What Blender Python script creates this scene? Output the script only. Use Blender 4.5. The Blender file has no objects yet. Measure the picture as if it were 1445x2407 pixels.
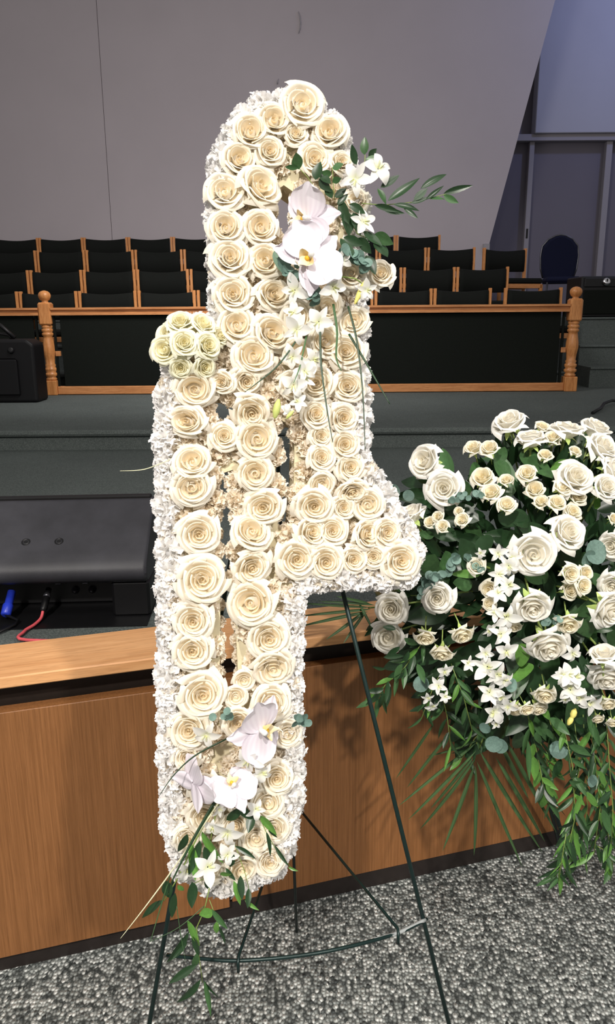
import bpy, math, random
from math import pi, sin, cos, radians
from mathutils import Vector, Matrix, Euler, geometry
rng = random.Random(11)
SC = bpy.context.scene
COL = SC.collection

# ------------------------------------------------------------------ camera
cam_data = bpy.data.cameras.new('camera')
cam = bpy.data.objects.new('camera', cam_data); COL.objects.link(cam)
cam_data.sensor_fit = 'VERTICAL'; cam_data.sensor_height = 24.0
cam_data.lens = 1800.0 / 2407.0 * 24.0
cam_data.clip_start = 0.05; cam_data.clip_end = 100
PITCH = math.atan((2407 / 2 - 740.0) / 1800.0); ROLL = 0.0075
cam.matrix_world = Matrix.Translation((0, 0, 1.55)) @ Matrix.Rotation(pi / 2 - PITCH, 4, 'X') @ Matrix.Rotation(-ROLL, 4, 'Z')
SC.camera = cam

# ------------------------------------------------------------------ world, lamps, exposure
world = bpy.data.worlds.new('world'); SC.world = world; world.use_nodes = True
bg = world.node_tree.nodes['Background']
bg.inputs['Color'].default_value = (1.0, 0.96, 0.93, 1); bg.inputs['Strength'].default_value = 0.36
def area(name, loc, target, size, power, colour, spread=180, shape='DISK'):
    ld = bpy.data.lights.new(name, 'AREA'); ld.shape = shape; ld.size = size; ld.energy = power; ld.color = colour
    ld.spread = radians(spread)
    o = bpy.data.objects.new(name, ld); COL.objects.link(o); o.location = loc
    o.rotation_euler = (Vector(target) - Vector(loc)).to_track_quat('-Z', 'Y').to_euler()
    return o
area('ceiling_light_left', (-1.1, -2.9, 4.7), (0.0, 1.4, 0.9), 0.30, 55, (1.0, 0.945, 0.875), 80)
area('ceiling_light_right', (2.7, -2.7, 4.7), (0.2, 1.5, 0.9), 0.30, 38, (1.0, 0.945, 0.875), 80)
area('ceiling_light_overhead', (0.3, 0.4, 4.6), (0.1, 1.6, 0.3), 0.8, 16, (1.0, 0.95, 0.88), 120)
area('stage_light', (-0.8, 5.8, 3.9), (-0.8, 11.0, 1.2), 1.5, 88, (1.0, 0.95, 0.93), 135)
area('stage_wash_blue', (6.2, 9.8, 7.5), (4.8, 13.4, 5.6), 0.5, 46, (0.36, 0.46, 1.0), 140)
SC.view_settings.view_transform = 'Standard'; SC.view_settings.look = 'None'
SC.view_settings.exposure = 0.0; SC.view_settings.gamma = 1.0
SC.view_settings.use_curve_mapping = False

# ------------------------------------------------------------------ measured layout (metres)
ROSES = [(0.094,0.6417,0.0,0.0364,0.0349,2),(0.0431,0.6167,0.0,0.0277,0.0277,1),(0.0036,0.5957,0.0,0.0306,0.0291,1),(0.0809,0.5954,0.0,0.0211,0.0211,0),(0.1416,0.5988,0.0,0.0277,0.0306,1),(0.0342,0.5652,0.0,0.0255,0.0247,0),(-0.0198,0.5504,0.0,0.0262,0.0291,1),(0.1102,0.5539,0.0,0.0277,0.0277,0),(0.1563,0.5501,0.0,0.0189,0.0218,0),(-0.043,0.4941,0.0,0.0306,0.032,2),(0.0112,0.5036,0.0,0.0269,0.0393,2),(-0.0437,0.4369,0.0,0.0291,0.0291,1),(0.0131,0.439,0.0,0.0284,0.0291,1),(-0.0393,0.3845,0.0,0.0335,0.0335,0),(0.0217,0.382,0.0,0.0277,0.0306,1),(-0.0372,0.3263,0.0,0.032,0.0335,0),(0.0248,0.3261,0.0,0.0255,0.0306,1),(-0.0348,0.2749,0.0,0.0306,0.0306,1),(0.0203,0.2623,0.0,0.0284,0.0335,1),(-0.0103,0.223,0.0,0.0335,0.032,1),(-0.0606,0.1816,0.0,0.0182,0.024,0),(-0.0235,0.1858,0.0,0.0262,0.0204,0),(-0.1094,0.1729,0.0,0.0335,0.0306,1),(-0.0161,0.1338,0.0,0.0364,0.0233,0),(-0.1191,0.1185,0.0,0.024,0.0335,1),(-0.0651,0.0907,0.0,0.024,0.024,0),(-0.0106,0.0852,0.0,0.0342,0.0335,1),(0.1525,0.2283,0.0,0.0277,0.032,0),(0.099,0.1752,0.0,0.0284,0.0313,0),(0.1535,0.1689,0.0,0.0262,0.0291,0),(0.0928,0.1221,0.0,0.0255,0.0247,0),(0.1399,0.1156,0.0,0.0247,0.0262,0),(0.1,0.0865,0.0,0.0204,0.0197,0),(0.1422,0.0698,0.0,0.0255,0.0255,0),(0.0989,0.0482,0.0,0.024,0.0226,0),(0.1493,0.0302,0.0,0.0247,0.024,0),(0.0984,0.0062,0.0,0.0233,0.0197,2),(0.1514,-0.0071,0.0,0.0277,0.0189,0),(0.0827,-0.0308,0.0,0.0328,0.0291,0),(0.1335,-0.0384,0.0,0.0211,0.0211,0),(0.1787,-0.034,0.0,0.0269,0.0291,2),(0.073,-0.0789,0.0,0.024,0.0291,0),(0.113,-0.0774,0.0,0.0262,0.0255,0),(0.1688,-0.0864,0.0,0.0226,0.0277,1),(0.2075,-0.0849,0.0,0.0262,0.0247,0),(0.0476,-0.1202,0.0,0.0335,0.032,0),(0.0988,-0.1284,0.0,0.0306,0.0291,0),(0.1473,-0.1277,0.0,0.0226,0.024,0),(0.1859,-0.1264,0.0,0.0197,0.0226,0),(0.2297,-0.135,0.0,0.0335,0.0335,0),(-0.1192,0.0468,0.0,0.0313,0.0291,1),(-0.1225,0.0096,0.0,0.032,0.0306,1),(-0.0155,0.0284,0.0,0.0284,0.0291,1),(-0.0011,-0.0295,0.0,0.0291,0.0335,0),(-0.1145,-0.0677,0.0,0.0335,0.0335,0),(-0.1142,-0.1457,0.0,0.0393,0.0393,0),(-0.0277,-0.0747,0.0,0.0342,0.0269,1),(-0.0303,-0.1283,0.0,0.032,0.0277,0),(-0.029,-0.1909,0.0,0.0364,0.0393,1),(-0.1302,-0.2135,0.0,0.0328,0.0306,0),(-0.0067,-0.2517,0.0,0.0349,0.0335,0),(-0.1348,-0.263,0.0,0.0313,0.0335,0),(-0.0011,-0.3007,0.0,0.0342,0.0306,2),(-0.1238,-0.3382,0.0,0.0364,0.0378,0),(-0.0056,-0.3628,0.0,0.0313,0.0306,0),(-0.145,-0.3962,0.0,0.0306,0.0335,0),(0.0187,-0.4191,0.0,0.0233,0.0247,2),(-0.1529,-0.4412,0.0,0.0233,0.0218,0),(-0.1268,-0.4965,0.0,0.0247,0.0262,0),(-0.0039,-0.4935,0.0,0.0277,0.0291,0),(-0.0204,-0.5341,0.0,0.0262,0.0277,2),(-0.1292,-0.5438,0.0,0.0291,0.0277,0),(-0.0124,-0.579,0.0,0.0247,0.0262,2),(-0.1598,-0.5783,0.0,0.0233,0.0233,0),(-0.0443,-0.5926,0.0,0.0247,0.0247,2),(-0.0232,-0.6363,0.0,0.0247,0.0247,0),(-0.0718,-0.6381,0.0,0.0291,0.0262,2),(-0.1254,-0.6376,0.0,0.0262,0.0233,2),(0.0692,0.2875,0.0,0.0277,0.0291,1),(0.1149,0.2476,0.0,0.0262,0.0277,1),(0.169,0.2795,0.0,0.0233,0.0277,2),(0.0663,0.2268,0.0,0.0247,0.0262,1),(0.0565,0.1733,0.0,0.0247,0.0247,0),(0.1639,0.3625,0.0,0.0262,0.0277,2),(0.1829,0.4849,0.0,0.0204,0.0247,2),(0.2208,0.3604,0.0,0.0204,0.0247,0),(0.1213,0.305,0.0,0.0247,0.0262,2),(-0.0661,-0.3478,0.0,0.0189,0.0189,2),(-0.0647,-0.3912,0.0,0.0262,0.0247,1),(-0.07,-0.4993,0.0,0.0247,0.0247,0),(-0.0767,-0.5639,0.0,0.0247,0.0247,0),(-0.0504,-0.3203,0.0,0.0189,0.0175,2),(-0.1267,0.2728,0.02,0.0218,0.0204,0),(-0.0932,0.2715,0.018,0.0204,0.0204,2),(-0.123,0.2402,0.032,0.0218,0.0218,0),(-0.1511,0.2349,0.012,0.0218,0.0233,2),(-0.0897,0.2368,0.026,0.0211,0.0218,0),(-0.13,0.207,0.02,0.0182,0.0167,0),(-0.0944,0.207,0.02,0.0182,0.0182,0),(-0.1457,0.2604,0.005,0.0189,0.0189,2),(-0.1101,0.2589,0.01,0.0175,0.0175,2),(-0.0701,0.255,0.01,0.0175,0.0175,0)]
NCLUSTER = 10
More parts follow.
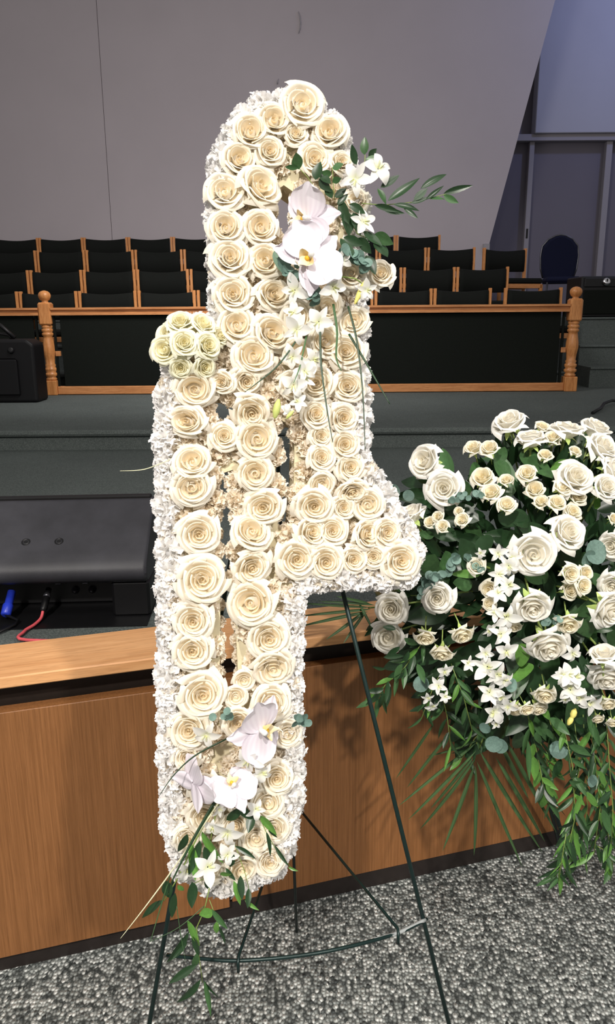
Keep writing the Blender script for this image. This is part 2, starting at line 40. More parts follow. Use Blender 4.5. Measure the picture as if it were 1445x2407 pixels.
CARNATIONS = [(0.0824,0.6562,-0.004,0.0254,0.208,0.7725,0.6),(0.1162,0.6459,-0.004,0.0242,0.208,0.7725,0.6),(0.1428,0.6234,-0.004,0.0227,0.5502,0.5808,0.6),(0.1574,0.5931,-0.004,0.023,0.7589,0.253,0.6),(0.1676,0.5546,-0.004,0.0231,0.7576,0.257,0.6),(0.175,0.5208,-0.004,0.0267,0.7761,0.194,0.6),(0.1845,0.4868,-0.004,0.0268,0.8,0.0067,0.6),(0.1797,0.4474,-0.004,0.0238,0.8,0.0067,0.6),(0.1792,0.4151,-0.004,0.0239,0.8,0.0067,0.6),(0.1817,0.378,-0.004,0.0251,0.8,0.0,0.6),(0.1788,0.3401,-0.004,0.025,0.8,0.0,0.6),(0.1737,0.3051,-0.004,0.0235,0.8,0.0,0.6),(0.1757,0.266,-0.004,0.0239,0.8,0.0,0.6),(0.1734,0.229,-0.004,0.0239,0.8,0.0,0.6),(0.1729,0.1905,-0.004,0.0236,0.8,0.0,0.6),(0.1704,0.1546,-0.004,0.0264,0.7998,0.016,0.6),(0.1705,0.1189,-0.004,0.0268,0.7998,0.016,0.6),(0.1674,0.0812,-0.004,0.0259,0.797,0.0697,0.6),(0.1696,0.0437,-0.004,0.0227,0.691,0.4031,0.6),(0.1906,0.009,-0.004,0.0251,0.691,0.4031,0.6),(0.2099,-0.0216,-0.004,0.0256,0.691,0.4031,0.6),(0.2264,-0.0563,-0.004,0.0246,0.6809,0.4199,0.6),(0.2468,-0.0918,-0.004,0.0246,0.6809,0.4199,0.6),(0.2565,-0.1227,-0.004,0.0256,0.7704,0.2157,0.6),(0.2433,-0.1622,-0.004,0.0262,0.7223,-0.3439,0.6),(0.2053,-0.1662,-0.004,0.0255,0.1371,-0.7882,0.6),(0.1652,-0.1638,-0.004,0.0233,-0.016,-0.7998,0.6),(0.1278,-0.1582,-0.004,0.0259,-0.016,-0.7998,0.6),(0.09,-0.1607,-0.004,0.0243,0.0903,-0.7949,0.6),(0.059,-0.1657,-0.004,0.0245,0.6021,-0.5268,0.6),(0.0383,-0.1998,-0.004,0.0261,0.7998,-0.016,0.6),(0.0378,-0.2332,-0.004,0.0244,0.7998,-0.016,0.6),(0.0324,-0.2734,-0.004,0.0267,0.8,0.0,0.6),(0.0296,-0.3061,-0.004,0.0236,0.8,0.0,0.6),(0.0282,-0.345,-0.004,0.0251,0.8,0.0,0.6),(0.0267,-0.3793,-0.004,0.0244,0.8,0.0,0.6),(0.0253,-0.4197,-0.004,0.0267,0.8,-0.008,0.6),(0.0251,-0.4568,-0.004,0.0253,0.8,-0.008,0.6),(0.023,-0.4912,-0.004,0.0265,0.8,-0.008,0.6),(0.0212,-0.5333,-0.004,0.026,0.8,-0.008,0.6),(0.0151,-0.5671,-0.004,0.023,0.7891,-0.1315,0.6),(0.0088,-0.6013,-0.004,0.0229,0.7891,-0.1315,0.6),(-0.009,-0.6335,-0.004,0.024,0.651,-0.465,0.6),(-0.0341,-0.6581,-0.004,0.0232,0.3352,-0.7264,0.6),(-0.068,-0.6714,-0.004,0.0227,0.3352,-0.7264,0.6),(-0.0989,-0.6716,-0.004,0.0232,-0.0683,-0.7971,0.6),(-0.1358,-0.6565,-0.004,0.0242,-0.4998,-0.6247,0.6),(-0.1634,-0.6328,-0.004,0.0269,-0.4998,-0.6247,0.6),(-0.1738,-0.5957,-0.004,0.0229,-0.7353,-0.3151,0.6),(-0.1826,-0.5588,-0.004,0.0237,-0.7979,-0.058,0.6),(-0.1792,-0.5217,-0.004,0.0227,-0.7979,-0.058,0.6),(-0.1787,-0.4874,-0.004,0.0232,-0.8,0.0,0.6),(-0.179,-0.448,-0.004,0.0249,-0.8,0.0,0.6),(-0.1749,-0.4169,-0.004,0.0256,-0.8,0.0,0.6),(-0.177,-0.3775,-0.004,0.0233,-0.8,0.0,0.6),(-0.1725,-0.3426,-0.004,0.026,-0.7998,-0.016,0.6),(-0.1738,-0.3045,-0.004,0.0261,-0.7998,-0.016,0.6),(-0.1691,-0.2724,-0.004,0.0261,-0.7998,-0.016,0.6),(-0.1689,-0.2356,-0.004,0.0236,-0.7998,-0.016,0.6),(-0.1691,-0.1973,-0.004,0.0227,-0.8,0.008,0.6),(-0.1697,-0.1608,-0.004,0.0237,-0.8,0.008,0.6),(-0.1639,-0.1291,-0.004,0.0245,-0.8,0.008,0.6),(-0.1604,-0.0935,-0.004,0.0267,-0.8,0.008,0.6),(-0.1617,-0.0532,-0.004,0.0236,-0.7994,-0.032,0.6),(-0.1622,-0.0173,-0.004,0.0253,-0.7994,-0.032,0.6),(-0.158,0.0147,-0.004,0.0247,-0.7994,-0.032,0.6),(-0.159,0.0506,-0.004,0.0229,-0.7994,-0.032,0.6),(-0.158,0.0856,-0.004,0.026,-0.7998,0.0185,0.6),(-0.1547,0.1236,-0.004,0.0233,-0.7998,0.0185,0.6),(-0.1519,0.1599,-0.004,0.0261,-0.7998,0.0185,0.6),(-0.1385,0.1924,-0.004,0.0243,-0.7155,0.3578,0.6),(-0.1382,0.226,-0.004,0.0233,-0.7994,-0.032,0.6),(-0.1345,0.2622,-0.004,0.0265,-0.5121,0.6146,0.6),(-0.0995,0.2754,-0.004,0.0262,0.0,0.8,0.6),(-0.0667,0.2787,-0.004,0.0241,-0.7114,0.3659,0.6),(-0.0578,0.3151,-0.004,0.0226,-0.8,0.0,0.6),(-0.0541,0.3479,-0.004,0.0249,-0.7999,-0.0114,0.6),(-0.053,0.3848,-0.004,0.0264,-0.7999,-0.0114,0.6),(-0.0523,0.4217,-0.004,0.0237,-0.7999,-0.0114,0.6),(-0.0537,0.4571,-0.004,0.0251,-0.8,0.0,0.6),(-0.0522,0.4916,-0.004,0.0231,-0.8,0.0,0.6),(-0.0445,0.5275,-0.004,0.0246,-0.796,0.0796,0.6),(-0.041,0.5598,-0.004,0.0244,-0.7199,0.349,0.6),(-0.0218,0.5945,-0.004,0.0249,-0.7199,0.349,0.6),(-0.0002,0.6247,-0.004,0.0245,-0.5027,0.6224,0.6),(0.0285,0.645,-0.004,0.0261,-0.1532,0.7852,0.6),(0.0645,0.6505,-0.004,0.0257,-0.1532,0.7852,0.6),(0.1706,0.0592,-0.045,0.0246,0.8627,0.5032,0.0499),(0.1889,0.0253,-0.045,0.0237,0.8627,0.5032,0.0499),(0.2074,-0.0088,-0.045,0.0244,0.8627,0.5032,0.0499),(0.2258,-0.0433,-0.045,0.0246,0.8501,0.5242,0.0499),(0.2453,-0.0773,-0.045,0.0254,0.8501,0.5242,0.0499),(0.2607,-0.1122,-0.045,0.0229,0.9618,0.2693,0.0499),(0.2607,-0.1468,-0.045,0.0246,0.9017,-0.4294,0.0499),(0.2356,-0.1671,-0.045,0.0235,0.1711,-0.984,0.0499),(0.1965,-0.1676,-0.045,0.0236,-0.02,-0.9986,0.0499),(0.157,-0.1643,-0.045,0.0254,-0.02,-0.9986,0.0499),(0.1174,-0.1634,-0.045,0.0244,0.1128,-0.9924,0.0499),(0.0731,-0.1586,-0.045,0.0246,0.7516,-0.6577,0.0499),(0.0421,-0.1858,-0.045,0.0253,0.9986,-0.02,0.0499),(0.0395,-0.2238,-0.045,0.0259,0.9986,-0.02,0.0499),(0.0368,-0.2618,-0.045,0.0242,0.9988,0.0,0.0499),(0.035,-0.2999,-0.045,0.0248,0.9988,0.0,0.0499),(0.0331,-0.3381,-0.045,0.0244,0.9988,0.0,0.0499),(0.0313,-0.3763,-0.045,0.0244,0.9988,0.0,0.0499),(0.0295,-0.4145,-0.045,0.0251,0.9987,-0.01,0.0499),(0.0273,-0.4527,-0.045,0.0242,0.9987,-0.01,0.0499),(0.0251,-0.491,-0.045,0.0245,0.9987,-0.01,0.0499),(0.0229,-0.5293,-0.045,0.0243,0.9987,-0.01,0.0499),(0.0216,-0.5674,-0.045,0.026,0.9852,-0.1642,0.0499),(0.0135,-0.6046,-0.045,0.0251,0.9852,-0.1642,0.0499),(0.0055,-0.6403,-0.045,0.0258,0.8127,-0.5805,0.0499),(-0.0128,-0.6737,-0.045,0.026,0.4185,-0.9068,0.0499),(-0.0481,-0.6853,-0.045,0.0235,0.4185,-0.9068,0.0499),(-0.0821,-0.6923,-0.045,0.0246,-0.0853,-0.9951,0.0499),(-0.1192,-0.6886,-0.045,0.026,-0.6239,-0.7799,0.0499),(-0.1469,-0.6611,-0.045,0.0256,-0.6239,-0.7799,0.0499),(-0.1658,-0.6302,-0.045,0.0231,-0.918,-0.3934,0.0499),(-0.1782,-0.5948,-0.045,0.023,-0.9961,-0.0724,0.0499),(-0.1789,-0.5571,-0.045,0.0242,-0.9961,-0.0724,0.0499),(-0.1802,-0.5196,-0.045,0.0228,-0.9988,0.0,0.0499),(-0.1783,-0.4822,-0.045,0.0234,-0.9988,0.0,0.0499),(-0.1764,-0.4449,-0.045,0.0228,-0.9988,0.0,0.0499),(-0.1745,-0.4076,-0.045,0.025,-0.9988,0.0,0.0499),(-0.1724,-0.3702,-0.045,0.0254,-0.9986,-0.02,0.0499),(-0.1713,-0.3329,-0.045,0.0258,-0.9986,-0.02,0.0499),(-0.1701,-0.2957,-0.045,0.0231,-0.9986,-0.02,0.0499),(-0.169,-0.2585,-0.045,0.0252,-0.9986,-0.02,0.0499),(-0.168,-0.2214,-0.045,0.025,-0.9987,0.01,0.0499),(-0.1658,-0.1844,-0.045,0.0231,-0.9987,0.01,0.0499),(-0.1635,-0.1474,-0.045,0.0258,-0.9987,0.01,0.0499),(-0.1613,-0.1105,-0.045,0.0261,-0.9987,0.01,0.0499),(-0.1587,-0.0734,-0.045,0.0234,-0.998,-0.0399,0.0499),(-0.1582,-0.0365,-0.045,0.026,-0.998,-0.0399,0.0499),(-0.1578,0.0004,-0.045,0.024,-0.998,-0.0399,0.0499),(-0.1574,0.0373,-0.045,0.0243,-0.998,-0.0399,0.0499),(-0.1574,0.0739,-0.045,0.0262,-0.9985,0.023,0.0499),(-0.1547,0.1105,-0.045,0.0256,-0.9985,0.023,0.0499),(-0.152,0.1472,-0.045,0.0231,-0.9985,0.023,0.0499),(-0.1467,0.1817,-0.045,0.0241,-0.8933,0.4467,0.0499),(-0.1377,0.2178,-0.045,0.0244,-0.998,-0.0399,0.0499),(-0.1436,0.2557,-0.045,0.0238,-0.6394,0.7673,0.0499),(-0.0729,0.2722,-0.045,0.0233,-0.8882,0.4568,0.0499),(-0.0533,0.306,-0.045,0.0237,-0.9988,0.0,0.0499),(-0.0515,0.3429,-0.045,0.0252,-0.9987,-0.0143,0.0499),(-0.0502,0.3797,-0.045,0.0226,-0.9987,-0.0143,0.0499),(-0.0489,0.4165,-0.045,0.0246,-0.9987,-0.0143,0.0499),(-0.0474,0.4532,-0.045,0.0242,-0.9988,0.0,0.0499),(-0.0456,0.4899,-0.045,0.0226,-0.9988,0.0,0.0499),(-0.0432,0.5263,-0.045,0.0238,-0.9938,0.0994,0.0499),(-0.0436,0.5633,-0.045,0.0248,-0.8987,0.4357,0.0499),(-0.0259,0.5967,-0.045,0.0244,-0.8987,0.4357,0.0499),(-0.0079,0.6283,-0.045,0.0228,-0.6276,0.777,0.0499),(0.0394,0.5164,-0.022,0.0153,0.5428,-0.2426,0.8041),(0.0733,0.5268,-0.022,0.0148,-0.1368,-0.342,0.9297),(0.0867,0.5051,-0.022,0.0152,-0.5254,-0.1812,0.8313),(0.0858,0.4758,-0.022,0.0133,-0.5441,-0.015,0.8389),(0.0847,0.4405,-0.022,0.0137,-0.5477,0.1498,0.8232),(0.0741,0.4155,-0.022,0.0132,-0.3164,0.3149,0.8948),(0.0412,0.4188,-0.022,0.0148,0.3971,0.2857,0.8721),(0.0359,0.4445,-0.022,0.0137,0.5551,0.1243,0.8224),(0.0376,0.4796,-0.022,0.0134,0.559,-0.0405,0.8282),(0.039,0.5087,-0.022,0.014,0.5479,-0.202,0.8118),(-0.0894,0.1618,-0.022,0.0151,0.6144,-0.117,0.7802),(-0.0516,0.1618,-0.022,0.0149,-0.2051,-0.1509,0.967),(-0.0343,0.1518,-0.022,0.0137,-0.6315,-0.0701,0.7722),(-0.0398,0.117,-0.022,0.0134,-0.5656,0.0882,0.8199),(-0.0726,0.111,-0.022,0.0151,0.121,0.1526,0.9808),(-0.0903,0.1221,-0.022,0.0143,0.5986,0.0662,0.7983),(-0.0895,0.157,-0.022,0.0146,0.6135,-0.0917,0.7844),(-0.0843,0.0304,-0.022,0.0133,0.4172,-0.7248,0.5482),(-0.0474,0.0381,-0.022,0.0132,-0.1091,-0.806,0.5818),(-0.0446,0.0128,-0.022,0.0146,-0.2026,-0.7558,0.6227),(-0.0449,-0.0166,-0.022,0.014,-0.249,-0.6895,0.6801),(-0.0451,-0.0461,-0.022,0.0133,-0.3009,-0.6021,0.7396),(-0.0454,-0.0756,-0.022,0.0151,-0.3564,-0.489,0.7961),(-0.0456,-0.1051,-0.022,0.0145,-0.4113,-0.3489,0.8421),(-0.0482,-0.1345,-0.022,0.0149,-0.4022,-0.1921,0.8952),(-0.0508,-0.1639,-0.022,0.0133,-0.3788,-0.0136,0.9254),(-0.0526,-0.1994,-0.022,0.015,-0.3726,0.1689,0.9125),(-0.0529,-0.229,-0.022,0.0132,-0.386,0.3314,0.8609),(-0.0532,-0.2587,-0.022,0.015,-0.3884,0.4652,0.7954),(-0.0533,-0.2884,-0.022,0.0141,-0.3875,0.569,0.7253),(-0.0534,-0.3182,-0.022,0.0138,-0.3822,0.6483,0.6585),(-0.0535,-0.348,-0.022,0.0143,-0.3748,0.7083,0.5982),(-0.0836,-0.3578,-0.022,0.0151,0.047,0.7845,0.6183),(-0.0954,-0.3431,-0.022,0.0137,0.311,0.7243,0.6154),(-0.0937,-0.3135,-0.022,0.0134,0.3336,0.6587,0.6744),(-0.0919,-0.2841,-0.022,0.0143,0.3572,0.573,0.7376),(-0.0901,-0.2546,-0.022,0.0136,0.3796,0.4623,0.8014),(-0.0883,-0.2251,-0.022,0.0133,0.3977,0.3236,0.8586),(-0.0874,-0.1957,-0.022,0.0135,0.4292,0.1574,0.8894),(-0.0865,-0.1603,-0.022,0.0132,0.4537,-0.0205,0.8909),(-0.0858,-0.1309,-0.022,0.0135,0.4635,-0.1928,0.8649),(-0.0851,-0.1015,-0.022,0.0138,0.4606,-0.3457,0.8175),(-0.0849,-0.0721,-0.022,0.0138,0.4583,-0.4698,0.7545),(-0.0848,-0.0428,-0.022,0.0148,0.4494,-0.5675,0.69),(-0.0846,-0.0135,-0.022,0.0137,0.4372,-0.6429,0.6289),(-0.0844,0.0158,-0.022,0.0142,0.4239,-0.7009,0.5736),(0.0294,0.1241,-0.022,0.0135,0.3217,-0.5252,0.7878),(0.0659,0.1126,-0.022,0.0139,-0.413,-0.4665,0.7822),(0.0661,0.0842,-0.022,0.0131,-0.4718,-0.3312,0.8172),(0.0642,0.0545,-0.022,0.0136,-0.4822,-0.1762,0.8581),(0.0623,0.0247,-0.022,0.0131,-0.4796,-0.0047,0.8775),(0.0584,-0.0108,-0.022,0.0147,-0.4218,0.1727,0.8901),(0.054,-0.0403,-0.022,0.0143,-0.329,0.3454,0.8789),(0.0496,-0.0698,-0.022,0.0135,-0.2302,0.4957,0.8374),(0.0198,-0.0742,-0.022,0.0141,0.3264,0.5052,0.7989),(0.02,-0.0444,-0.022,0.0151,0.3816,0.367,0.8483),(0.0202,-0.0147,-0.022,0.0133,0.4316,0.2045,0.8786),(0.0204,0.0149,-0.022,0.0149,0.4699,0.029,0.8823),(0.0219,0.0504,-0.022,0.014,0.4692,-0.1454,0.871),(0.0249,0.0799,-0.022,0.0142,0.4156,-0.3131,0.854),(0.0279,0.1093,-0.022,0.0149,0.3536,-0.461,0.8139),(0.0217,0.0032,-0.008,0.0199,0.0712,0.1254,0.9895),(0.1475,-0.0772,-0.008,0.0183,-0.1138,-0.1418,0.9833),(0.1287,0.5374,-0.008,0.0183,0.0801,-0.1174,0.9898),(0.0606,-0.0113,-0.008,0.021,-0.219,0.079,0.9725),(0.1624,0.143,-0.008,0.0209,-0.0277,-0.1163,0.9928),(0.1214,0.6279,-0.008,0.0196,-0.0713,0.2513,0.9653),(0.1133,0.4827,-0.008,0.0199,0.0272,-0.1715,0.9848),(0.0793,0.398,-0.008,0.0196,0.0894,-0.2452,0.9653),(-0.1706,-0.3785,-0.008,0.0185,-0.0313,-0.2298,0.9727),(-0.1392,0.1443,-0.008,0.0211,0.1673,-0.0423,0.985),(-0.0153,0.0004,-0.008,0.0199,-0.2654,0.1423,0.9536),(0.0235,0.0574,-0.008,0.0184,-0.1581,0.0675,0.9851),(0.0645,0.2619,-0.008,0.0204,-0.0821,-0.0331,0.9961),(0.0183,0.1627,-0.008,0.0201,-0.1496,0.0743,0.9859),(-0.0407,0.2429,-0.008,0.0196,-0.2404,0.1309,0.9618),(0.1669,-0.1539,-0.008,0.0205,0.0117,0.1901,0.9817),(0.1313,0.4513,-0.008,0.0203,0.0552,0.285,0.9569),(-0.0384,-0.2443,-0.008,0.0204,-0.1056,-0.1078,0.9885),(-0.1511,0.0448,-0.008,0.0184,-0.1545,0.2147,0.9644),(-0.1065,-0.3087,-0.008,0.0198,0.1618,-0.0606,0.985),(-0.1395,-0.6183,-0.008,0.0204,-0.0913,0.0037,0.9958),(0.0746,0.0285,-0.008,0.0193,0.1303,-0.2673,0.9548),(0.1536,0.504,-0.008,0.0204,-0.1648,0.1195,0.9791),(0.0291,-0.1462,-0.008,0.0188,0.2378,-0.1466,0.9602),(-0.0307,-0.2927,-0.008,0.0207,-0.259,0.0145,0.9658),(-0.0724,0.0614,-0.008,0.0202,0.2773,0.1302,0.9519),(-0.1351,-0.0439,-0.008,0.0185,0.0866,0.0752,0.9934),(-0.1074,-0.5999,-0.008,0.0199,0.0492,0.0966,0.9941),(0.0429,0.2964,-0.008,0.0182,-0.0006,-0.245,0.9695),(0.0598,0.5982,-0.008,0.0206,-0.251,0.2545,0.9339),(-0.0916,0.1478,-0.008,0.0187,0.062,-0.2651,0.9622),(0.019,0.1099,-0.008,0.0193,0.1209,-0.2558,0.9591),(0.1819,0.4463,-0.008,0.0204,0.1275,0.0246,0.9915),(0.127,0.2828,-0.008,0.0211,-0.2017,-0.2711,0.9412),(0.0833,-0.1607,-0.008,0.0204,0.1091,0.1656,0.9801),(0.0883,0.3213,-0.008,0.0204,-0.0394,0.2736,0.961),(-0.0307,-0.5115,-0.008,0.0194,0.2328,-0.1174,0.9654),(0.118,0.2166,-0.008,0.0207,-0.0975,0.1398,0.9854),(-0.1141,0.2298,-0.008,0.0202,-0.2756,0.0467,0.9601),(-0.1501,-0.1135,-0.008,0.0196,-0.1943,0.1162,0.974),(0.1195,0.3384,-0.008,0.0195,-0.0149,0.2785,0.9603),(-0.0917,-0.0993,-0.008,0.0203,0.1057,-0.2542,0.9613),(-0.1226,0.0822,-0.008,0.0187,-0.2478,-0.1252,0.9607),(0.0643,0.121,-0.008,0.0207,0.1316,-0.228,0.9647),(0.0287,-0.2179,-0.008,0.0184,0.1597,0.0075,0.9871),(0.0578,-0.0536,-0.008,0.0187,0.0013,-0.1788,0.9839),(0.0979,0.5103,-0.008,0.0199,0.2352,0.234,0.9434),(-0.1212,-0.476,-0.008,0.0189,0.05,-0.0445,0.9978),(0.1123,0.3963,-0.008,0.0185,-0.056,0.1956,0.9791),(-0.0524,-0.5422,-0.008,0.021,0.2471,0.2232,0.9429),(-0.012,0.5343,-0.008,0.0183,0.1174,0.2164,0.9692),(0.0769,0.1579,-0.008,0.0199,0.0029,-0.0771,0.997),(0.0356,0.4268,-0.008,0.0206,-0.1632,0.2439,0.956),(-0.0111,-0.422,-0.008,0.0188,-0.002,0.0823,0.9966),(-0.0051,-0.6254,-0.008,0.0195,0.2435,-0.1796,0.9531),(-0.1726,-0.4906,-0.008,0.02,0.25,0.2665,0.9308),(0.0178,-0.5546,-0.008,0.02,-0.1063,-0.229,0.9676),(0.0816,0.3542,-0.008,0.0196,-0.1705,0.1947,0.9659),(-0.1607,-0.1841,-0.008,0.0205,-0.263,0.0943,0.9602),(0.0351,-0.1878,-0.008,0.0199,-0.0492,0.0859,0.9951),(-0.0669,-0.6071,-0.008,0.0191,-0.1672,0.0707,0.9834),(-0.0307,-0.3361,-0.008,0.0202,-0.0955,0.2355,0.9672),(-0.0886,0.1196,-0.008,0.0184,-0.1963,0.1362,0.971),(-0.1606,-0.0656,-0.008,0.0192,-0.0707,-0.0403,0.9967),(-0.0824,-0.0154,-0.008,0.0196,0.2256,-0.1447,0.9634),(-0.0987,-0.4168,-0.008,0.0196,0.128,-0.1385,0.982),(0.0013,0.3631,-0.008,0.0187,0.1798,-0.1932,0.9646),(0.0832,0.4354,-0.008,0.0203,0.2132,0.2385,0.9475),(0.1839,0.0231,-0.008,0.0197,-0.0601,-0.0835,0.9947),(-0.0669,0.2295,-0.008,0.0204,-0.2132,-0.1531,0.9649),(0.0124,-0.4674,-0.008,0.0196,0.2052,-0.0303,0.9782),(-0.1045,-0.1985,-0.008,0.0189,0.1024,0.2426,0.9647),(0.0256,0.202,-0.008,0.0188,-0.2462,0.1908,0.9503),(-0.0481,0.1628,-0.008,0.0199,-0.0425,-0.0807,0.9958),(-0.0878,0.0865,-0.008,0.0183,-0.271,0.193,0.943),(-0.1688,-0.2484,-0.008,0.0194,0.2441,-0.2533,0.9361),(0.1299,-0.0077,-0.008,0.0196,-0.1373,0.0211,0.9903),(-0.1731,-0.3369,-0.008,0.0199,0.2789,0.008,0.9603),(-0.1152,-0.3862,-0.008,0.0194,0.1687,-0.1533,0.9737),(-0.1286,-0.4432,-0.008,0.0202,-0.1388,-0.0061,0.9903),(0.1479,0.4048,-0.008,0.0205,-0.0174,-0.1694,0.9854),(-0.1002,-0.2631,-0.008,0.0191,-0.1752,-0.2342,0.9563),(-0.0139,0.4905,-0.008,0.019,-0.0038,0.0931,0.9957),(0.0878,0.559,-0.008,0.019,0.2536,-0.1943,0.9476),(-0.0575,0.3093,-0.008,0.0192,-0.1121,0.2307,0.9666),(0.0414,0.1451,-0.008,0.0209,-0.2656,0.0578,0.9624),(0.0372,-0.0808,-0.008,0.021,0.2344,-0.1335,0.9629),(-0.1532,-0.5226,-0.008,0.0203,0.1284,0.223,0.9663),(0.1691,0.4728,-0.008,0.02,0.0097,0.2367,0.9715),(0.202,-0.1508,-0.008,0.0205,-0.2714,-0.1403,0.9522),(0.1669,0.3219,-0.008,0.02,0.191,0.2646,0.9453),(0.1451,0.1982,-0.008,0.0182,-0.0797,-0.1833,0.9798),(-0.0877,0.027,-0.008,0.0207,-0.1762,-0.0271,0.984),(0.0015,-0.1172,-0.008,0.0206,-0.1968,-0.2274,0.9537),(0.1625,0.0943,-0.008,0.0196,-0.1958,0.005,0.9806),(-0.0811,-0.4698,-0.008,0.0186,0.249,0.0465,0.9674),(-0.1043,-0.5286,-0.008,0.0206,0.058,-0.2229,0.9731),(0.0508,0.5462,-0.008,0.0194,-0.2585,-0.2768,0.9255),(0.0277,0.479,-0.008,0.0187,-0.1547,0.277,0.9483),(-0.1714,-0.5476,-0.008,0.0197,-0.1843,0.1615,0.9695),(0.0111,0.558,-0.008,0.0185,-0.1026,-0.2717,0.9569),(-0.0064,0.3033,-0.008,0.0207,-0.1137,0.2787,0.9536),(0.1258,0.1429,-0.008,0.0207,0.2292,-0.1783,0.9569),(-0.0353,0.0643,-0.008,0.0193,0.173,0.1097,0.9788),(0.1148,0.028,-0.008,0.0191,-0.059,-0.1639,0.9847),(-0.0067,0.4143,-0.008,0.0202,-0.1434,0.1279,0.9814),(-0.049,-0.1025,-0.008,0.0208,-0.2391,0.1374,0.9612),(0.0656,0.0898,-0.008,0.0201,0.2395,-0.0454,0.9698),(-0.1463,0.1157,-0.008,0.0203,0.1304,0.0328,0.9909),(-0.0427,-0.0455,-0.008,0.019,-0.2049,0.2702,0.9407),(-0.1582,-0.0011,-0.008,0.0199,0.2628,0.1459,0.9537),(-0.0325,-0.4413,-0.008,0.0183,0.151,0.149,0.9772),(-0.1613,-0.1448,-0.008,0.0205,0.0868,-0.0101,0.9962),(-0.0883,-0.3533,-0.008,0.0193,0.2574,0.2153,0.942),(-0.0629,-0.4451,-0.008,0.0183,0.2248,-0.2731,0.9354),(0.1528,0.3487,-0.008,0.0184,-0.1825,0.0322,0.9827),(-0.1641,-0.2157,-0.008,0.019,-0.0747,0.087,0.9934),(0.243,-0.0942,-0.008,0.02,-0.0557,0.2163,0.9747),(-0.1583,-0.3076,-0.008,0.0198,-0.1778,0.1676,0.9697),(-0.0383,0.2142,-0.008,0.0195,0.2542,0.0404,0.9663),(-0.0473,0.0139,-0.008,0.0187,-0.2579,-0.0417,0.9653),(-0.178,-0.4588,-0.008,0.0192,0.2839,-0.0448,0.9578),(0.0811,0.1998,-0.008,0.02,0.2246,-0.0356,0.9738),(-0.0547,0.3635,-0.008,0.0196,0.2256,0.02,0.974),(0.1331,0.3707,-0.008,0.0207,-0.0235,0.0428,0.9988),(-0.0996,-0.6596,-0.008,0.0188,0.1264,0.2391,0.9627),(-0.0047,0.2681,-0.008,0.0203,-0.0781,-0.2457,0.9662),(-0.1735,-0.4163,-0.008,0.0204,0.0315,0.2484,0.9682),(-0.0331,-0.3868,-0.008,0.0188,0.1833,-0.1929,0.9639),(0.0825,0.0658,-0.008,0.0208,0.0988,0.1947,0.9759),(-0.1479,0.1784,-0.008,0.0199,-0.158,-0.0654,0.9853),(-0.0758,0.2018,-0.008,0.0189,0.2756,-0.0608,0.9594),(0.1057,0.6016,-0.008,0.0206,-0.1057,-0.1066,0.9887),(-0.0132,0.4561,-0.008,0.0207,0.0931,0.0745,0.9929),(0.1267,0.101,-0.008,0.021,0.2312,-0.0142,0.9728),(-0.1033,-0.5713,-0.008,0.0193,-0.1826,-0.0442,0.9822),(0.0571,0.3333,-0.008,0.0211,-0.2425,0.1773,0.9538),(0.0052,-0.1749,-0.008,0.0209,-0.0577,0.2572,0.9646),(-0.0488,-0.4821,-0.008,0.0183,-0.0275,-0.1934,0.9807),(0.1149,-0.1604,-0.008,0.0209,0.1544,0.2545,0.9547),(-0.0407,-0.6315,-0.008,0.0193,0.0758,-0.2773,0.9578),(-0.0426,0.1102,-0.008,0.0201,0.056,0.1251,0.9906),(-0.0528,-0.1473,-0.008,0.0193,-0.0078,-0.2097,0.9777),(-0.1546,0.0777,-0.008,0.0185,-0.1858,0.0863,0.9788),(0.1409,0.5817,-0.008,0.0196,0.2175,-0.121,0.9685),(-0.0957,-0.6305,-0.008,0.0191,0.2722,0.0821,0.9587),(0.1599,0.5344,-0.008,0.0205,-0.0207,0.1263,0.9918),(0.056,0.3728,-0.008,0.0184,-0.1574,-0.0586,0.9858),(0.1349,-0.1093,-0.008,0.0202,0.0706,0.2108,0.975),(-0.1003,-0.0381,-0.008,0.0197,-0.2478,-0.1906,0.9499),(0.0278,-0.3401,-0.008,0.0204,-0.1978,-0.1046,0.9746),(0.2137,-0.053,-0.008,0.0184,0.2578,0.1375,0.9564),(-0.0438,-0.5732,-0.008,0.0199,0.2688,-0.2608,0.9272),(-0.169,-0.2781,-0.008,0.0194,-0.1504,-0.2535,0.9556),(0.0937,0.2456,-0.008,0.0194,0.0941,0.0085,0.9955),(0.0963,-0.1002,-0.008,0.0208,0.1147,0.2657,0.9572),(0.0427,0.2355,-0.008,0.0185,0.0767,-0.2692,0.96),(0.0331,-0.2531,-0.008,0.0191,0.0201,-0.1682,0.9855),(-0.0507,0.4733,-0.008,0.0182,-0.2203,0.1706,0.9604),(0.0271,-0.3914,-0.008,0.0196,-0.0166,0.1864,0.9823),(0.0851,0.4663,-0.008,0.0187,-0.0541,-0.1059,0.9929),(-0.0452,-0.0164,-0.008,0.0204,-0.2373,0.0668,0.9691),(-0.0194,0.1601,-0.008,0.0208,0.1529,0.1583,0.9755),(-0.019,-0.4682,-0.008,0.021,0.0613,0.0658,0.9959)]
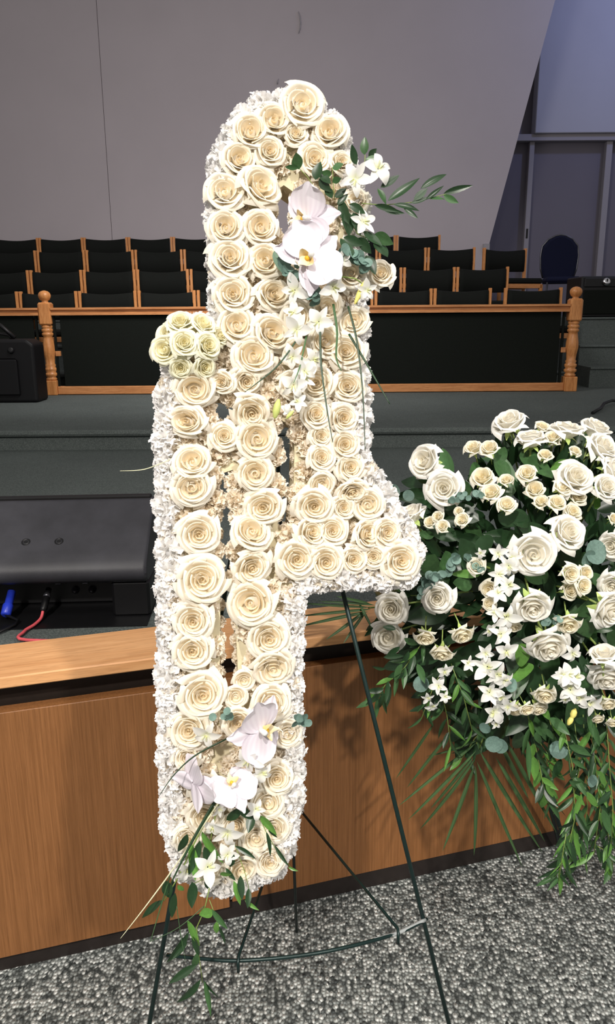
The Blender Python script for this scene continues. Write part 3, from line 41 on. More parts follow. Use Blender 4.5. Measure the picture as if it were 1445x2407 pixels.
FOAM = [[(0.0827,0.6522),(0.1206,0.6436),(0.1478,0.6186),(0.1582,0.5842),(0.1706,0.5439),(0.183,0.4859),(0.1797,0.3981),(0.1743,0.2807),(0.1696,0.1776),(0.1677,0.1037),(0.1703,0.0443),(0.1951,-0.0015),(0.22,-0.0475),(0.2467,-0.0941),(0.256,-0.1324),(0.2389,-0.1631),(0.203,-0.1668),(0.1266,-0.1603),(0.0602,-0.1633),(0.0383,-0.1854),(0.0333,-0.2589),(0.0262,-0.4066),(0.0177,-0.5548),(0.0033,-0.6204),(-0.0282,-0.6582),(-0.0768,-0.6741),(-0.1271,-0.6629),(-0.1613,-0.629),(-0.18,-0.5754),(-0.1816,-0.4951),(-0.1743,-0.3508),(-0.1698,-0.2069),(-0.1611,-0.0641),(-0.1594,0.0785),(-0.1526,0.1706),(-0.141,0.1916),(-0.1406,0.227),(-0.1378,0.2553),(-0.1158,0.2727),(-0.0733,0.2723),(-0.0592,0.2971),(-0.0578,0.3256),(-0.0543,0.4252),(-0.0504,0.5032),(-0.0419,0.56),(-0.0167,0.6074),(0.0223,0.6385)],[(0.0405,0.505),(0.0601,0.5183),(0.0786,0.5057),(0.076,0.4192),(0.0576,0.4046),(0.0363,0.4189)],[(-0.0862,0.1561),(-0.0389,0.1563),(-0.0468,0.1119),(-0.087,0.1117)],[(-0.0812,0.0268),(-0.0506,0.0356),(-0.0518,-0.1064),(-0.0583,-0.1787),(-0.059,-0.2517),(-0.0593,-0.3468),(-0.0928,-0.3511),(-0.0845,-0.2132),(-0.082,-0.1046)],[(0.0307,0.1189),(0.0597,0.1071),(0.0537,0.0122),(0.0406,-0.0752),(0.0216,-0.0705),(0.0223,0.0355)]]
ORCHIDS = [(0.0843,0.3711,0.075,217,(-5,0),1.0),(0.0872,0.4378,0.06,185,(8,-35),0.92),(-0.0325,-0.3914,0.07,0,(10,25),0.98),(-0.0835,-0.4777,0.075,115,(-40,20),0.74),(-0.1439,-0.4715,0.055,300,(10,125),0.8)]
DENDROBIUMS = [(0.1671,0.501,0.07,0.0364,0),(0.2089,0.522,0.06,0.0364,30),(0.1835,0.4377,0.05,0.0291,10),(0.1449,0.3741,0.05,0.0204,0),(0.1201,0.3238,0.075,0.0335,0),(0.0599,0.3224,0.06,0.032,20),(0.1801,0.3222,0.06,0.0247,60),(0.0971,0.2709,0.06,0.032,0),(0.0596,0.2581,0.06,0.032,15),(0.0568,0.2869,0.055,0.0262,40),(0.052,0.2154,0.055,0.0277,0),(0.0858,0.2092,0.055,0.0291,30),(0.0691,0.1906,0.06,0.0262,10),(0.0504,0.168,0.06,0.0306,0),(0.0695,0.1781,0.05,0.0247,50),(0.0393,0.1272,0.055,0.0175,0),(0.0578,0.1412,0.05,0.0204,10),(-0.1195,-0.395,0.055,0.032,20),(-0.0539,-0.4406,0.065,0.0335,10),(-0.0325,-0.4676,0.055,0.0277,60),(-0.0933,-0.5575,0.06,0.0335,0),(-0.1167,-0.5506,0.05,0.0233,45),(-0.0448,-0.5286,0.05,0.0233,30),(-0.1283,-0.6125,0.055,0.0335,0),(-0.1643,-0.6215,0.04,0.0277,20),(-0.0946,-0.598,0.05,0.0262,50),(-0.1048,-0.5215,0.05,0.0175,0)]
BUDS = [(0.181,0.3411,0.06,0.1599,0.2996,0.055,0.0087,'y'),(0.0247,0.1457,0.06,0.0168,0.1139,0.055,0.0116,'g'),(0.0362,0.1371,0.06,0.039,0.1202,0.055,0.0102,'w'),(0.0484,0.1264,0.06,0.0358,0.1133,0.055,0.0058,'g')]
LEAVES = [(0.2254,0.4725,0.0531,0.2778,0.5024,0.0603,0.0146,'d',0),(0.2686,0.4723,0.0592,0.2942,0.4884,0.0627,0.0116,'d',0),(0.2808,0.4903,0.0608,0.3275,0.5191,0.0672,0.0116,'d',0),(0.3188,0.4812,0.0662,0.3649,0.4944,0.0726,0.0102,'d',0),(0.3187,0.4791,0.0662,0.3414,0.462,0.0695,0.0109,'m',0),(0.235,0.4658,0.0545,0.2794,0.4592,0.0608,0.0102,'d',0),(0.2511,0.4602,0.0568,0.2751,0.441,0.0603,0.008,'d',0),(0.2143,0.4948,0.0514,0.2484,0.5119,0.0561,0.0124,'d',0),(0.2093,0.4935,0.0507,0.2252,0.4696,0.0531,0.0116,'m',0),(0.2031,0.4662,0.05,0.2453,0.4576,0.056,0.0102,'d',0),(0.2634,0.4669,0.0585,0.2957,0.4742,0.063,0.0087,'d',0),(0.2956,0.4728,0.063,0.3214,0.4761,0.0666,0.008,'m',0),(0.2885,0.4716,0.062,0.3178,0.4918,0.066,0.0073,'d',0),(0.217,0.4586,0.052,0.2519,0.4482,0.057,0.0087,'d',0),(0.1907,0.5511,0.045,0.1894,0.5767,0.055,0.0138,'m',1),(0.1768,0.5345,0.045,0.1596,0.5591,0.055,0.0175,'d',1),(0.1926,0.5448,0.045,0.2188,0.5349,0.055,0.0138,'m',1),(0.1979,0.5484,0.045,0.2096,0.557,0.055,0.0102,'d',1),(0.0789,0.5244,0.045,0.0692,0.5461,0.055,0.0182,'m',2),(0.0776,0.5265,0.045,0.0541,0.5258,0.055,0.0087,'m',2),(0.1053,0.5076,0.045,0.1111,0.5349,0.055,0.0175,'d',2),(0.1123,0.5189,0.045,0.1299,0.4937,0.055,0.0146,'d',2),(0.135,0.5279,0.045,0.1516,0.5276,0.055,0.0124,'m',2),(0.1331,0.5173,0.045,0.1152,0.5156,0.055,0.0109,'m',2),(0.134,0.5047,0.045,0.1472,0.5094,0.055,0.0109,'m',2),(0.1364,0.4803,0.045,0.1563,0.488,0.055,0.0124,'d',2),(0.1409,0.467,0.045,0.1561,0.4831,0.055,0.0102,'d',2),(0.122,0.4961,0.045,0.1332,0.4715,0.055,0.0131,'d',2),(0.1119,0.5099,0.045,0.1265,0.4818,0.055,0.0146,'d',2),(0.1543,0.4581,0.045,0.1603,0.4175,0.055,0.0247,'d',3),(0.2,0.4177,0.045,0.2344,0.4062,0.055,0.0197,'m',3),(0.1834,0.4246,0.045,0.2088,0.3947,0.055,0.016,'d',3),(0.1486,0.4137,0.045,0.1797,0.398,0.055,0.016,'d',3),(0.2019,0.4092,0.045,0.2196,0.3729,0.055,0.0277,'d',3),(0.1464,0.4755,0.045,0.1529,0.43,0.055,0.0175,'d',3),(0.1672,0.4548,0.045,0.1778,0.4198,0.055,0.0189,'d',3),(0.1726,0.4125,0.045,0.1983,0.3883,0.055,0.0175,'d',3),(0.1434,0.4122,0.045,0.1612,0.3741,0.055,0.0189,'d',3),(0.186,0.3843,0.045,0.2003,0.3531,0.055,0.0189,'d',3),(0.1606,0.4688,0.045,0.188,0.4515,0.055,0.0131,'d',3),(0.0322,0.3917,0.045,0.0419,0.3445,0.055,0.0233,'p',4),(0.0532,0.3584,0.045,0.0736,0.3417,0.055,0.0175,'p',4),(-0.1537,-0.5728,0.05,-0.1426,-0.6297,0.045,0.0153,'b',5),(-0.1349,-0.5547,0.05,-0.1056,-0.6146,0.045,0.0167,'b',5),(-0.1584,-0.556,0.05,-0.1739,-0.5916,0.045,0.0131,'d',5),(-0.1384,-0.5691,0.05,-0.158,-0.6184,0.045,0.016,'d',5),(-0.1963,-0.6285,0.05,-0.196,-0.6614,0.045,0.0167,'d',5),(-0.2026,-0.66,0.05,-0.2429,-0.6866,0.045,0.0109,'d',5),(-0.1549,-0.6362,0.05,-0.1568,-0.6761,0.045,0.0189,'d',5),(-0.1824,-0.6508,0.05,-0.1934,-0.6929,0.045,0.0124,'d',5),(-0.1287,-0.6255,0.05,-0.1288,-0.6586,0.045,0.0124,'d',5),(-0.132,-0.5805,0.05,-0.1199,-0.6199,0.045,0.0131,'d',5),(-0.1499,-0.5923,0.05,-0.1619,-0.6271,0.045,0.0102,'d',5),(-0.1776,-0.6381,0.05,-0.1688,-0.6546,0.045,0.0087,'b',5),(-0.0406,-0.5412,0.045,-0.0067,-0.5661,0.055,0.016,'b',6),(-0.0483,-0.5381,0.045,-0.0632,-0.5634,0.055,0.0146,'d',6),(-0.0937,-0.5434,0.045,-0.0655,-0.5241,0.055,0.016,'d',6),(-0.0819,-0.5884,0.045,-0.0468,-0.6039,0.055,0.0087,'d',6),(-0.092,-0.6221,0.045,-0.0824,-0.5979,0.055,0.0087,'d',6),(-0.0292,-0.5698,0.045,-0.0202,-0.6102,0.055,0.0073,'d',6),(-0.0256,-0.5688,0.045,-0.0092,-0.5743,0.055,0.0073,'d',6),(-0.0161,-0.5945,0.045,0.0038,-0.6298,0.055,0.0066,'d',6),(0.005,-0.6348,0.045,0.0191,-0.6397,0.055,0.0044,'b',6),(-0.1086,-0.6328,0.045,-0.0906,-0.6238,0.055,0.0102,'b',6),(-0.0752,-0.6386,0.045,-0.0778,-0.6753,0.055,0.0116,'d',6),(-0.0868,-0.6457,0.045,-0.0769,-0.6854,0.055,0.0095,'b',6),(-0.0628,-0.6618,0.045,-0.0672,-0.6889,0.055,0.0109,'d',6),(-0.0701,-0.6809,0.045,-0.0486,-0.6972,0.055,0.0066,'b',6),(-0.099,-0.6226,0.045,-0.0853,-0.6423,0.055,0.0073,'d',6),(-0.0602,-0.4774,0.045,-0.0518,-0.503,0.055,0.0189,'d',6),(-0.0675,-0.4837,0.045,-0.0441,-0.4897,0.055,0.016,'d',6),(-0.0728,-0.5188,0.045,-0.0539,-0.5454,0.055,0.0146,'d',6),(-0.1235,-0.688,0.05,-0.1432,-0.6965,0.045,0.0189,'b',7),(-0.1248,-0.6857,0.05,-0.1028,-0.7266,0.045,0.0095,'m',7),(-0.1182,-0.7073,0.05,-0.12,-0.7341,0.045,0.0095,'b',7),(-0.1145,-0.7163,0.05,-0.1015,-0.744,0.045,0.0066,'d',7),(-0.1656,-0.6984,0.05,-0.15,-0.749,0.045,0.0109,'b',7),(-0.1631,-0.7171,0.05,-0.2039,-0.7778,0.045,0.0109,'d',7),(-0.1587,-0.7256,0.05,-0.1436,-0.7592,0.045,0.0131,'d',7),(-0.1535,-0.7739,0.05,-0.2023,-0.7987,0.045,0.0124,'d',7),(-0.1492,-0.7995,0.05,-0.1882,-0.8465,0.045,0.0138,'d',7),(-0.1431,-0.8026,0.05,-0.1296,-0.8582,0.045,0.0087,'m',7),(-0.1431,-0.8026,0.05,-0.1223,-0.8378,0.045,0.0058,'d',7),(-0.1532,-0.7548,0.05,-0.159,-0.789,0.045,0.0116,'m',7),(-0.1674,-0.7349,0.05,-0.1895,-0.763,0.045,0.0073,'d',7)]
STEMS = [(0,[(0.1826,0.4705,0.045),(0.2193,0.4683,0.045),(0.2679,0.4734,0.045),(0.3022,0.4812,0.045),(0.329,0.4881,0.045),(0.3523,0.4972,0.045)],0.0008),(1,[(0.1845,0.5115,0.045),(0.1897,0.5292,0.045),(0.1921,0.5511,0.045)],0.0009),(2,[(0.1052,0.4909,0.045),(0.0919,0.5129,0.045),(0.0769,0.5278,0.045)],0.0008),(2,[(0.1362,0.4754,0.045),(0.1353,0.5034,0.045),(0.1351,0.53,0.045)],0.0008),(3,[(0.1464,0.4755,0.045),(0.1729,0.4196,0.045),(0.2054,0.4057,0.045)],0.0011),(5,[(-0.1036,-0.5024,0.045),(-0.1452,-0.5705,0.045),(-0.1757,-0.6267,0.045),(-0.2016,-0.6642,0.045)],0.0016),(5,[(-0.1181,-0.5845,0.045),(-0.1275,-0.6331,0.045),(-0.1558,-0.6435,0.045)],0.0009),(6,[(-0.0817,-0.5855,0.045),(-0.0678,-0.6339,0.045),(-0.0594,-0.6781,0.045)],0.0008),(6,[(-0.045,-0.5292,0.045),(-0.0292,-0.5705,0.045),(-0.013,-0.605,0.045),(0.0141,-0.6417,0.045)],0.0008),(7,[(-0.1246,-0.6442,0.045),(-0.1373,-0.6888,0.045),(-0.1511,-0.7153,0.045),(-0.1495,-0.7655,0.045),(-0.1461,-0.8089,0.045)],0.0011),(7,[(-0.1281,-0.6722,0.045),(-0.1203,-0.6983,0.045),(-0.1146,-0.7242,0.045)],0.0008),(4,[(0.0616,0.3557,0.045),(0.0381,0.3835,0.045)],0.0009),(6,[(-0.1,-0.5014,0.045),(-0.1164,-0.5492,0.045),(-0.1277,-0.6082,0.045)],0.0012),(5,[(-0.1441,-0.4787,0.045),(-0.1276,-0.4947,0.045),(-0.1166,-0.5123,0.045)],0.0015),(3,[(0.1405,0.3488,0.045),(0.1659,0.3453,0.045),(0.1822,0.3332,0.045)],0.0015),(3,[(0.1661,0.3027,0.045),(0.1697,0.3169,0.045),(0.1819,0.3275,0.045)],0.0011)]
EUCALYPTUS = [(0.1662,0.3803,0.0481,0.0088),(0.163,0.3847,0.05,0.0095),(0.1604,0.3819,0.0519,0.0089),(0.177,0.3812,0.0401,0.0073),(0.1479,0.3851,0.0588,0.0087),(0.1567,0.3908,0.0403,0.0098),(0.1754,0.375,0.052,0.008),(0.1641,0.3814,0.0466,0.0074),(0.1485,0.3915,0.0541,0.0099),(0.1752,0.3702,0.058,0.0092),(0.1701,0.3703,0.052,0.0087),(0.1759,0.3857,0.0449,0.0078),(0.168,0.3799,0.0424,0.0101),(0.1501,0.3785,0.0503,0.009),(0.1776,0.37,0.0495,0.009),(0.1793,0.3622,0.0432,0.0093),(0.1466,0.3897,0.0469,0.0084),(0.1705,0.3758,0.0476,0.0092),(0.1807,0.3627,0.0519,0.0103),(0.1857,0.3684,0.0557,0.0085),(0.1688,0.3802,0.0407,0.0093),(0.1492,0.3849,0.0416,0.01),(0.0411,0.3656,0.0565,0.0076),(0.0395,0.3729,0.054,0.0067),(0.0512,0.3391,0.0642,0.0069),(0.0614,0.3485,0.0576,0.0081),(0.0504,0.3711,0.0543,0.0061),(0.0471,0.357,0.0627,0.0082),(0.0532,0.3562,0.0596,0.0075),(0.05,0.3669,0.051,0.0076),(0.0458,0.3482,0.0609,0.0065),(0.0545,0.3563,0.0508,0.0066),(0.0384,0.3673,0.0453,0.0073),(0.0442,0.3561,0.0586,0.0071),(0.085,0.3304,0.0637,0.0084),(0.0852,0.3326,0.0633,0.0063),(0.0901,0.3348,0.0581,0.0077),(0.0918,0.3027,0.0478,0.0073),(0.0841,0.3195,0.0621,0.0071),(0.0859,0.3182,0.0555,0.0063),(0.0849,0.3112,0.0614,0.0084),(0.0937,0.3337,0.0585,0.0065),(0.0933,0.3094,0.0629,0.0077),(0.0947,0.327,0.0542,0.0061),(0.0955,0.3071,0.0518,0.0075),(0.0902,0.3166,0.0649,0.008),(0.0955,0.316,0.0638,0.0063),(0.088,0.3231,0.0577,0.0066),(0.0859,0.3267,0.0543,0.0069),(0.094,0.3209,0.0619,0.0087),(-0.0841,-0.3597,0.0563,0.0069),(-0.0829,-0.3714,0.0423,0.0062),(-0.0809,-0.3678,0.0481,0.0069),(-0.1079,-0.3697,0.046,0.0069),(-0.0902,-0.3714,0.0446,0.0054),(-0.0826,-0.3726,0.044,0.0075),(-0.077,-0.3748,0.0411,0.0057),(0.0283,-0.3949,0.0414,0.0084),(0.0488,-0.3921,0.0549,0.007),(0.0366,-0.3917,0.0456,0.0062),(0.0359,-0.3858,0.0452,0.0079),(0.0349,-0.382,0.0599,0.0067),(0.0432,-0.3853,0.0449,0.0085),(0.0325,-0.3829,0.0509,0.0078),(0.0444,-0.3948,0.0442,0.007),(0.0355,-0.3865,0.0502,0.0061),(0.0653,0.3841,0.0359,0.0073),(0.0659,0.3867,0.0352,0.0055),(0.0688,0.368,0.0434,0.006),(0.0705,0.3893,0.0469,0.0073)]
GRASS = [([(0.0619,0.2452,0.055),(0.0228,0.1972,0.067),(-0.0322,0.1557,0.079)],0.0016,'d'),([(0.1008,0.2831,0.055),(0.0962,0.2042,0.067),(0.1001,0.1262,0.079),(0.1049,0.07,0.091)],0.002,'d'),([(0.1489,0.2968,0.055),(0.1579,0.2381,0.067),(0.1611,0.1524,0.079),(0.1579,0.0543,0.091)],0.002,'d'),([(0.1483,0.2511,0.055),(0.1788,0.1887,0.067),(0.2063,0.1303,0.079)],0.0022,'d'),([(0.1238,0.3005,0.055),(0.1255,0.2524,0.067),(0.1195,0.2086,0.079),(0.1243,0.1845,0.091)],0.0022,'m'),([(-0.1547,0.0544,0.055),(-0.1951,0.0399,0.067),(-0.2323,0.0384,0.079)],0.0009,'w'),([(-0.0875,-0.4053,0.055),(-0.1383,-0.4226,0.067),(-0.1733,-0.4456,0.079),(-0.1969,-0.471,0.091)],0.0016,'d'),([(-0.1052,-0.4969,0.055),(-0.1522,-0.5632,0.067),(-0.1889,-0.6218,0.079)],0.0029,'d'),([(-0.1007,-0.5031,0.055),(-0.1667,-0.5822,0.067),(-0.2233,-0.6446,0.079),(-0.2688,-0.6899,0.091)],0.0015,'w'),([(-0.1873,-0.6132,0.055),(-0.2104,-0.6735,0.067),(-0.2246,-0.7095,0.079)],0.0012,'m'),([(0.0763,0.2485,0.055),(0.0613,0.1979,0.067),(0.0475,0.1688,0.079)],0.0015,'m'),([(-0.137,-0.6763,0.055),(-0.1794,-0.6988,0.067),(-0.2266,-0.7092,0.079)],0.0009,'m'),([(-0.1813,-0.6701,0.055),(-0.1767,-0.7131,0.067),(-0.1712,-0.7486,0.079)],0.0007,'m')]
EASEL = {'apex': (-0.0558,1.437,1.5459),'rfoot': (0.3187,1.1416,0.004),'lfoot': (-0.3503,1.0235,0.004),'bar': [(-0.2591,1.14,0.4322),(-0.195,1.1096,0.4543),(-0.1263,1.0973,0.4613),(-0.0225,1.1012,0.4665),(0.068,1.1263,0.4611),(0.1617,1.1794,0.4394),(0.2225,1.2242,0.4291)],'rear': (-0.0362,1.6486,0.004),'hinge': (-0.0553,1.3973,1.3543),'brace': (-0.0426,1.5649,0.4541)}
BIG_ROSES = [(0.4513,1.7056,1.3158,-0.3608,-0.3721,0.8552,0.0399),(0.4858,1.6496,1.287,-0.0865,-0.0979,0.9914,0.0342),(0.567,1.6623,1.3059,0.1005,-0.0982,0.9901,0.039),(0.6467,1.7005,1.2988,0.3931,-0.2918,0.872,0.038),(0.6358,1.6244,1.2705,0.4152,-0.6195,0.6662,0.0383),(0.6487,1.5957,1.2269,0.6877,-0.5383,0.4871,0.0325),(0.6152,1.5371,1.2023,0.1552,-0.834,0.5295,0.0298),(0.2687,1.7358,1.2218,-0.6757,-0.6328,0.378,0.0411),(0.2891,1.5872,1.1908,-0.2013,-0.9343,0.2942,0.0416),(0.2256,1.6208,1.1275,-0.4907,-0.0432,0.8702,0.0354),(0.5504,1.5395,1.2228,0.1245,-0.777,0.6171,0.0402),(0.5223,1.4785,1.1224,0.273,-0.7972,0.5384,0.0393),(0.4438,1.4388,1.0909,-0.0787,-0.9952,0.0575,0.0452),(0.6164,1.4824,1.0919,-0.7523,-0.6585,0.0203,0.031),(0.6057,1.4343,1.0238,-0.5771,-0.8125,-0.0832,0.0304),(0.2677,1.4903,0.9809,-0.3071,-0.9476,0.0884,0.0352),(0.1791,1.5505,0.9333,-0.3035,-0.9356,0.1807,0.0368),(0.1763,1.5796,0.8541,-0.2577,-0.9414,0.2178,0.0378),(0.4397,1.4077,0.9915,-0.0614,-0.9355,-0.348,0.0384),(0.4808,1.4181,0.9043,0.0592,-0.9015,-0.4288,0.0443),(0.5965,1.4214,0.9776,0.3817,-0.9192,-0.0968,0.0405),(0.6121,1.4392,0.8237,-0.0756,-0.8601,-0.5045,0.0385),(0.5904,1.4136,0.8898,-0.1711,-0.1873,0.9673,0.029)]
SPRAY_ROSES = [(0.3675,1.6788,1.2614,-0.3526,-0.4579,0.8161,0.0226),(0.3929,1.6356,1.2686,-0.2798,-0.4831,0.8297,0.0221),(0.3719,1.5945,1.2127,-0.3237,-0.5968,0.7342,0.0262),(0.3776,1.5372,1.1933,-0.2884,-0.6669,0.6871,0.0228),(0.4181,1.573,1.2114,-0.208,-0.6393,0.7403,0.0161),(0.4546,1.5544,1.2294,-0.1058,-0.628,0.771,0.022),(0.4714,1.5473,1.1966,-0.0674,-0.6959,0.715,0.0212),(0.4042,1.5099,1.1746,-0.2139,-0.7297,0.6494,0.0199),(0.4794,1.5275,1.1751,-0.0381,-0.7432,0.668,0.0175),(0.5045,1.5029,1.1791,0.045,-0.7464,0.664,0.0198),(0.5573,1.5402,1.1841,0.1467,-0.7128,0.6858,0.022),(0.5205,1.5264,1.2045,0.0708,-0.6899,0.7204,0.02),(0.5425,1.5159,1.1559,0.1262,-0.7724,0.6225,0.0191),(0.5302,1.6388,1.2911,0.0237,-0.4738,0.8803,0.0184),(0.5086,1.6142,1.2567,-0.0137,-0.5555,0.8314,0.0164),(0.5179,1.6756,1.309,-0.024,-0.4227,0.906,0.0178),(0.2768,1.577,1.131,-0.5431,-0.6386,0.5452,0.0136),(0.2806,1.5337,1.1223,-0.5246,-0.68,0.5123,0.015),(0.2616,1.5811,1.1187,-0.5778,-0.6322,0.5162,0.0146),(0.3171,1.5208,1.1401,-0.4354,-0.7063,0.5582,0.0166),(0.3172,1.5595,1.1483,-0.448,-0.6719,0.5897,0.0107),(0.5176,1.4324,1.051,0.1139,-0.935,0.3358,0.021),(0.5582,1.4597,1.043,0.1946,-0.9216,0.3359,0.0171),(0.5452,1.4287,1.0272,0.1855,-0.9442,0.272,0.0185),(0.5233,1.4451,1.0106,0.1089,-0.9623,0.2493,0.0196),(0.3378,1.4608,1.0588,-0.3768,-0.8545,0.3576,0.0188),(0.6325,1.5259,1.1381,0.335,-0.7477,0.5733,0.0132),(0.2453,1.4869,0.8924,0.0725,-0.7919,-0.6064,0.0241),(0.2808,1.4887,0.8565,0.0725,-0.7919,-0.6064,0.0251),(0.3131,1.4435,0.9184,0.0725,-0.7919,-0.6064,0.0242),(0.366,1.4611,1.0105,-0.3149,-0.9151,0.2519,0.0189),(0.3602,1.4317,0.9899,-0.3152,-0.9326,0.1757,0.0144),(0.413,1.4369,0.9381,0.0777,-0.7288,-0.6803,0.018),(0.5147,1.4108,0.9537,0.0777,-0.7288,-0.6803,0.0261),(0.4338,1.4577,0.7413,0.0725,-0.7919,-0.6064,0.0197),(0.4518,1.4322,0.7553,0.0725,-0.7919,-0.6064,0.0176),(0.4808,1.4512,0.7466,0.0725,-0.7919,-0.6064,0.0214),(0.4824,1.4202,0.7934,0.0725,-0.7919,-0.6064,0.0235),(0.6172,1.4734,0.7091,0.0725,-0.7919,-0.6064,0.0145),(0.6474,1.4675,0.7021,0.0725,-0.7919,-0.6064,0.0145),(0.6318,1.4661,0.748,0.0725,-0.7919,-0.6064,0.0198),(0.5692,1.6046,1.2662,0.1327,-0.5307,0.8371,0.0144),(0.536,1.6524,1.2815,0.0258,-0.4897,0.8715,0.0148)]
SPRAY_DENDROBIUMS = [(0.3747,1.4412,1.0924,-0.1816,-0.8894,0.4194,0.0227,0),(0.3932,1.4265,1.0707,-0.1348,-0.9905,0.0269,0.0243,40),(0.3745,1.4248,1.0539,0.1746,-0.8878,0.4259,0.0243,80),(0.3921,1.4143,1.0354,-0.2001,-0.9764,0.0819,0.026,120),(0.3723,1.4145,1.0178,0.0019,-0.8709,0.4915,0.0226,160),(0.3885,1.4023,0.9735,0.1602,-0.9861,0.044,0.0295,200),(0.3687,1.4082,0.9802,-0.2588,-0.9349,0.2427,0.0209,240),(0.3803,1.4015,0.938,0.0527,-0.8722,0.4863,0.0279,280),(0.3579,1.408,0.9444,0.2449,-0.9563,0.1598,0.0192,320),(0.3917,1.3991,0.9027,-0.1315,-0.8798,0.4568,0.028,0),(0.3526,1.4102,0.8933,0.1315,-0.991,0.025,0.0212,40),(0.3587,1.4114,0.863,-0.2449,-0.9145,0.3219,0.032,80),(0.3784,1.408,0.8477,-0.0527,-0.9986,-0.0045,0.0302,120),(0.3934,1.4069,0.8342,0.2588,-0.9359,0.239,0.0231,160),(0.3685,1.4211,0.8006,-0.1602,-0.8847,0.4378,0.0271,200),(0.394,1.4168,0.7912,-0.0019,-1.0,-0.0098,0.0252,240),(0.3824,1.4324,0.7519,0.2001,-0.8945,0.3999,0.0348,280),(0.409,1.4198,0.7702,-0.1746,-0.9831,0.0558,0.0217,320),(0.3913,1.4435,0.718,0.1348,-0.8803,0.4548,0.0167,0),(0.5205,1.3931,0.8999,0.1816,-0.9814,0.0623,0.0244,40),(0.5169,1.3963,0.8524,-0.2588,-0.9349,0.2427,0.0264,80),(0.5328,1.3988,0.8446,0.0979,-0.8757,0.4729,0.0265,120),(0.504,1.3956,0.851,-0.2461,-0.9554,0.1634,0.0211,160),(0.5263,1.403,0.8144,-0.0725,-0.8735,0.4815,0.0285,200),(0.5777,1.4179,0.7776,0.1717,-0.9837,0.0533,0.0307,240),(0.552,1.4102,0.7934,-0.2382,-0.9101,0.339,0.0233,280),(0.5203,1.4064,0.7956,-0.0019,-1.0,-0.0098,0.0197,320),(0.2814,1.4519,0.8344,0.2588,-0.9359,0.239,0.0219,0),(0.2727,1.4696,0.7916,-0.1315,-0.8798,0.4568,0.0223,40),(0.2563,1.4999,0.748,0.1315,-0.991,0.025,0.0152,80),(0.2871,1.4695,0.7659,0.2164,-0.9,0.3783,0.0168,120),(0.2667,1.5028,0.726,-0.1348,-0.9905,0.0269,0.0191,160),(0.323,1.4248,0.8634,0.2001,-0.8945,0.3999,0.0179,200),(0.3435,1.4511,1.0895,-0.1844,-0.9807,0.065,0.014,240),(0.4019,1.4315,1.0865,-0.2588,-0.9349,0.2427,0.0208,280)]
SPRAY_BUDS = [(0.5495,1.428,0.7597,0.5414,1.4226,0.7385,0.0123),(0.5441,1.4241,0.7444,0.5334,1.4193,0.7258,0.0105)]
SPRAY_LEAVES = [(0.5496,1.4454,0.6635,0.5974,1.4559,0.6435,0.0173,'m'),(0.5625,1.4475,0.6459,0.6075,1.4577,0.6279,0.0173,'d'),(0.5603,1.456,0.5715,0.615,1.4675,0.5391,0.0182,'m'),(0.5911,1.4597,0.5362,0.5797,1.4743,0.4725,0.0155,'b'),(0.598,1.4592,0.5407,0.6351,1.4725,0.4895,0.0173,'b'),(0.5723,1.4526,0.6017,0.5634,1.4646,0.5679,0.0109,'m'),(0.6407,1.4637,0.4957,0.6663,1.4782,0.4284,0.0173,'m'),(0.5835,1.4702,0.4308,0.5713,1.4833,0.3743,0.0137,'b'),(0.593,1.4701,0.4308,0.6024,1.4828,0.3789,0.01,'b'),(0.6038,1.4673,0.46,0.6205,1.4819,0.3883,0.01,'m'),(0.6057,1.472,0.4106,0.6222,1.4853,0.3486,0.01,'m'),(0.5607,1.4806,0.311,0.5534,1.4925,0.2608,0.0164,'m'),(0.4776,1.4488,0.6367,0.494,1.4636,0.5785,0.0182,'b'),(0.5098,1.4571,0.5629,0.5434,1.4703,0.5133,0.0137,'b'),(0.4861,1.4673,0.7516,0.5169,1.4656,0.7052,0.0146,'b'),(0.5084,1.4594,0.7209,0.5511,1.4608,0.6866,0.02,'m'),(0.6222,1.453,0.5968,0.6428,1.4666,0.5469,0.0137,'b'),(0.4803,1.452,0.6924,0.4908,1.4548,0.6552,0.0146,'m'),(0.4621,1.4475,0.6751,0.465,1.4631,0.5832,0.0146,'m'),(0.5028,1.4538,0.6992,0.5157,1.4568,0.671,0.0128,'m'),(0.5615,1.4586,0.7179,0.6011,1.4653,0.7038,0.0164,'d'),(0.5885,1.4608,0.7264,0.5991,1.4585,0.6775,0.0146,'m'),(0.6019,1.4563,0.7089,0.615,1.4546,0.6543,0.0128,'m'),(0.1627,1.4858,0.8237,0.1329,1.4953,0.8203,0.0091,'d'),(0.1587,1.475,0.7819,0.1234,1.4824,0.7704,0.0128,'d'),(0.1533,1.4728,0.7732,0.1187,1.4763,0.7467,0.0128,'d'),(0.1605,1.4728,0.7731,0.1458,1.4738,0.7369,0.0118,'d'),(0.1679,1.4795,0.7992,0.1631,1.4778,0.7525,0.0109,'d'),(0.1978,1.4884,0.8339,0.1798,1.4886,0.7945,0.0137,'m'),(0.2022,1.4839,0.8164,0.1797,1.4877,0.791,0.0128,'d'),(0.1583,1.4919,0.8472,0.1992,1.5033,0.8514,0.0128,'d'),(0.1936,1.4974,0.8688,0.163,1.5022,0.8472,0.0146,'d'),(0.2115,1.4951,0.8599,0.199,1.4954,0.8207,0.0146,'d'),(0.2293,1.4884,0.8336,0.2486,1.4885,0.794,0.0146,'m'),(0.1849,1.5064,0.9037,0.1589,1.518,0.9087,0.0128,'d'),(0.2027,1.5019,0.8861,0.2356,1.5066,0.8643,0.0146,'m')]
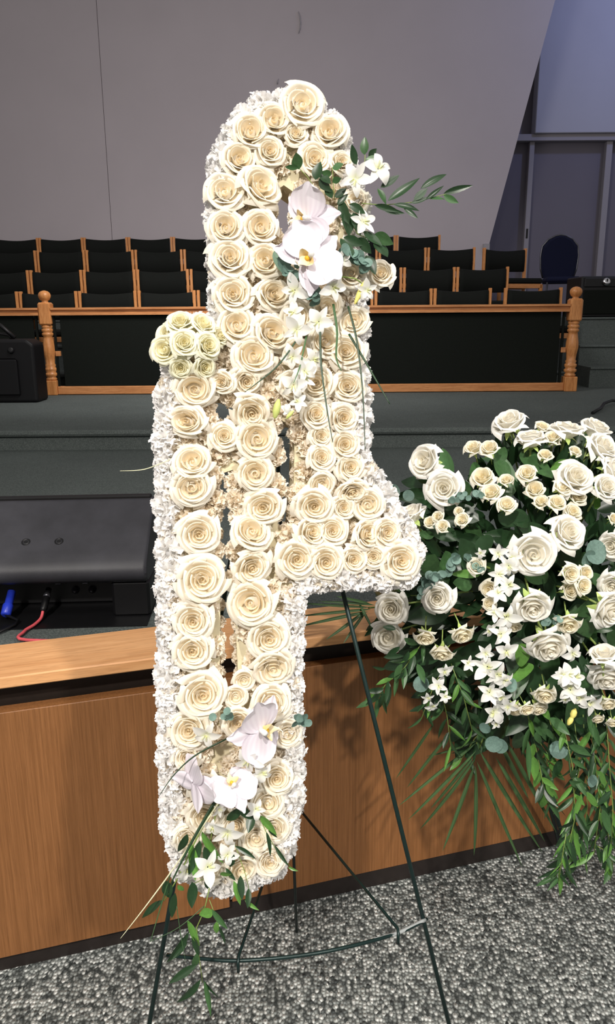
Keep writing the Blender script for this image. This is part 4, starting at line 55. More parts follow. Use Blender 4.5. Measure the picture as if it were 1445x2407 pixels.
SPRIGS = [([(0.5476,1.4947,0.6976),(0.5741,1.4799,0.5923),(0.5839,1.4625,0.4767),(0.5667,1.4519,0.387),(0.5476,1.4503,0.333)],[(0.55,1.4933,0.6881,0.5971,1.5107,0.6357,0.0121,'d'),(0.5548,1.4907,0.669,0.5391,1.4764,0.6335,0.0121,'b'),(0.5596,1.488,0.6499,0.6017,1.5007,0.6005,0.0135,'d'),(0.5644,1.4853,0.6307,0.5452,1.4412,0.5912,0.0115,'m'),(0.5692,1.4826,0.6115,0.6048,1.4842,0.5788,0.011,'m'),(0.5741,1.4799,0.5923,0.5572,1.4932,0.5423,0.0148,'m'),(0.5758,1.4768,0.5714,0.5996,1.4413,0.5414,0.0137,'m'),(0.5776,1.4737,0.5504,0.5328,1.4503,0.519,0.013,'b'),(0.5794,1.4705,0.5294,0.6054,1.4616,0.5016,0.0104,'b'),(0.5812,1.4673,0.5084,0.5582,1.4399,0.4831,0.0114,'m'),(0.583,1.4641,0.4872,0.5995,1.4198,0.4533,0.0119,'d'),(0.5823,1.4616,0.4686,0.554,1.4774,0.4273,0.0106,'d'),(0.5792,1.4597,0.4523,0.5996,1.4654,0.3734,0.0111,'b'),(0.5761,1.4577,0.4361,0.5479,1.4346,0.4103,0.015,'m'),(0.573,1.4558,0.4198,0.5875,1.433,0.3695,0.0133,'d'),(0.5698,1.4538,0.4034,0.5383,1.4305,0.373,0.0151,'m'),(0.5667,1.4519,0.387,0.5847,1.4573,0.3093,0.0152,'b'),(0.5632,1.4516,0.3773,0.5283,1.4635,0.3366,0.0146,'d'),(0.5598,1.4513,0.3675,0.5763,1.4116,0.3304,0.0124,'d'),(0.5563,1.4511,0.3577,0.4988,1.4311,0.3469,0.0126,'d'),(0.5528,1.4508,0.3478,0.5594,1.4287,0.2966,0.0128,'b'),(0.5493,1.4505,0.338,0.4991,1.4367,0.3167,0.0112,'m')]),([(0.4739,1.4971,0.707),(0.4972,1.487,0.6198),(0.5124,1.4813,0.5497),(0.5298,1.4801,0.4968)],[(0.4764,1.496,0.6978,0.4888,1.4668,0.675,0.0153,'b'),(0.4814,1.4939,0.6791,0.4672,1.5,0.6119,0.0129,'m'),(0.4864,1.4917,0.6605,0.5067,1.4647,0.6254,0.0141,'d'),(0.4913,1.4896,0.6418,0.4897,1.4986,0.5939,0.0167,'b'),(0.4963,1.4874,0.623,0.5099,1.4512,0.6022,0.0124,'d'),(0.4999,1.486,0.6074,0.4994,1.4971,0.5472,0.0169,'m'),(0.5031,1.4848,0.5924,0.5312,1.4996,0.5359,0.0133,'m'),(0.5064,1.4836,0.5773,0.4944,1.4938,0.5308,0.0161,'b'),(0.5097,1.4824,0.5623,0.5303,1.4449,0.5563,0.014,'b'),(0.513,1.4813,0.5478,0.4967,1.4611,0.5103,0.0154,'d'),(0.5168,1.4811,0.5365,0.5375,1.4518,0.5059,0.0174,'d'),(0.5205,1.4808,0.5252,0.5161,1.4839,0.4769,0.0169,'b'),(0.5242,1.4805,0.5139,0.5645,1.4826,0.4662,0.0159,'m'),(0.528,1.4803,0.5025,0.5235,1.4917,0.4473,0.0162,'m')]),([(0.66,1.5305,0.6763),(0.6705,1.5152,0.5688),(0.6822,1.5019,0.4691),(0.6824,1.4907,0.3776)],[(0.6609,1.5292,0.6674,0.6865,1.5107,0.6333,0.012,'d'),(0.6626,1.5267,0.6496,0.6119,1.4872,0.6153,0.0124,'m'),(0.6644,1.5242,0.6317,0.6883,1.5062,0.6009,0.0153,'m'),(0.6661,1.5216,0.6138,0.6479,1.5237,0.5601,0.015,'m'),(0.6679,1.519,0.5958,0.702,1.5185,0.5619,0.0152,'d'),(0.6697,1.5165,0.5778,0.6256,1.4764,0.5417,0.0129,'m'),(0.6715,1.5141,0.5605,0.6958,1.501,0.4963,0.0139,'m'),(0.6734,1.5119,0.544,0.6495,1.5056,0.4872,0.0163,'m'),(0.6754,1.5097,0.5274,0.708,1.4991,0.4907,0.0135,'m'),(0.6773,1.5075,0.5108,0.6327,1.4791,0.4863,0.013,'d'),(0.6793,1.5053,0.4941,0.7104,1.5141,0.4263,0.0162,'d'),(0.6812,1.503,0.4775,0.6644,1.5211,0.4276,0.0132,'d'),(0.6822,1.501,0.4615,0.708,1.5075,0.3864,0.016,'b'),(0.6822,1.4991,0.4463,0.6561,1.4954,0.3916,0.0145,'d'),(0.6823,1.4973,0.4311,0.7091,1.485,0.3639,0.0135,'d'),(0.6823,1.4954,0.4158,0.6565,1.474,0.3674,0.014,'d'),(0.6824,1.4935,0.4005,0.7052,1.452,0.3753,0.0159,'d'),(0.6824,1.4917,0.3852,0.6523,1.459,0.3674,0.0153,'b')]),([(0.6296,1.5486,0.6663),(0.6476,1.5329,0.5575),(0.661,1.5194,0.4568),(0.6501,1.5031,0.3454)],[(0.631,1.5473,0.6573,0.6594,1.5519,0.602,0.016,'d'),(0.634,1.5447,0.6393,0.5935,1.5297,0.59,0.0169,'b'),(0.637,1.5421,0.6212,0.6751,1.5374,0.5618,0.0135,'m'),(0.64,1.5395,0.603,0.6129,1.4966,0.5503,0.0139,'d'),(0.6431,1.5369,0.5849,0.6605,1.5141,0.5451,0.0133,'b'),(0.6461,1.5343,0.5667,0.6218,1.5027,0.5286,0.0151,'m'),(0.6487,1.5318,0.5492,0.6815,1.5283,0.478,0.0157,'b'),(0.6509,1.5296,0.5325,0.6202,1.4929,0.5065,0.0138,'d'),(0.6532,1.5273,0.5157,0.6638,1.4883,0.4832,0.0127,'b'),(0.6554,1.5251,0.4989,0.6143,1.4883,0.4565,0.0127,'m'),(0.6577,1.5228,0.4821,0.6639,1.4828,0.4579,0.0115,'d'),(0.6599,1.5205,0.4652,0.6535,1.5199,0.4036,0.0143,'d'),(0.6601,1.518,0.4476,0.6745,1.515,0.3934,0.0171,'b'),(0.6583,1.5154,0.4291,0.6289,1.498,0.3879,0.014,'m'),(0.6565,1.5126,0.4106,0.6825,1.4894,0.3501,0.0152,'d'),(0.6547,1.5099,0.392,0.6112,1.4784,0.3561,0.0121,'d'),(0.6529,1.5072,0.3734,0.6738,1.5173,0.3065,0.0125,'m'),(0.6511,1.5045,0.3548,0.5886,1.4704,0.3312,0.0148,'b')]),([(0.6296,1.587,0.6553),(0.6381,1.5733,0.5539),(0.6465,1.5543,0.4319),(0.6299,1.5324,0.2989)],[(0.6303,1.5859,0.6469,0.673,1.5811,0.5803,0.0108,'m'),(0.6317,1.5836,0.6301,0.6013,1.5862,0.5591,0.0116,'d'),(0.6331,1.5814,0.6132,0.6636,1.5744,0.5639,0.0114,'d'),(0.6345,1.5791,0.5963,0.6015,1.5695,0.5424,0.0116,'d'),(0.636,1.5768,0.5794,0.6661,1.5565,0.5526,0.0112,'d'),(0.6374,1.5745,0.5624,0.6017,1.5319,0.5252,0.0127,'m'),(0.6388,1.5717,0.5438,0.6553,1.5563,0.4991,0.0133,'d'),(0.6402,1.5686,0.5235,0.6234,1.5749,0.4444,0.0151,'d'),(0.6416,1.5654,0.5032,0.6706,1.5444,0.4523,0.0111,'d'),(0.643,1.5623,0.4829,0.6189,1.5751,0.4183,0.0112,'m'),(0.6444,1.5591,0.4626,0.6814,1.5685,0.3999,0.0106,'m'),(0.6458,1.5559,0.4421,0.6102,1.5263,0.4024,0.015,'m'),(0.6451,1.5525,0.4209,0.6628,1.5513,0.3656,0.0104,'m'),(0.6423,1.5489,0.3988,0.6154,1.5235,0.3657,0.0103,'m'),(0.6396,1.5452,0.3767,0.688,1.5522,0.2981,0.0132,'m'),(0.6368,1.5416,0.3545,0.6006,1.5366,0.2909,0.0128,'b'),(0.6341,1.5379,0.3323,0.6573,1.5466,0.2543,0.0146,'b'),(0.6313,1.5343,0.3101,0.5869,1.5137,0.2694,0.0143,'d')]),([(0.2508,1.5204,0.8776),(0.2063,1.5155,0.8108),(0.1659,1.5174,0.7699),(0.1435,1.5191,0.7284)],[(0.2461,1.5199,0.8705,0.2402,1.5062,0.8271,0.0117,'m'),(0.2366,1.5188,0.8562,0.1945,1.4941,0.8358,0.0152,'b'),(0.227,1.5178,0.8419,0.2145,1.4805,0.8122,0.0144,'d'),(0.2175,1.5168,0.8276,0.1773,1.5268,0.8116,0.0113,'m'),(0.2079,1.5157,0.8132,0.1984,1.4864,0.7762,0.0144,'m'),(0.1991,1.5159,0.8035,0.172,1.5107,0.7879,0.0152,'d'),(0.1905,1.5163,0.7948,0.1913,1.4741,0.762,0.0142,'m'),(0.1818,1.5167,0.786,0.1445,1.5144,0.7738,0.0137,'b'),(0.1731,1.5171,0.7773,0.1708,1.4869,0.7338,0.0132,'d'),(0.1651,1.5175,0.7685,0.1325,1.505,0.7503,0.0117,'m'),(0.1603,1.5178,0.7596,0.1691,1.5257,0.6955,0.0119,'m'),(0.1555,1.5182,0.7507,0.1164,1.5411,0.72,0.0107,'b'),(0.1508,1.5186,0.7418,0.1461,1.5308,0.6885,0.0123,'m'),(0.1459,1.5189,0.7329,0.1029,1.5269,0.713,0.0127,'m')]),([(0.3088,1.525,0.8154),(0.3383,1.5174,0.7379),(0.3589,1.5096,0.6595)],[(0.3112,1.5244,0.809,0.3442,1.5312,0.7827,0.0134,'d'),(0.3161,1.5231,0.7961,0.299,1.5009,0.7651,0.0118,'m'),(0.321,1.5219,0.7833,0.3488,1.5032,0.7547,0.0101,'m'),(0.326,1.5206,0.7703,0.3126,1.4926,0.7364,0.0111,'b'),(0.3309,1.5194,0.7574,0.3545,1.4856,0.7313,0.0115,'m'),(0.3358,1.5181,0.7444,0.3155,1.5186,0.6874,0.0097,'m'),(0.34,1.5168,0.7314,0.3711,1.4788,0.724,0.0125,'b'),(0.3434,1.5155,0.7184,0.3341,1.5146,0.6734,0.0105,'m'),(0.3469,1.5142,0.7054,0.3913,1.512,0.6677,0.0121,'d'),(0.3503,1.5129,0.6923,0.33,1.4993,0.6505,0.0113,'d'),(0.3537,1.5116,0.6792,0.3946,1.5184,0.6325,0.0129,'m'),(0.3572,1.5103,0.6661,0.3436,1.5171,0.6021,0.0119,'b')]),([(0.291,1.5706,0.7521),(0.3117,1.5624,0.6718),(0.3229,1.5538,0.5906)],[(0.293,1.5698,0.7441,0.3203,1.5801,0.7023,0.0127,'b'),(0.2972,1.5682,0.7281,0.277,1.5424,0.6925,0.0126,'d'),(0.3013,1.5665,0.7121,0.3281,1.5591,0.6906,0.0142,'d'),(0.3054,1.5649,0.696,0.2773,1.5406,0.6575,0.0145,'m'),(0.3096,1.5632,0.6799,0.3453,1.5437,0.6534,0.0121,'d'),(0.3128,1.5615,0.6637,0.2862,1.559,0.6135,0.0101,'d'),(0.315,1.5598,0.6476,0.3473,1.5285,0.6191,0.0105,'b'),(0.3173,1.5581,0.6313,0.2984,1.5369,0.6018,0.0116,'d'),(0.3196,1.5564,0.6151,0.346,1.5619,0.5499,0.0126,'m'),(0.3218,1.5547,0.5988,0.2953,1.5273,0.5526,0.0125,'b')]),([(0.3126,1.548,0.8246),(0.2768,1.5427,0.756),(0.2498,1.5349,0.6773)],[(0.3097,1.5476,0.819,0.325,1.525,0.779,0.0125,'m'),(0.3037,1.5467,0.8076,0.2724,1.5594,0.7768,0.0142,'d'),(0.2978,1.5459,0.7962,0.2941,1.5237,0.7465,0.0136,'d'),(0.2918,1.545,0.7847,0.2587,1.5373,0.7714,0.0107,'d'),(0.2858,1.5441,0.7733,0.301,1.5474,0.7216,0.0123,'m'),(0.2798,1.5432,0.7618,0.2419,1.5411,0.7248,0.0145,'m'),(0.2745,1.5421,0.7495,0.2914,1.5458,0.7026,0.0123,'d'),(0.2701,1.5408,0.7364,0.2351,1.5159,0.7045,0.011,'m'),(0.2656,1.5395,0.7233,0.2646,1.5162,0.6881,0.0107,'b'),(0.2611,1.5382,0.7102,0.2315,1.5524,0.6805,0.0122,'d'),(0.2566,1.5369,0.697,0.2736,1.5232,0.6624,0.0131,'d'),(0.252,1.5355,0.6839,0.2233,1.5274,0.6515,0.0097,'m')]),([(0.1894,1.6349,0.9214),(0.171,1.6389,0.8889),(0.1523,1.6404,0.8466)],[(0.1871,1.6354,0.9174,0.197,1.6377,0.8789,0.0106,'d'),(0.1826,1.6364,0.9093,0.1541,1.6185,0.9041,0.0097,'d'),(0.178,1.6374,0.9012,0.1822,1.6559,0.8537,0.0103,'m'),(0.1733,1.6384,0.893,0.1443,1.6487,0.8574,0.011,'m'),(0.1687,1.6391,0.8837,0.1712,1.6397,0.8317,0.0094,'b'),(0.164,1.6395,0.8731,0.1303,1.6553,0.8317,0.0131,'d'),(0.1594,1.6399,0.8625,0.1783,1.6559,0.8133,0.0138,'d'),(0.1547,1.6402,0.8519,0.1253,1.6134,0.8443,0.0112,'d')]),([(0.4138,1.6185,0.6173),(0.3962,1.6218,0.582),(0.3578,1.6175,0.517)],[(0.4116,1.619,0.6129,0.4137,1.6112,0.5476,0.0127,'d'),(0.4072,1.6198,0.6041,0.3621,1.6103,0.5846,0.0134,'d'),(0.4028,1.6206,0.5953,0.3913,1.5937,0.566,0.0114,'m'),(0.3984,1.6214,0.5864,0.3539,1.5943,0.5858,0.0136,'d'),(0.3914,1.6213,0.5739,0.3884,1.6142,0.5122,0.012,'d'),(0.3818,1.6202,0.5577,0.3398,1.5959,0.5435,0.0112,'d'),(0.3722,1.6192,0.5415,0.3901,1.6072,0.4871,0.0125,'d'),(0.3626,1.6181,0.5252,0.3294,1.6015,0.5057,0.0125,'b')]),([(0.654,1.4942,0.3751),(0.6779,1.5021,0.3574),(0.6971,1.505,0.3207)],[(0.657,1.4952,0.3729,0.703,1.5199,0.3585,0.0108,'d'),(0.663,1.4972,0.3685,0.6755,1.4942,0.3063,0.0095,'d'),(0.6689,1.4991,0.364,0.6827,1.4742,0.3889,0.0089,'m'),(0.6749,1.5011,0.3596,0.6842,1.4883,0.3169,0.0126,'m'),(0.6803,1.5024,0.3528,0.6995,1.4838,0.3369,0.0096,'m'),(0.6851,1.5032,0.3437,0.6788,1.4852,0.2988,0.0127,'b'),(0.6899,1.5039,0.3345,0.7071,1.4713,0.341,0.0109,'m'),(0.6947,1.5046,0.3253,0.6969,1.5165,0.2671,0.0116,'b')]),([(0.2668,1.6372,0.9302),(0.2297,1.6485,0.9262),(0.1971,1.6635,0.9364)],[(0.2622,1.6386,0.9297,0.243,1.6321,0.9033,0.0146,'m'),(0.253,1.6414,0.9287,0.2384,1.6725,0.9322,0.0109,'d'),(0.2437,1.6443,0.9277,0.2122,1.6599,0.8818,0.0149,'d'),(0.2344,1.6471,0.9267,0.1946,1.6158,0.9441,0.0117,'m'),(0.2257,1.6504,0.9275,0.1977,1.6478,0.917,0.0113,'d'),(0.2175,1.6542,0.93,0.2025,1.6314,0.9582,0.0162,'m'),(0.2094,1.6579,0.9326,0.1726,1.6758,0.8992,0.0122,'d'),(0.2012,1.6617,0.9351,0.1784,1.6515,0.9678,0.012,'m')]),([(0.5262,1.5127,0.6875),(0.5392,1.5165,0.654),(0.5615,1.5107,0.5833)],[(0.5275,1.5131,0.6842,0.5581,1.523,0.638,0.0126,'d'),(0.5301,1.5138,0.6775,0.5235,1.514,0.6272,0.0138,'d'),(0.5327,1.5146,0.6708,0.5633,1.476,0.6522,0.0162,'b'),(0.5353,1.5154,0.6641,0.5271,1.5197,0.6133,0.0145,'m'),(0.5379,1.5161,0.6573,0.5635,1.4862,0.6262,0.0131,'d'),(0.5414,1.5159,0.6469,0.5293,1.4994,0.5929,0.0167,'d'),(0.5458,1.5148,0.6329,0.5775,1.491,0.6225,0.0147,'d'),(0.5503,1.5136,0.6188,0.5222,1.5021,0.5797,0.017,'m'),(0.5547,1.5124,0.6046,0.5935,1.5111,0.5804,0.0159,'m'),(0.5592,1.5113,0.5904,0.5356,1.4711,0.5575,0.0174,'d')]),([(0.603,1.5642,0.6469),(0.6181,1.5507,0.5464),(0.6049,1.5369,0.4447),(0.5986,1.5277,0.3608)],[(0.6041,1.5632,0.6394,0.6388,1.5657,0.6106,0.0155,'d'),(0.6064,1.5612,0.6244,0.5745,1.5238,0.5778,0.0129,'m'),(0.6086,1.5592,0.6094,0.6231,1.5296,0.5753,0.0161,'b'),(0.6109,1.5572,0.5943,0.5942,1.5355,0.5434,0.0119,'m'),(0.6131,1.5551,0.5792,0.639,1.52,0.5515,0.0153,'m'),(0.6154,1.5531,0.564,0.6099,1.5665,0.4989,0.0147,'d'),(0.6177,1.5511,0.5489,0.6474,1.5287,0.5055,0.0156,'d'),(0.6164,1.549,0.5337,0.587,1.5602,0.4816,0.0145,'d'),(0.6145,1.547,0.5185,0.6352,1.5117,0.4948,0.0109,'m'),(0.6125,1.5449,0.5033,0.5887,1.551,0.4664,0.0141,'d'),(0.6105,1.5428,0.4881,0.6183,1.5085,0.4688,0.0112,'m'),(0.6086,1.5408,0.4728,0.5581,1.5181,0.4418,0.0135,'m'),(0.6066,1.5387,0.4575,0.6382,1.539,0.3917,0.0148,'m'),(0.6048,1.5367,0.4426,0.5648,1.4996,0.4029,0.0112,'b'),(0.6038,1.5353,0.4301,0.6048,1.4971,0.392,0.0132,'d'),(0.6029,1.534,0.4176,0.5776,1.5145,0.3813,0.0149,'m'),(0.6019,1.5326,0.405,0.6299,1.5267,0.3531,0.0152,'d'),(0.601,1.5312,0.3924,0.5673,1.507,0.3642,0.0157,'d'),(0.6,1.5298,0.3798,0.6343,1.5102,0.3314,0.0118,'d'),(0.5991,1.5284,0.3671,0.5659,1.5155,0.3224,0.0147,'m')]),([(0.6588,1.5821,0.6362),(0.6801,1.5634,0.5154),(0.6908,1.5468,0.4028),(0.7096,1.5298,0.2887)],[(0.6604,1.5807,0.6272,0.6872,1.5481,0.5947,0.013,'m'),(0.6636,1.5779,0.6092,0.6462,1.5783,0.565,0.0153,'m'),(0.6668,1.5751,0.5911,0.6905,1.5674,0.5524,0.0118,'d'),(0.67,1.5723,0.573,0.6626,1.5852,0.5063,0.0114,'d'),(0.6732,1.5695,0.5548,0.7217,1.5637,0.5087,0.0111,'m'),(0.6764,1.5667,0.5367,0.6413,1.5275,0.5185,0.0139,'d'),(0.6796,1.5639,0.5185,0.7236,1.5663,0.4622,0.0136,'d'),(0.6814,1.5613,0.5014,0.6571,1.5271,0.4497,0.0137,'b'),(0.6831,1.5589,0.4846,0.703,1.5542,0.4358,0.0149,'d'),(0.6847,1.5564,0.4677,0.651,1.5443,0.4152,0.0129,'b'),(0.6863,1.5539,0.4508,0.7011,1.5273,0.4018,0.0136,'m'),(0.6879,1.5514,0.4339,0.6459,1.5183,0.4077,0.0119,'m'),(0.6895,1.5489,0.417,0.7298,1.5461,0.351,0.0123,'b'),(0.6913,1.5464,0.4,0.6488,1.5259,0.3511,0.0138,'b'),(0.6941,1.5438,0.3829,0.7356,1.5243,0.3453,0.0161,'b'),(0.6969,1.5413,0.3659,0.6641,1.5103,0.3354,0.0147,'d'),(0.6997,1.5388,0.3488,0.7285,1.5256,0.3279,0.0112,'d'),(0.7026,1.5362,0.3316,0.6756,1.504,0.3081,0.0153,'m'),(0.7054,1.5337,0.3145,0.7528,1.5295,0.2726,0.0124,'b'),(0.7082,1.5311,0.2973,0.674,1.4976,0.2729,0.0164,'m')]),([(0.5006,1.5488,0.6673),(0.5276,1.5428,0.5957),(0.555,1.5365,0.5232)],[(0.5028,1.5483,0.6613,0.5203,1.5215,0.6396,0.0137,'m'),(0.5073,1.5473,0.6494,0.5086,1.5421,0.5887,0.0163,'d'),(0.5118,1.5463,0.6375,0.5456,1.5363,0.6096,0.0127,'d'),(0.5163,1.5453,0.6256,0.5031,1.5571,0.5791,0.0172,'d'),(0.5208,1.5443,0.6137,0.5548,1.539,0.5651,0.0134,'d'),(0.5253,1.5433,0.6017,0.523,1.551,0.5507,0.0152,'m'),(0.5299,1.5423,0.5897,0.5594,1.5228,0.5622,0.0152,'b'),(0.5344,1.5412,0.5777,0.5082,1.5014,0.5435,0.013,'m'),(0.539,1.5402,0.5656,0.577,1.5283,0.5244,0.0128,'b'),(0.5435,1.5391,0.5535,0.5157,1.5113,0.5213,0.0168,'d'),(0.5481,1.5381,0.5414,0.5885,1.5519,0.5044,0.0138,'m'),(0.5527,1.537,0.5293,0.5344,1.5009,0.4955,0.0121,'m')]),([(0.555,1.4325,0.4564),(0.5512,1.4313,0.4036),(0.5454,1.4276,0.341)],[(0.5547,1.4324,0.452,0.5694,1.4393,0.4043,0.0065,'m'),(0.5541,1.4323,0.4432,0.5276,1.4264,0.4013,0.0059,'b'),(0.5534,1.4321,0.4344,0.5594,1.41,0.408,0.0059,'m'),(0.5528,1.4319,0.4256,0.5284,1.4261,0.4099,0.0061,'m'),(0.5522,1.4317,0.4168,0.566,1.4287,0.3592,0.0069,'d'),(0.5516,1.4314,0.408,0.5197,1.4244,0.3835,0.0054,'m'),(0.5508,1.431,0.3984,0.5513,1.395,0.3927,0.0067,'b'),(0.5498,1.4304,0.388,0.5189,1.4143,0.3662,0.0069,'b'),(0.5488,1.4298,0.3776,0.5603,1.4278,0.3211,0.0052,'d'),(0.5479,1.4292,0.3672,0.5303,1.4473,0.331,0.0061,'m'),(0.5469,1.4286,0.3567,0.5582,1.3955,0.3506,0.0058,'d'),(0.5459,1.4279,0.3463,0.5153,1.4011,0.3424,0.0077,'m')])]
PALMS = [[(0.3934,1.6074,0.5739,0.2218,1.6435,0.3933,0.0072),(0.3913,1.6024,0.5545,0.2403,1.6322,0.3497,0.0077),(0.3881,1.5974,0.5352,0.2682,1.6218,0.309,0.0077),(0.388,1.5937,0.5207,0.3359,1.6157,0.2852,0.0082),(0.3852,1.5987,0.54,0.2948,1.6387,0.3746,0.0072),(0.39,1.5937,0.5206,0.4087,1.6046,0.2422,0.0082),(0.3931,1.5961,0.5303,0.5059,1.607,0.2516,0.0082),(0.3983,1.6036,0.5593,0.5676,1.6113,0.2684,0.0092),(0.4382,1.5986,0.5397,0.5896,1.6128,0.2743,0.0092),(0.4585,1.6097,0.5831,0.5901,1.6277,0.332,0.0092),(0.4435,1.6085,0.5784,0.5352,1.6434,0.393,0.0102),(0.4035,1.6098,0.5835,0.2852,1.6673,0.4859,0.0061),(0.2938,1.6188,0.6182,0.2202,1.6591,0.454,0.0061),(0.3336,1.6137,0.5985,0.2378,1.6518,0.4255,0.0066),(0.4885,1.6084,0.578,0.6287,1.6276,0.3317,0.0061)],[(0.1458,1.6869,0.8827,-0.0236,1.6507,0.9025,0.0057),(0.1478,1.6859,0.8788,-0.0238,1.6451,0.8807,0.0062),(0.1407,1.6844,0.873,-0.0191,1.6395,0.8589,0.0072),(0.1358,1.6849,0.875,0.0393,1.6301,0.8225,0.0072),(0.1337,1.6839,0.8711,0.0784,1.629,0.8184,0.0067),(0.1559,1.6884,0.8884,0.0273,1.6535,0.9135,0.0057),(0.1179,1.6902,0.8955,0.1519,1.6343,0.8387,0.0062),(0.1459,1.6889,0.8904,0.0646,1.6564,0.9246,0.0062)]]
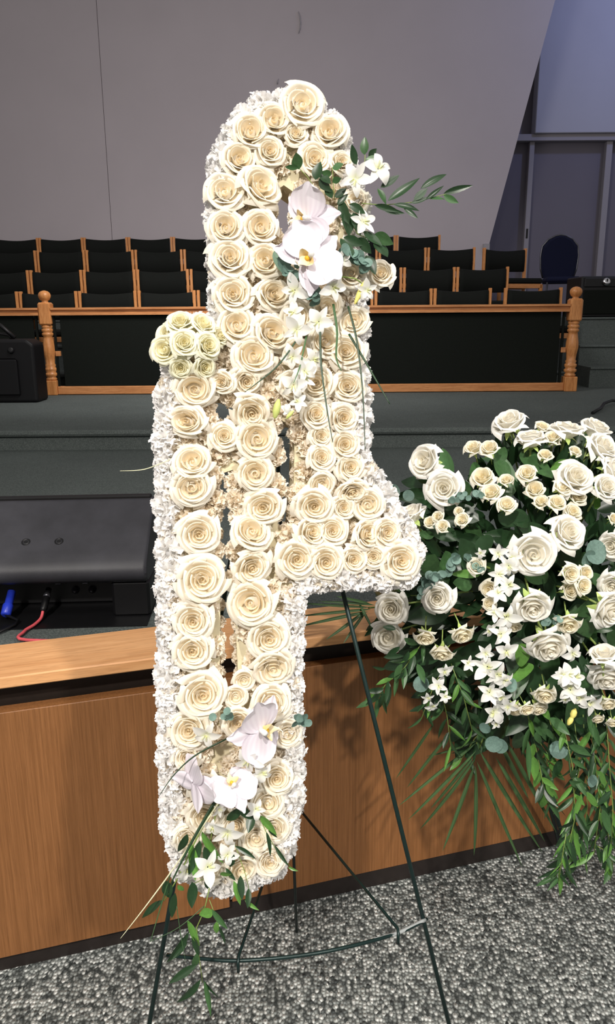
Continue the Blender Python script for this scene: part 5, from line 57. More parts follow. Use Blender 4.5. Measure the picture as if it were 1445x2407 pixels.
BROAD_LEAVES = [(0.4156,1.66,1.2292,0.4257,1.6709,1.2652,0.0338,'m'),(0.3839,1.6628,1.2194,0.3475,1.6289,1.2075,0.0414,'m'),(0.4259,1.6194,1.1995,0.424,1.6587,1.2578,0.0368,'m'),(0.3405,1.6212,1.1619,0.3394,1.6239,1.1992,0.0278,'m'),(0.4748,1.6765,1.2544,0.5093,1.5783,1.2077,0.0377,'m'),(0.5362,1.6412,1.2319,0.5592,1.5968,1.2218,0.0426,'b'),(0.3047,1.5451,1.0128,0.2765,1.549,1.0592,0.0399,'m'),(0.2555,1.5768,1.0022,0.2802,1.5423,1.0518,0.0518,'m'),(0.3318,1.5586,1.0747,0.3559,1.4978,1.0472,0.0362,'d'),(0.366,1.554,1.0946,0.381,1.497,1.0656,0.0396,'d'),(0.4034,1.5692,1.1368,0.4521,1.516,1.1277,0.0361,'d'),(0.2753,1.6021,1.0813,0.2424,1.5999,1.087,0.0185,'m'),(0.6095,1.5836,1.1595,0.622,1.557,1.1613,0.0236,'b'),(0.6071,1.494,0.9627,0.5404,1.4556,0.969,0.0389,'m'),(0.5553,1.4858,0.9663,0.5754,1.4535,0.9045,0.0528,'m'),(0.4426,1.479,0.8364,0.4509,1.4543,0.8097,0.0537,'b'),(0.4326,1.4792,0.8558,0.4586,1.4477,0.8656,0.0446,'b'),(0.5897,1.4835,0.915,0.6269,1.4658,0.9175,0.0177,'m'),(0.3453,1.5206,1.002,0.2986,1.5086,0.9973,0.0304,'m'),(0.3622,1.5202,1.0209,0.2992,1.5182,1.0268,0.0178,'b'),(0.6168,1.5043,0.9964,0.5822,1.4789,1.0335,0.0266,'m'),(0.4298,1.5689,1.1459,0.464,1.5101,1.1202,0.0324,'d'),(0.5016,1.5266,1.0923,0.4366,1.5258,1.1388,0.0354,'d'),(0.5036,1.4789,0.7968,0.5373,1.4564,0.7884,0.036,'d'),(0.5336,1.4896,0.7411,0.5075,1.4516,0.8106,0.0329,'d'),(0.4202,1.5024,1.0173,0.4366,1.461,0.9953,0.0265,'d'),(0.2454,1.6723,0.7421,0.2299,1.7005,0.6553,0.0299,'d'),(0.545,1.5904,1.0343,0.5006,1.5855,1.0914,0.0283,'d'),(0.7915,1.6124,0.6785,0.8568,1.6765,0.5453,0.0399,'d'),(0.465,1.6024,0.6697,0.4687,1.6048,0.5946,0.0358,'d'),(0.701,1.6156,1.0061,0.7549,1.6195,1.0314,0.0314,'d'),(0.5564,1.6629,1.1345,0.4902,1.6845,1.1959,0.0458,'d'),(0.7805,1.6266,0.7469,0.8239,1.6348,0.6707,0.0323,'d'),(0.6974,1.5722,0.9258,0.7293,1.5513,0.8738,0.0355,'d'),(0.3186,1.7032,1.0664,0.2503,1.7328,1.0733,0.0357,'m'),(0.702,1.5942,1.0327,0.7543,1.6062,1.0687,0.0295,'d'),(0.497,1.5607,0.6983,0.5402,1.5665,0.6064,0.0444,'m'),(0.4835,1.5157,0.8195,0.4889,1.5049,0.7246,0.0461,'d'),(0.4813,1.5735,0.7576,0.4028,1.5681,0.7248,0.0415,'m'),(0.706,1.6057,0.7644,0.7725,1.6135,0.6887,0.0406,'d'),(0.6645,1.5529,0.9159,0.7537,1.555,0.8822,0.0424,'m'),(0.2057,1.6866,0.8935,0.1366,1.8332,0.8262,0.0403,'d'),(0.5149,1.7222,1.2162,0.4512,1.7603,1.2582,0.0355,'d'),(0.4895,1.5707,0.8321,0.4925,1.5464,0.7698,0.0345,'d'),(0.7815,1.6323,0.8939,0.8561,1.6556,0.9389,0.0362,'d'),(0.5016,1.6018,1.1203,0.4854,1.6094,1.1743,0.0238,'d'),(0.5662,1.6404,1.0877,0.5648,1.6678,1.1724,0.0422,'d'),(0.8169,1.651,0.9044,0.9309,1.6971,0.9082,0.0413,'m'),(0.2921,1.6398,0.8016,0.2473,1.651,0.7536,0.0321,'d'),(0.6636,1.6004,1.0646,0.7247,1.5975,1.0708,0.0266,'m'),(0.3655,1.5928,0.7042,0.3003,1.6231,0.651,0.0353,'d'),(0.7545,1.5925,0.9858,0.8438,1.6194,0.9925,0.0428,'m'),(0.4611,1.5808,0.66,0.5038,1.5951,0.5605,0.0382,'d'),(0.2557,1.6785,0.7349,0.2361,1.704,0.6547,0.0313,'d'),(0.6547,1.5793,0.8269,0.7039,1.5669,0.8096,0.0256,'d'),(0.4465,1.5727,0.8113,0.3761,1.5634,0.795,0.038,'d'),(0.7753,1.645,1.0008,0.8385,1.6461,0.9824,0.0322,'d'),(0.6309,1.756,1.2218,0.6826,1.7756,1.2511,0.0248,'d'),(0.6345,1.6286,1.1297,0.7033,1.6341,1.1472,0.0308,'d'),(0.4777,1.5688,0.9772,0.3899,1.5456,0.9445,0.0496,'d'),(0.3713,1.538,1.0157,0.3108,1.5609,1.0786,0.0496,'d'),(0.5869,1.7265,1.2308,0.615,1.8011,1.297,0.04,'d'),(0.2475,1.6778,0.9094,0.1817,1.7357,0.949,0.0368,'d'),(0.7373,1.6135,0.8289,0.7914,1.6115,0.7503,0.041,'d'),(0.3269,1.6151,1.0661,0.2595,1.668,1.1121,0.0396,'d'),(0.3101,1.6015,0.91,0.2346,1.6197,0.8458,0.0452,'d'),(0.2606,1.6573,0.959,0.2132,1.6571,0.9169,0.0273,'d'),(0.5602,1.5415,1.034,0.5482,1.5446,1.1093,0.0371,'d'),(0.2087,1.6609,0.942,0.1246,1.8097,0.8494,0.0537,'m'),(0.3804,1.6219,1.0657,0.3394,1.6376,1.1145,0.0355,'m'),(0.765,1.6651,1.0328,0.8609,1.7166,1.0789,0.0449,'d'),(0.5194,1.523,0.8513,0.47,1.4988,0.8203,0.0326,'m'),(0.7284,1.5575,0.9579,0.8113,1.5871,0.9992,0.0372,'d'),(0.5515,1.5334,1.0539,0.5442,1.5324,1.1164,0.0289,'d'),(0.7689,1.6922,1.1219,0.8609,1.7321,1.1316,0.0379,'d'),(0.5767,1.5796,1.0708,0.5505,1.5915,1.1482,0.0398,'d'),(0.6685,1.6205,1.0882,0.7248,1.6116,1.0865,0.0315,'d'),(0.5169,1.6882,1.2139,0.5328,1.7569,1.2868,0.0414,'d'),(0.2987,1.7692,1.1381,0.2238,1.8177,1.1146,0.0348,'d'),(0.4247,1.5143,0.9109,0.3769,1.4943,0.872,0.0279,'d'),(0.5631,1.523,0.8265,0.5926,1.5068,0.7648,0.0311,'d'),(0.4455,1.7313,1.208,0.4507,1.7871,1.2697,0.0325,'d'),(0.673,1.6311,1.0032,0.7407,1.6238,0.9991,0.0316,'m'),(0.5349,1.6411,1.1852,0.5534,1.6553,1.2315,0.0263,'d'),(0.4509,1.5966,0.6283,0.3991,1.6507,0.5242,0.04,'d'),(0.5406,1.7013,1.1865,0.4867,1.7272,1.236,0.0427,'d'),(0.6068,1.7205,1.1819,0.6325,1.7745,1.2541,0.0379,'d'),(0.6295,1.6538,1.1382,0.6868,1.6827,1.1898,0.0353,'d'),(0.5051,1.5981,1.0877,0.4805,1.6014,1.1428,0.0288,'d'),(0.51,1.6036,1.1425,0.5753,1.6232,1.201,0.0422,'d'),(0.5079,1.5436,0.9923,0.4434,1.538,1.052,0.0438,'m'),(0.6544,1.5909,0.8598,0.6881,1.5715,0.8271,0.0254,'d'),(0.3856,1.5391,0.8509,0.328,1.5396,0.7807,0.0466,'d'),(0.4557,1.5074,0.8408,0.4457,1.4943,0.7515,0.0414,'m'),(0.6496,1.7111,1.1733,0.7324,1.7656,1.2265,0.0467,'d'),(0.6561,1.5409,0.8949,0.6863,1.5221,0.8175,0.0405,'m'),(0.2909,1.6048,1.033,0.2611,1.6227,1.0826,0.0264,'d'),(0.6645,1.6363,1.1703,0.6713,1.6787,1.2396,0.0307,'d'),(0.7134,1.5898,1.0611,0.8222,1.6137,1.0436,0.039,'d'),(0.2903,1.6382,0.8387,0.2155,1.6781,0.767,0.047,'d'),(0.4258,1.5474,0.8921,0.3704,1.5325,0.9033,0.0216,'m'),(0.7818,1.5618,0.8082,0.8596,1.5881,0.7623,0.0357,'d'),(0.7735,1.5561,0.857,0.8432,1.5722,0.8196,0.0294,'m'),(0.5669,1.6272,1.1739,0.5865,1.6611,1.2377,0.0314,'d'),(0.6505,1.5487,0.6486,0.6736,1.5742,0.5618,0.032,'d'),(0.6811,1.7269,1.1632,0.6497,1.7774,1.248,0.0546,'d'),(0.2685,1.6409,1.0566,0.2013,1.7075,1.0764,0.0371,'d'),(0.5622,1.5148,0.7892,0.6358,1.5073,0.7509,0.044,'m'),(0.3943,1.5306,0.8577,0.3085,1.5358,0.839,0.0452,'d'),(0.3614,1.6535,1.1237,0.3636,1.6789,1.1894,0.0347,'d'),(0.6749,1.6394,1.0711,0.7272,1.6265,1.0663,0.0241,'d'),(0.7865,1.6503,0.9775,0.8924,1.6699,0.9261,0.0461,'d'),(0.5734,1.6256,1.1398,0.5834,1.6656,1.2203,0.042,'d'),(0.6015,1.5097,0.8056,0.6711,1.5039,0.7842,0.0302,'m'),(0.248,1.6104,1.0052,0.1602,1.6921,0.9849,0.0502,'d'),(0.3042,1.797,1.1463,0.2441,1.8962,1.1487,0.0411,'d'),(0.2875,1.6276,0.6988,0.2368,1.712,0.6112,0.0396,'d'),(0.5168,1.5983,0.9569,0.4402,1.5663,0.9154,0.0455,'d'),(0.7741,1.6592,0.977,0.8038,1.6643,1.0214,0.0286,'d'),(0.4721,1.5446,0.6431,0.4819,1.568,0.5579,0.028,'m'),(0.655,1.5734,0.9942,0.7008,1.5556,0.9782,0.0275,'d'),(0.5112,1.5649,0.7351,0.5494,1.5565,0.6637,0.0353,'d'),(0.3672,1.5811,0.9501,0.3001,1.5788,0.9435,0.0276,'d'),(0.4375,1.5012,0.8907,0.4357,1.4765,0.8125,0.0371,'d'),(0.371,1.5993,1.1154,0.2972,1.6377,1.1487,0.0398,'d'),(0.6445,1.5704,0.7875,0.6452,1.5546,0.7189,0.029,'m'),(0.5791,1.5401,0.9254,0.621,1.5144,0.8784,0.0371,'m'),(0.5234,1.5548,1.0625,0.5411,1.5508,1.1143,0.0264,'d'),(0.3395,1.5976,0.9319,0.2638,1.6136,0.9463,0.0401,'m'),(0.6895,1.5911,1.0857,0.7312,1.5977,1.1137,0.0222,'d'),(0.6167,1.533,0.7478,0.6106,1.5267,0.6745,0.0302,'d'),(0.8086,1.6545,0.6422,0.8259,1.6848,0.5303,0.0347,'d'),(0.4517,1.6543,1.0798,0.4245,1.6752,1.1484,0.0413,'d'),(0.7119,1.6163,0.6348,0.8156,1.6706,0.5383,0.0396,'d'),(0.4852,1.5754,1.0263,0.4812,1.5748,1.094,0.0313,'d'),(0.5083,1.7076,1.2152,0.4878,1.7368,1.2612,0.0268,'d'),(0.5339,1.5833,0.8892,0.496,1.5521,0.8438,0.0271,'d'),(0.5019,1.7224,1.2019,0.5027,1.763,1.2604,0.0325,'d'),(0.711,1.5515,0.71,0.8102,1.6173,0.5824,0.0499,'d'),(0.6624,1.5869,0.9827,0.732,1.5723,0.9417,0.0387,'d'),(0.6423,1.5839,0.7983,0.6997,1.573,0.7858,0.0297,'m'),(0.702,1.721,1.1686,0.7017,1.7494,1.2264,0.0319,'d'),(0.5045,1.5339,0.9251,0.5025,1.5,0.8565,0.0418,'d'),(0.7415,1.6728,1.0847,0.804,1.6829,1.0953,0.0247,'m'),(0.3755,1.6307,0.6565,0.3921,1.6831,0.5068,0.0452,'d'),(0.6627,1.5732,0.7893,0.709,1.5657,0.7438,0.0324,'d'),(0.2164,1.6942,0.9498,0.1454,1.7737,0.8961,0.0373,'d'),(0.4178,1.6852,1.1381,0.3461,1.6936,1.1497,0.0301,'d'),(0.768,1.5694,0.7313,0.8281,1.581,0.7237,0.0229,'d'),(0.3421,1.6282,0.9833,0.2626,1.6379,0.9648,0.0436,'d'),(0.5287,1.5675,0.8344,0.5497,1.5458,0.7541,0.0414,'m'),(0.3083,1.5938,0.7909,0.2447,1.6329,0.712,0.0415,'d'),(0.3468,1.5385,0.7608,0.3386,1.5372,0.6964,0.0286,'d'),(0.449,1.5536,1.058,0.4015,1.5556,1.1067,0.0357,'d'),(0.5804,1.5304,0.7554,0.6339,1.519,0.7327,0.0321,'d'),(0.4555,1.5899,0.6075,0.436,1.6221,0.5277,0.0263,'d'),(0.5537,1.5656,1.0069,0.5971,1.5622,1.0618,0.0311,'m'),(0.5791,1.5844,0.9197,0.6491,1.5604,0.8627,0.0444,'m'),(0.385,1.6149,0.6491,0.3847,1.6505,0.5402,0.0343,'m'),(0.4994,1.7377,1.2223,0.4585,1.757,1.2545,0.0244,'d'),(0.7147,1.7715,1.2146,0.8023,1.8196,1.2348,0.0411,'d'),(0.2855,1.6178,0.8769,0.2012,1.6656,0.9077,0.051,'d'),(0.5355,1.5669,0.9139,0.5298,1.5324,0.8329,0.0368,'d'),(0.7565,1.7117,1.131,0.805,1.7486,1.1754,0.0333,'d'),(0.5039,1.5743,1.0079,0.5182,1.5636,1.0616,0.0252,'d'),(0.5962,1.6914,1.1548,0.6042,1.7394,1.235,0.0481,'d'),(0.4924,1.5249,0.8733,0.4519,1.5034,0.8005,0.0467,'d'),(0.7942,1.7208,1.1035,0.8284,1.7771,1.1781,0.0476,'d'),(0.6983,1.7895,1.2303,0.8245,1.8908,1.2591,0.0454,'d'),(0.3773,1.5818,1.07,0.3158,1.5884,1.0904,0.0278,'d'),(0.6651,1.6349,1.1044,0.7472,1.6593,1.1357,0.0413,'d'),(0.6547,1.6968,1.1916,0.6465,1.7236,1.2465,0.032,'d'),(0.5095,1.5906,0.7237,0.4653,1.5911,0.6425,0.0414,'d'),(0.307,1.6477,1.022,0.2218,1.6912,1.0251,0.0472,'d'),(0.2525,1.6049,0.8077,0.2017,1.6518,0.7341,0.0405,'d'),(0.3801,1.7122,1.1343,0.3797,1.7299,1.188,0.0257,'m'),(0.5172,1.5404,1.0746,0.526,1.5454,1.1392,0.0335,'d'),(0.3076,1.6434,0.7015,0.2557,1.6731,0.6623,0.0266,'d'),(0.5559,1.515,0.9402,0.5609,1.4817,0.8795,0.0384,'d'),(0.7206,1.5637,0.9005,0.7568,1.5504,0.8589,0.0298,'d'),(0.6125,1.5667,1.0669,0.6813,1.5681,1.0874,0.0391,'d'),(0.4588,1.5643,1.0783,0.3763,1.5653,1.1048,0.0362,'d'),(0.7883,1.634,1.0071,0.8946,1.6937,1.0436,0.044,'d'),(0.7605,1.6248,1.0775,0.8583,1.6622,1.079,0.0327,'m'),(0.404,1.6571,1.0894,0.3127,1.6825,1.1079,0.046,'m'),(0.4766,1.6094,0.6329,0.5143,1.6265,0.5336,0.0401,'d'),(0.5426,1.5516,1.0236,0.5368,1.5596,1.1085,0.0339,'d'),(0.2953,1.5689,0.9859,0.2349,1.597,1.0225,0.0316,'d'),(0.556,1.6539,1.1205,0.5734,1.6762,1.1885,0.04,'d'),(0.4927,1.52,0.7141,0.4472,1.5284,0.6427,0.0367,'d'),(0.4434,1.5465,0.9946,0.3686,1.5289,0.9822,0.0387,'m'),(0.3028,1.5608,0.9848,0.2631,1.5704,1.0295,0.0297,'d'),(0.4401,1.5347,0.6862,0.424,1.5601,0.5924,0.0377,'d'),(0.4354,1.538,0.9898,0.3803,1.5145,0.9743,0.025,'d'),(0.2598,1.6358,1.0601,0.2367,1.6583,1.1034,0.0227,'m'),(0.3395,1.5356,0.8319,0.2837,1.5408,0.7994,0.0323,'m'),(0.7176,1.5844,0.836,0.8189,1.6031,0.838,0.0447,'m'),(0.6689,1.7246,1.2172,0.78,1.7875,1.2438,0.0393,'d'),(0.6922,1.5621,0.8789,0.7893,1.5731,0.8224,0.0516,'d'),(0.222,1.6916,0.9254,0.1667,1.7466,0.945,0.0361,'m'),(0.8072,1.6285,0.8715,0.8918,1.6534,0.8735,0.0303,'d'),(0.601,1.5145,0.9572,0.6544,1.4945,0.9164,0.034,'d'),(0.6175,1.6084,1.0337,0.6475,1.6069,1.0802,0.0254,'d'),(0.4328,1.5809,0.7576,0.3909,1.5776,0.6997,0.0299,'d'),(0.4702,1.506,0.9638,0.3788,1.4972,0.9913,0.0482,'d'),(0.3836,1.6135,1.0128,0.3044,1.6022,0.9727,0.0485,'d'),(0.7734,1.5881,0.8472,0.8389,1.5978,0.8266,0.033,'m'),(0.6363,1.5922,0.6739,0.6162,1.5954,0.5872,0.0367,'d'),(0.4288,1.6163,1.159,0.4479,1.66,1.2386,0.044,'m'),(0.2941,1.6369,0.8459,0.2152,1.6732,0.881,0.049,'d'),(0.7003,1.6287,1.1201,0.793,1.689,1.1704,0.0435,'d'),(0.4661,1.5689,1.0612,0.4492,1.5934,1.1515,0.0385,'d'),(0.5673,1.5152,0.7343,0.595,1.5257,0.637,0.0365,'m'),(0.5183,1.678,1.1313,0.5227,1.6889,1.1857,0.0304,'d'),(0.4704,1.5891,1.1431,0.4726,1.6164,1.213,0.0337,'d'),(0.7335,1.6696,1.0778,0.8466,1.7082,1.088,0.0408,'m'),(0.5032,1.5185,0.8489,0.4529,1.4965,0.8154,0.0267,'d'),(0.367,1.5829,0.6651,0.3346,1.647,0.5544,0.0335,'d'),(0.5268,1.5483,0.7203,0.5799,1.553,0.6299,0.0474,'d'),(0.4865,1.5985,1.0998,0.5073,1.6047,1.1598,0.0343,'d'),(0.3171,1.6422,0.7175,0.276,1.704,0.5925,0.0522,'d'),(0.3514,1.6263,1.0805,0.3362,1.6395,1.1365,0.0301,'d'),(0.4292,1.5402,0.7942,0.3817,1.5315,0.7562,0.0313,'m'),(0.3048,1.6604,1.0598,0.2352,1.6963,1.0691,0.0411,'m'),(0.2788,1.7863,1.1194,0.2228,1.8124,1.101,0.0289,'d'),(0.802,1.6377,0.8716,0.8749,1.6594,0.9075,0.0425,'d'),(0.6556,1.7436,1.2027,0.6747,1.8268,1.2822,0.0437,'d'),(0.3682,1.5777,0.9997,0.3107,1.5795,1.0225,0.0332,'d'),(0.4536,1.5126,0.9701,0.4141,1.481,0.9295,0.0327,'d'),(0.3804,1.6217,0.9379,0.3157,1.6151,0.9267,0.0302,'d'),(0.4595,1.727,1.2001,0.4108,1.7627,1.2388,0.036,'m'),(0.5873,1.6513,1.2111,0.5944,1.7166,1.2847,0.0364,'d'),(0.5459,1.5436,0.7968,0.5593,1.5321,0.7106,0.0412,'m'),(0.3259,1.5967,0.7162,0.2803,1.6143,0.6791,0.0228,'d'),(0.3146,1.5787,0.9278,0.2362,1.5959,0.8726,0.0465,'d'),(0.7383,1.652,1.119,0.8063,1.6562,1.1091,0.0275,'m'),(0.7134,1.5891,0.9478,0.7694,1.5774,0.9021,0.0297,'d'),(0.3978,1.6623,1.1902,0.429,1.6987,1.2562,0.0349,'d'),(0.5525,1.5552,0.6733,0.559,1.5654,0.5899,0.0317,'m'),(0.2904,1.573,0.8016,0.204,1.6191,0.8033,0.042,'d'),(0.6622,1.6682,1.1811,0.7202,1.7204,1.2355,0.0365,'d'),(0.7377,1.562,0.9767,0.8038,1.5851,1.0171,0.0313,'d'),(0.4771,1.5708,0.7974,0.4694,1.5567,0.7144,0.0455,'d'),(0.7559,1.6054,0.8232,0.8141,1.6074,0.817,0.0292,'d'),(0.4153,1.5394,1.0158,0.3681,1.5319,1.0481,0.0274,'m'),(0.23,1.7148,0.9149,0.1625,1.7787,0.9087,0.039,'m'),(0.7116,1.5523,0.8288,0.7745,1.5591,0.7563,0.0354,'m'),(0.3366,1.7742,1.1579,0.3426,1.8663,1.2325,0.036,'m'),(0.286,1.6317,1.0564,0.2513,1.6949,1.1317,0.0427,'d'),(0.1952,1.6663,0.9688,0.1482,1.8016,0.9997,0.0485,'d'),(0.4029,1.5724,0.8733,0.3716,1.5525,0.812,0.036,'d'),(0.6485,1.5555,0.9368,0.7113,1.5602,0.9851,0.0329,'d'),(0.6972,1.5997,0.9387,0.7298,1.5781,0.9056,0.0247,'d'),(0.5007,1.5493,0.9161,0.5142,1.5157,0.8712,0.0266,'d'),(0.322,1.7942,1.1568,0.2653,1.8163,1.1487,0.0248,'m'),(0.6135,1.6209,1.0731,0.6722,1.6345,1.1228,0.0416,'m')]
SPRAY_EUCALYPTUS = [(0.3252,1.5625,1.1766,0.006),(0.3246,1.5634,1.1833,0.0066),(0.3003,1.5666,1.1702,0.0069),(0.32,1.5639,1.1808,0.0083),(0.3467,1.5454,1.1904,0.0061),(0.3042,1.5607,1.1741,0.0064),(0.3601,1.5481,1.1887,0.0083),(0.3283,1.5544,1.1864,0.0059),(0.3525,1.545,1.1832,0.0062),(0.349,1.5425,1.1891,0.0083),(0.3145,1.5715,1.1818,0.0071),(0.3468,1.5488,1.1864,0.007),(0.3566,1.5389,1.19,0.0056),(0.3203,1.5606,1.1771,0.0082),(0.3581,1.5433,1.1866,0.0059),(0.3148,1.5579,1.1728,0.0067),(0.3032,1.5572,1.1721,0.0075),(0.3204,1.549,1.1801,0.006),(0.2954,1.5793,1.1676,0.007),(0.3577,1.5323,1.1884,0.0072),(0.3331,1.5421,1.1804,0.0069),(0.3568,1.5492,1.1861,0.0085),(0.3023,1.491,1.0617,0.0115),(0.2623,1.4857,1.0308,0.0094),(0.2573,1.4982,1.0274,0.0078),(0.2871,1.4866,1.0375,0.0105),(0.251,1.5016,1.0262,0.0097),(0.2609,1.4861,1.0256,0.0078),(0.2925,1.4837,1.0578,0.0086),(0.2462,1.508,1.006,0.0108),(0.2602,1.4875,1.0239,0.0081),(0.3,1.4865,1.0736,0.009),(0.2545,1.4962,1.0074,0.0098),(0.245,1.5091,1.0126,0.0109),(0.2877,1.4816,1.0544,0.01),(0.2939,1.4861,1.059,0.0084),(0.2588,1.4961,1.0249,0.0106),(0.2886,1.4792,1.0602,0.0085),(0.2736,1.4892,1.0314,0.0097),(0.2687,1.4901,1.0274,0.0081),(0.3016,1.4832,1.0649,0.0106),(0.301,1.4788,1.0719,0.0089),(0.2619,1.496,1.0289,0.0079),(0.2914,1.4828,1.0499,0.0097),(0.2565,1.4993,1.0133,0.0081),(0.2758,1.4782,1.037,0.0081),(0.2981,1.4963,1.0616,0.011),(0.295,1.4827,1.0644,0.0108),(0.3329,1.4668,1.0587,0.0072),(0.3233,1.4865,1.0694,0.0077),(0.3488,1.46,1.0532,0.007),(0.3454,1.4518,1.0552,0.0086),(0.3422,1.464,1.0624,0.0082),(0.3242,1.4846,1.0699,0.0065),(0.338,1.4625,1.0538,0.0067),(0.3217,1.4737,1.0763,0.0073),(0.325,1.4732,1.074,0.0073),(0.3296,1.4678,1.0606,0.0089),(0.335,1.4569,1.0605,0.0082),(0.3429,1.4506,1.0558,0.0063),(0.4747,1.412,0.9588,0.0061),(0.4944,1.4049,0.9662,0.0071),(0.4705,1.4122,0.9622,0.006),(0.4731,1.4157,0.9609,0.0067),(0.4922,1.4206,0.9563,0.0061),(0.4887,1.419,0.9555,0.0069),(0.4698,1.4061,0.9654,0.0056),(0.4942,1.4183,0.9627,0.0074),(0.4767,1.4195,0.9566,0.0077),(0.4735,1.4153,0.9578,0.0075),(0.4704,1.4096,0.9578,0.0075),(0.4648,1.4057,0.9582,0.0067),(0.502,1.421,0.9541,0.0066),(0.4946,1.4204,0.9617,0.0075),(0.4942,1.4213,0.9565,0.0065),(0.4694,1.416,0.9552,0.0076),(0.2364,1.4998,0.991,0.008),(0.2375,1.4992,0.9928,0.0088),(0.2488,1.4894,1.0077,0.0085),(0.2309,1.4985,0.9811,0.0073),(0.2364,1.5161,0.9905,0.008),(0.246,1.4958,1.0008,0.0069),(0.2469,1.5062,1.0052,0.0074),(0.2397,1.5029,0.9919,0.0065),(0.5461,1.5404,1.214,0.0068),(0.5641,1.5486,1.2149,0.0057),(0.5528,1.5447,1.2182,0.0056),(0.5501,1.5401,1.2194,0.006),(0.2472,1.5345,0.7625,0.0187),(0.4045,1.4994,0.636,0.0196),(0.4185,1.4985,0.6323,0.0187),(0.5463,1.4959,0.6223,0.0205),(0.3861,1.5083,0.6704,0.014),(0.5802,1.4774,1.0812,0.0258),(0.5628,1.4701,1.0729,0.0189),(0.4171,1.4424,0.8063,0.0149),(0.2036,1.7609,1.1453,0.0171),(0.2274,1.6759,1.1547,0.0134),(0.6186,1.4788,0.5558,0.0149)]
STAND = {'a': (0.4906,1.7452,0.7082),'fa': (0.757,1.8851,0.004),'b': (0.5295,1.7476,0.6371),'fb': (0.7455,1.9524,0.004),'fc': (1.1147,1.9261,0.004)}
SPRAY_CENTRE = (0.585,1.7521,0.8953)
PIECE_ORIGIN = (-0.0743, 1.2785, 1.2616)
PIECE_YAW, PIECE_LEAN = 0.17453292519943295, 0.22689280275926285

